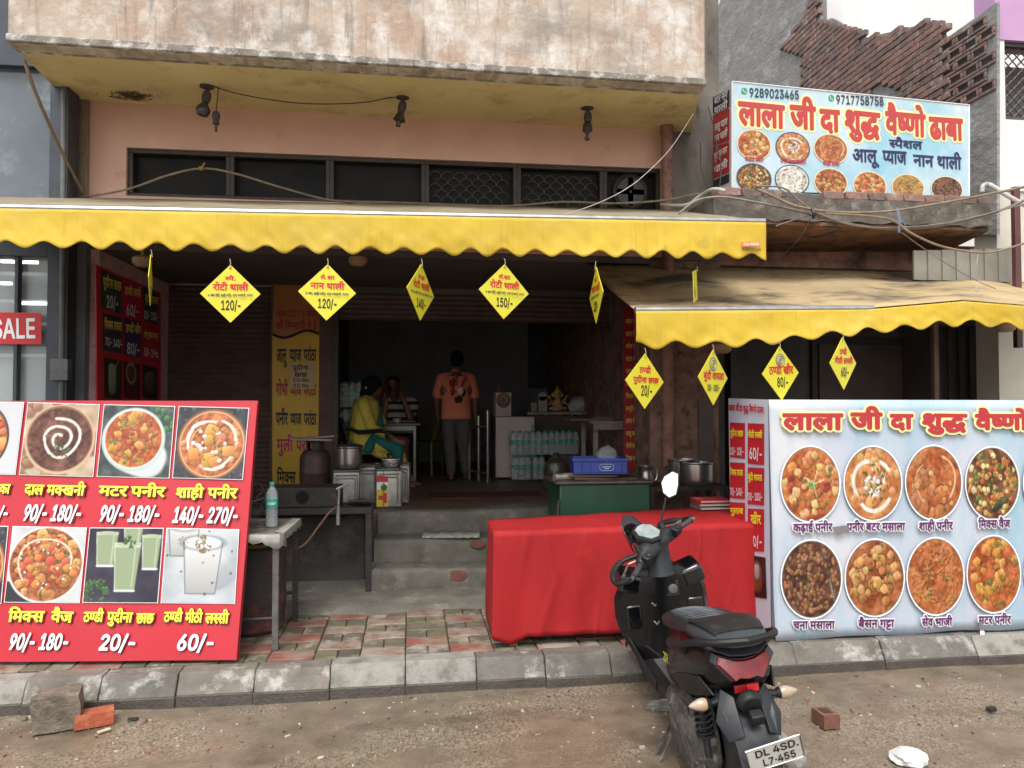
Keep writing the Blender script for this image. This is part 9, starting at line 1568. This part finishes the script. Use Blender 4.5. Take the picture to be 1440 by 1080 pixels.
mb = MB(); mb.limb(g(-.02, -.03, .92), g(-.06, -.03, .56), .155, .17); mb.limb(g(-.02, .04, .92), g(-.06, .04, .56), .15, .165); mb.limb(g(-.03, -.13, .97), g(.0, .15, .97), .078, .078); mb.limb(g(-.03, -.16, .95), g(.055, -.19, .70), .072, .062); mb.limb(g(.055, -.19, .70), g(.17, -.17, .645), .058, .048); mb.limb(g(.02, .17, .95), g(.15, .2, .76), .068, .06); mb.limb(g(-.05, -.12, .5), g(.22, -.13, .49), .105, .1); mb.limb(g(-.05, .1, .5), g(.3, .1, .5), .105, .09); mb.limb(g(.1, -.16, .42), g(.36, -.14, .30), .05, .03); mb.limb(g(.33, -.13, .5), g(.42, -.13, .22), .07, .05)
obj('kurta', mb, KUR, T, remesh=.009, smooth=4)
mb = MB(); mb.limb(g(.08, .04, 1.0), g(.12, -.02, .66), .05, .075); mb.limb(g(.12, -.05, .66), g(.02, -.235, .47), .075, .055); mb.limb(g(.13, -.17, .54), g(.34, -.2, .46), .06, .07); mb.limb(g(.34, -.2, .46), g(.345, -.19, .2), .07, .05); obj('shawl', mb, TEALC, T, remesh=.01, smooth=4)
mb = MB(); mb.ell(g(.04, .065, 1.21), (.112, .102, .10)); mb.ell(g(.0, .035, 1.14), (.08, .085, .085)); mb.ell(g(-.045, .0, 1.10), (.05, .05, .055)); obj('hair', mb, HAIR, T, remesh=.009, smooth=2); face_bits(T, q, M_, .98)
mb = MB()
for k_ in (0, .03): mb.tube([g(.235 + k_, -.157, .617 - k_ * .5) + Vector((0, .034 * math.cos(t), .034 * math.sin(t))) for t in np.linspace(0, 6.283, 13)], .004, 5)
obj('bangle', mb, mat('bangle_gold', (190, 150, 60), rough=.3, metal=.8), T); mb = MB(); mb.ell(g(-.02, -.035, 1.16), (.015, .012, .015)); obj('hair_clip', mb, mat('clip_silver', (190, 190, 190), rough=.3), T)
# man in striped shirt, seated behind the table, hands at his face
ym_ = 9.75; c = P(560, 640, ym_); gx_, gy_ = c.x, ym_
T = thing('person', 'person in a black and white striped shirt seated with hands at the face', 'person', (gx_, gy_, FZ))
mb = MB(); q, M_ = head(mb, g(-.065, -.22, 1.20), (-.12, -1, -.12), (0, 0, 1), 1.0)
mb.limb(g(-.04, -.11, 1.02), g(-.06, -.19, 1.13), .056, .054); mb.limb(g(0, -.06, .92), g(.03, .02, .55), .14, .15); mb.limb(g(-.17, -.1, .98), g(.16, -.08, .98), .07, .07)
mb.limb(g(-.19, -.1, .97), g(-.24, -.36, .80), .052, .045); mb.limb(g(-.24, -.36, .80), g(-.175, -.33, 1.06), .042, .032); hand(mb, g(-.175, -.33, 1.06), (.15, .1, 1), (-.6, -.6, 0), .16, .7, 1)
mb.limb(g(.19, -.08, .97), g(.15, -.38, .80), .052, .045); mb.limb(g(.15, -.38, .80), g(.055, -.35, 1.06), .042, .032); hand(mb, g(.055, -.35, 1.06), (-.15, .1, 1), (.6, -.6, 0), .16, .7, -1)
mb.limb(g(-.06, 0, .5), g(-.08, -.42, .5), .09, .07); mb.limb(g(.12, 0, .5), g(.14, -.42, .5), .09, .07); mb.limb(g(-.08, -.42, .48), g(-.06, -.4, .09), .06, .04); mb.limb(g(.14, -.42, .48), g(.17, -.46, .09), .06, .04)
obj('body', mb, SKIN, T, remesh=.0075, smooth=3); face_bits(T, q, M_)
mb = MB(); mb.ell(q(-.025, 0, .06), (.085, .1, .08)); obj('hair', mb, HAIR, T, remesh=.009, smooth=2)
mb = MB(); mb.tube([q(.09, t, -.045 - .004 * abs(t) * 100 * .3) for t in (-.03, -.015, 0, .015, .03)], .006, 5); obj('moustache', mb, HAIR, T)
STRP = bpy.data.materials.new('striped_cotton'); STRP.use_nodes = True; nt = STRP.node_tree; b0_ = nt.nodes['Principled BSDF']; b0_.inputs['Roughness'].default_value = .85; tc = nt.nodes.new('ShaderNodeTexCoord'); wv = nt.nodes.new('ShaderNodeTexWave'); wv.bands_direction = 'Z'; wv.inputs['Scale'].default_value = 3.1; wv.inputs['Distortion'].default_value = .6; wv.inputs['Detail'].default_value = 1; rp = nt.nodes.new('ShaderNodeValToRGB'); rp.color_ramp.interpolation = 'CONSTANT'; rp.color_ramp.elements[0].color = lin((188, 180, 172)); rp.color_ramp.elements[1].position = .62; rp.color_ramp.elements[1].color = lin((36, 32, 34)); nt.links.new(tc.outputs['Object'], wv.inputs[0]); nt.links.new(wv.outputs['Fac'], rp.inputs[0]); nt.links.new(rp.outputs[0], b0_.inputs['Base Color'])
mb = MB(); mb.limb(g(-.05, -.06, .92), g(-.02, .02, .55), .15, .165); mb.limb(g(.05, -.06, .92), g(.08, .02, .55), .15, .165); mb.limb(g(-.17, -.1, .985), g(.16, -.08, .985), .078, .078); mb.limb(g(-.19, -.1, .97), g(-.225, -.27, .86), .074, .066); mb.limb(g(.19, -.08, .97), g(.165, -.27, .86), .074, .066); obj('shirt', mb, STRP, T, remesh=.009, smooth=4)
mb = MB(); mb.limb(g(-.06, 0, .5), g(-.08, -.42, .5), .105, .085); mb.limb(g(.12, 0, .5), g(.14, -.42, .5), .105, .085); mb.limb(g(-.08, -.42, .48), g(-.06, -.4, .11), .08, .06); mb.limb(g(.14, -.42, .48), g(.17, -.46, .11), .08, .06); mb.ell(g(.03, .02, .5), (.18, .15, .11)); obj('trousers', mb, mat('dark_trousers', (34, 33, 38), (26, 25, 30), scale=6, rough=.9), T, remesh=.01, smooth=3)
mb = MB()
for x, y_ in ((-.06, -.4), (.17, -.46)): mb.limb(g(x, y_ + .02, .05), g(x + .01, y_ - .17, .04), .048, .04); mb.obox(g(x + .005, y_ - .07, .012), (.09, .27, .024))
obj('shoes', mb, mat('pale_shoes', (150, 142, 136), (120, 112, 106), scale=12, rough=.7), T, remesh=.008, smooth=2)
# ---------------------------------------------------------------- bulbs, cables, pipes and small things
def zsoff(px, py):                      # point on the soffit seen at a photo pixel
    o = sl_; e1 = sr_ - sl_; e2 = Vector((bl.x, YB, bl.z + .03)) - sl_; n = e1.cross(e2); d = ray(px, py); return EYE + d * ((o - EYE).dot(n) / d.dot(n))
mb = MB(); mb.plate([zsoff(*p) + Vector((0, 0, -.003)) for p in ((862, 180), (896, 166), (914, 151), (936, 146), (946, 152), (938, 164), (930, 178))], (0, 0, -1), .002); obj('bare_patch', mb, PATCH, B)
HOLD = mat('dusty_holder', (76, 72, 66), (56, 52, 48), scale=14, rough=.7)
def bulb(px, py, kind, label):
    c = zsoff(px, py) + Vector((0, 0, -.002)); T = thing('bulb_holder', label, 'lamp holder', c, group='dusty lamp holders under the balcony'); dn = Matrix.Diagonal((1, 1, -1))
    mb = MB(); mb.lathe([(0, 0), (.055, 0), (.055, .02), (.03, .03), (0, .03)], 18, c, dn); mb.tube([c + Vector((0, 0, -.03)), c + Vector((.01, 0, -.07))], .016, 8); obj('ceiling_rose', mb, HOLD, T)
    tilt = Matrix.Rotation(R(12 if kind != 2 else 2), 3, 'Y') @ dn; o = c + Vector((.005, 0, -.06))
    mb = MB(); mb.lathe([(0, 0), (.03, 0), (.036, .04), (.028, .08), (0, .08)], 14, o, tilt); obj('socket', mb, HOLD, T)
    mb = MB()
    if kind == 0: mb.lathe([(.02, .08), (.03, .1), (.052, .13), (.055, .16), (.04, .19), (0, .2)], 16, o, tilt)
    elif kind == 1: mb.lathe([(.025, .08), (.04, .12), (.052, .15), (.03, .16), (.02, .16), (.02, .2), (0, .205)], 14, o, tilt)
    else: mb.lathe([(.02, .08), (.04, .1), (.044, .15), (.02, .17), (.008, .2), (.025, .215), (.02, .23), (0, .235)], 14, o, tilt)
    obj('bulb', mb, mat('dead_bulb', (66, 62, 58), (48, 46, 44), scale=9, rough=.3), T); return c
h1 = bulb(291, 119, 0, 'dusty lamp holder with a round dead bulb, leftmost under the balcony'); h2 = bulb(566, 134, 1, 'middle lamp holder under the balcony with an empty tilted socket'); h3 = bulb(826, 149, 2, 'rightmost lamp holder under the balcony with a broken fitting')
T = thing('hanging_socket', 'empty socket dangling on a short wire beside the leftmost lamp holder', 'lamp holder', h1 + Vector((.1, 0, -.03))); d = h1 + Vector((.09, -.01, -.02)); e = P(304, 157, h1.y)
mb = MB(); mb.tube([d, e], .004, 5); obj('wire', mb, IRON, T); mb = MB(); mb.lathe([(0, 0), (.02, .0), (.03, .02), (.03, .05), (.02, .07), (.026, .08), (.026, .1), (.01, .105), (.01, .16), (0, .16)], 12, e, Matrix.Diagonal((1, 1, -1))); obj('socket', mb, HOLD, T)
WIRE = mat('black_wire', (38, 34, 32), rough=.6); GW = mat('grey_cable', (128, 118, 108), (104, 94, 86), scale=20, rough=.6); TW = mat('tan_cable', (142, 124, 100), (112, 96, 78), scale=14, rough=.65); WW = mat('white_cable', (190, 186, 180), (160, 156, 150), scale=14, rough=.5)
def cable(pts, r, m, label, name='cable', cat='cable', seg=6, n=7):
    mb = MB(); q = [P(*p) for p in pts] if not isinstance(pts[0], Vector) else pts
    mb.tube(catmull(q, n), r * .68, seg); return single(name, mb, m, label, cat)
cable([h1 + Vector((.03, -.02, -.01)), P(340, 133, h1.y), P(420, 145, h1.y), P(500, 145, h1.y), h2 + Vector((-.04, 0, -.01))], .006, WIRE, 'thin black wire strung between the two left lamp holders')
cable([(34, 84, 5.7), (50, 130, 5.8), (85, 210, 6.2), (117, 272, 6.5)], .02, TW, 'straight tan conduit slanting down at the left end of the balcony', 'conduit', 'conduit', 8)
cable([(112, 278, 6.5), (180, 266, 6.4), (235, 247, 6.35), (283, 237, 6.35), (330, 244, 6.35), (400, 265, 6.4), (470, 282, 6.5), (560, 285, 6.5), (700, 290, 6.5), (790, 284, 6.4), (860, 286, 6.3), (930, 282, 6.2), (985, 272, 6.0)], .013, TW, 'long tan cable arching across the dark upper windows')
cable([(466, 282, 6.52), (540, 291, 6.5), (640, 294, 6.5), (760, 293, 6.5), (850, 287, 6.5), (935, 283, 6.4)], .008, IRON, 'dark cable sagging along the base of the upper windows')
cable([(770, 308, 5.3), (830, 290, 5.5), (880, 266, 5.6), (915, 238, 5.7), (945, 206, 5.7), (975, 160, 5.7)], .005, WW, 'thin pale wire rising from the awning to the balcony corner')
cable([(930, 288, 6.3), (965, 288, 6.0), (985, 275, 5.9), (1002, 266, 5.7), (1020, 268, 5.65)], .02, WW, 'white plastic conduit bent beside the drainpipe', 'conduit', 'conduit', 8)
cable([(1060, 264, 5.5), (1085, 275, 5.45), (1120, 290, 5.4), (1170, 298, 5.4), (1240, 298, 5.4), (1310, 288, 5.4), (1380, 275, 5.4), (1445, 262, 5.4)], .017, TW, 'thick tan cable sweeping along the ledge to the right edge, uppermost')
cable([(955, 300, 5.6), (980, 282, 5.6), (1015, 277, 5.55), (1060, 284, 5.5), (1120, 296, 5.45), (1180, 312, 5.4), (1250, 322, 5.4), (1330, 316, 5.4), (1400, 298, 5.4), (1445, 280, 5.4)], .016, GW, 'grey cable sagging across the middle of the ledge')
cable([(1062, 262, 5.48), (1100, 264, 5.45), (1125, 283, 5.42), (1150, 300, 5.4), (1200, 317, 5.38), (1260, 320, 5.38), (1340, 312, 5.38), (1445, 286, 5.38)], .010, GW, 'thinner grey cable looping beside the tied bundle on the ledge')
cable([(1160, 300, 5.35), (1220, 304, 5.35), (1255, 310, 5.35), (1285, 330, 5.3), (1330, 348, 5.3), (1390, 355, 5.3), (1445, 341, 5.3)], .013, TW, 'lowest tan cable drooping below the ledge at the right')
cable([(1140, 306, 5.4), (1128, 330, 5.4), (1108, 352, 5.5), (1085, 370, 5.8), (1052, 381, 6.0)], .004, WIRE, 'thin dark wire hanging from the cable bundle to the tan awning')
cable([(1265, 325, 5.35), (1300, 350, 5.4), (1350, 382, 5.5), (1390, 402, 5.6), (1440, 420, 5.7)], .005, GW, 'thin grey wire running down across the tan awning')
cable([(1091, 318, 5.5), (1120, 308, 5.45), (1150, 300, 5.42)], .009, GW, 'short broken cable end sticking out left of the bundle')
cable([(1376, 355, 5.3), (1374, 372, 5.3), (1378, 392, 5.35), (1372, 408, 5.35), (1384, 412, 5.35)], .004, WW, 'pale loose wire ends dangling from the lowest cable')
cable([(1381, 270, 5.9), (1382, 262, 5.9), (1388, 259, 5.9), (1396, 262, 5.85), (1420, 277, 5.75), (1448, 292, 5.7)], .028, WW, 'white water pipe with an elbow leaving the ledge at the right', 'water_pipe', 'pipe', 10)
for i, (px, py, h, lab) in enumerate(((1145, 300, 14, 'dark twisted tie round the cable bundle on the ledge'), (1265, 310, 34, 'pale blue strap tied round the cables below the sign'))):
    mb = MB(); c = P(px, py, 5.34); mb.tube([P(px - 3, py - h * .5, 5.36), P(px, py, 5.33), P(px - 1, py + h * .5, 5.35)], .010 if i else .014, 5); mb.tube([P(px - 6, py + 3, 5.35), P(px + 5, py + 1, 5.34), P(px + 8, py + 8, 5.34)], .007, 5); single('cable_tie', mb, IRON if not i else mat('blue_strap', (120, 130, 160), (100, 108, 136), scale=10, rough=.7), lab, 'tie')
for i, (p0_, p1_, k_) in enumerate((((1003, 190), (1012, 262), 1), ((985, 200), (1000, 275), -1), ((996, 150), (1006, 240), 1))):
    cable([(p0_[0], p0_[1], 6.1), ((p0_[0] + p1_[0]) / 2 + 6 * k_, (p0_[1] + p1_[1]) / 2, 6.0), (p1_[0], p1_[1], 5.9)], .007, WIRE, ('thin dark wire beside the sign end, nearest the sign', 'thin dark wire between the drainpipe and the sign, leftmost', 'thin dark wire hanging highest beside the sign end')[i])
# tape bit on the arched cable, drainpipe, nest, dome lamps
mb = MB(); c = P(283, 237, 6.33); mb.tube([c + Vector((-.015, 0, 0)), c + Vector((.015, 0, .001))], .017, 6); mb.tube([c, c + Vector((.03, -.01, .045))], .007, 5); single('tape', mb, mat('ochre_tape', (150, 112, 50), rough=.7), 'ochre tape wrapped round the top of the arched cable', 'tape')
mb = MB(); c = P(938, 300, 6.48); c2 = P(938, 176, 6.48); c3 = P(938, 655, 6.48); mb.tube([(c.x, 6.47, c2.z), (c.x, 6.48, c3.z)], .052, 14)
for z in (c2.z - .02, 2.75, 1.75): mb.tube([(c.x, 6.475, z - .05), (c.x, 6.475, z + .05)], .062, 14)
single('drainpipe', mb, mat('pink_drainpipe', (150, 112, 96), (120, 86, 74), (88, 66, 58), scale=6, rough=.8, bump=.3, s3=8), 'pink painted vertical drainpipe at the right end of the restaurant', 'drainpipe')
mb = MB(); c = zsoff(186, 131); rn = random.Random(2)
for k in range(90):
    a = rn.uniform(0, 6.283); r = rn.uniform(.02, .13) * (1 if rn.random() < .8 else 1.6); p = c + Vector((r * 1.3 * math.cos(a), r * .5 * math.sin(a), -rn.uniform(.005, .05) * (1 - r * 3))); t = Vector((-math.sin(a), math.cos(a) * .5, rn.uniform(-.2, .2))) * rn.uniform(.03, .07); mb.tube([p - t, p + Vector((0, 0, -.008)), p + t], .0022, 3)
single('bird_nest', mb, mat('nest_straw', (84, 70, 50), (60, 50, 38), scale=20, rough=.9), 'small straw nest stuck under the left end of the soffit', 'nest')
DOME = mat('dome_cream', (176, 150, 116), (150, 124, 96), scale=5, rough=.5)
for px, py, Y, lab in ((1015, 489, 5.6, 'cream dome fitting under the tan awning behind the seal tag'), (1414, 459, 5.6, 'cream dome fitting under the tan awning at the right edge'), (503, 366, 6.4, 'cream dome fitting under the yellow awning right of the pillar'), (200, 367, 6.4, 'cream dome fitting under the yellow awning beside the pink pillar')):
    c = P(px, py, Y); mb = MB(); mb.lathe([(0, -.05), (.05, -.045), (.075, -.02), (.078, .02), (.06, .035), (0, .04)], 18, c); mb.tube([c + Vector((0, 0, .035)), c + Vector((0, 0, .16))], .012, 6); single('dome_fitting', mb, DOME, lab, 'lamp', 'cream dome fittings under the awnings')
mb = MB(); c = P(1318, 560, 5.7); mb.box((c.x - .02, 5.7, .2), (c.x + .02, 5.74, P(1318, 452, 5.7).z)); single('wooden_pole', mb, mat('pole_brown', (110, 84, 72), (86, 66, 58), scale=6, rough=.7), 'brown wooden pole standing behind the menu counter', 'pole')
# things lying on the road and steps
STONE = mat('rubble_grey', (122, 110, 96), (92, 82, 72), (146, 134, 118), scale=16, rough=.9, bump=.7, bscale=40)
def lump(name, px, py, sz, rz_, m, seed, label, cat, bev=.01, rough_=.25, z=0):
    c = PZ(px, py, z); r = random.Random(seed); bm = bmesh.new(); bmesh.ops.create_cube(bm, size=1); bmesh.ops.subdivide_edges(bm, edges=bm.edges, cuts=5, use_grid_fill=True)
    f = [(Vector((r.uniform(-1, 1), r.uniform(-1, 1), r.uniform(-1, 1))) * r.uniform(3, 14), r.uniform(0, 6)) for _ in range(10)]
    M = Matrix.Rotation(rz_, 3, 'Z'); V = []
    for v in bm.verts:
        k = 1 + rough_ * sum(math.sin(v.co.dot(a) + b) for a, b in f) / 10; p = Vector((v.co.x * sz[0], v.co.y * sz[1], (v.co.z + .5) * sz[2])) ; p = Vector((p.x * k, p.y * k, max(0, p.z * (1 + (k - 1) * .6)))); V.append(c + M @ p)
    bm.verts.index_update(); mb = MB(); mb.add(V, [tuple(v.index for v in q.verts) for q in bm.faces]); bm.free()
    return single(name, mb, m, label, cat, ang=30, bevel=0)
lump('concrete_lump', 82, 1020, (.21, .18, .18), .25, STONE, 3, 'rough grey concrete lump on the road before the left kerb', 'rubble', rough_=.2)
lump('red_brick', 133, 1018, (.18, .10, .07), .35, mat('brick_orange', (176, 92, 62), (150, 74, 50), (190, 120, 92), scale=14, rough=.85, bump=.4), 5, 'orange red brick lying beside the concrete lump', 'brick', rough_=.05)
BT = lump('half_brick', 1161, 1019, (.092, .115, .072), .05, mat('brick_brown', (124, 82, 66), (100, 66, 54), (140, 104, 88), scale=14, rough=.85, bump=.4), 6, 'brown half brick on the road right of the scooter', 'brick', rough_=.04)
mb = MB(); c = PZ(1161, 1019, 0); mb.box((c.x - .025, c.y - .03, .0735), (c.x + .025, c.y + .035, .0745)); o = obj('frog', mb, mat('frog_shade', (66, 46, 40), rough=.9)); o.parent = BT; o.matrix_parent_inverse = Matrix()  # dark plate instead of a recess, shade of the frog painted in
crumple('white_bag', tuple(PZ(1279, 1071, 0)), (.085, .07, .035), mat('bag_white', (216, 214, 210), (190, 188, 184), scale=10, rough=.5), 12, 'crumpled white plastic bag on the road at the lower right', 'bag', rough_=.5)
lump('dark_stone', 1394, 1000, (.05, .03, .022), .3, mat('stone_dark', (44, 40, 38), rough=.6), 9, 'small dark stone on the wet road at the right', 'stone')
lump('paper_scrap', 146, 1028, (.06, .018, .006), .7, mat('scrap_cream', (200, 186, 160), rough=.8), 10, 'cream paper scrap beside the orange red brick', 'scrap')
lump('puddle_stone', 187, 1012, (.05, .03, .008), .1, mat('stone_wet', (40, 36, 34), rough=.3), 14, 'flat dark wet stone near the kerb right of the orange red brick', 'stone')
mb = MB(); z = .556; q_ = [PZ(593, 757, z), PZ(675, 756, z), PZ(676, 746, z), PZ(596, 747, z)]; n = 20
V = [];
for i in range(n + 1):
    t = i / n; a_, b_ = q_[0].lerp(q_[1], t), q_[3].lerp(q_[2], t); V += [a_ + Vector((0, -.005 + .006 * math.sin(i * 1.9), .004 + .004 * math.sin(i * 2.3))), b_ + Vector((0, 0, .012 + .006 * math.sin(i * 1.1)))]
mb.add(V, [(2 * i, 2 * i + 2, 2 * i + 3, 2 * i + 1) for i in range(n)]); single('newspaper', mb, mat('damp_newspaper', (176, 172, 164), (140, 136, 130), scale=22, rough=.9), 'strip of damp newspaper lying on the middle concrete step', 'newspaper', solid=.003)
# scattered grit and litter
rg_ = random.Random(21); mb = MB()
for k in range(1500):
    x = rg_.uniform(-3.2, 4.6); y = 2.3 + 2.1 * rg_.random() ** .8; s_ = rg_.uniform(.003, .009) * (1 if rg_.random() < .93 else 2.0); a = rg_.uniform(0, 3.14); mb.cur = rg_.choice((0, 0, 1, 1, 2, 3))
    mb.obox((x, y, gz(x, y) + s_ * .3), (s_ * rg_.uniform(1, 2.6), s_, s_ * .6), (rg_.uniform(-.3, .3), rg_.uniform(-.3, .3), a))
tag(obj('road_grit', mb, [mat('grit_pale', (176, 168, 154), rough=.9), mat('grit_brown', (120, 104, 86), rough=.9), mat('grit_dark', (66, 58, 50), rough=.9), mat('grit_brick', (140, 92, 72), rough=.9)]), kind='stuff')
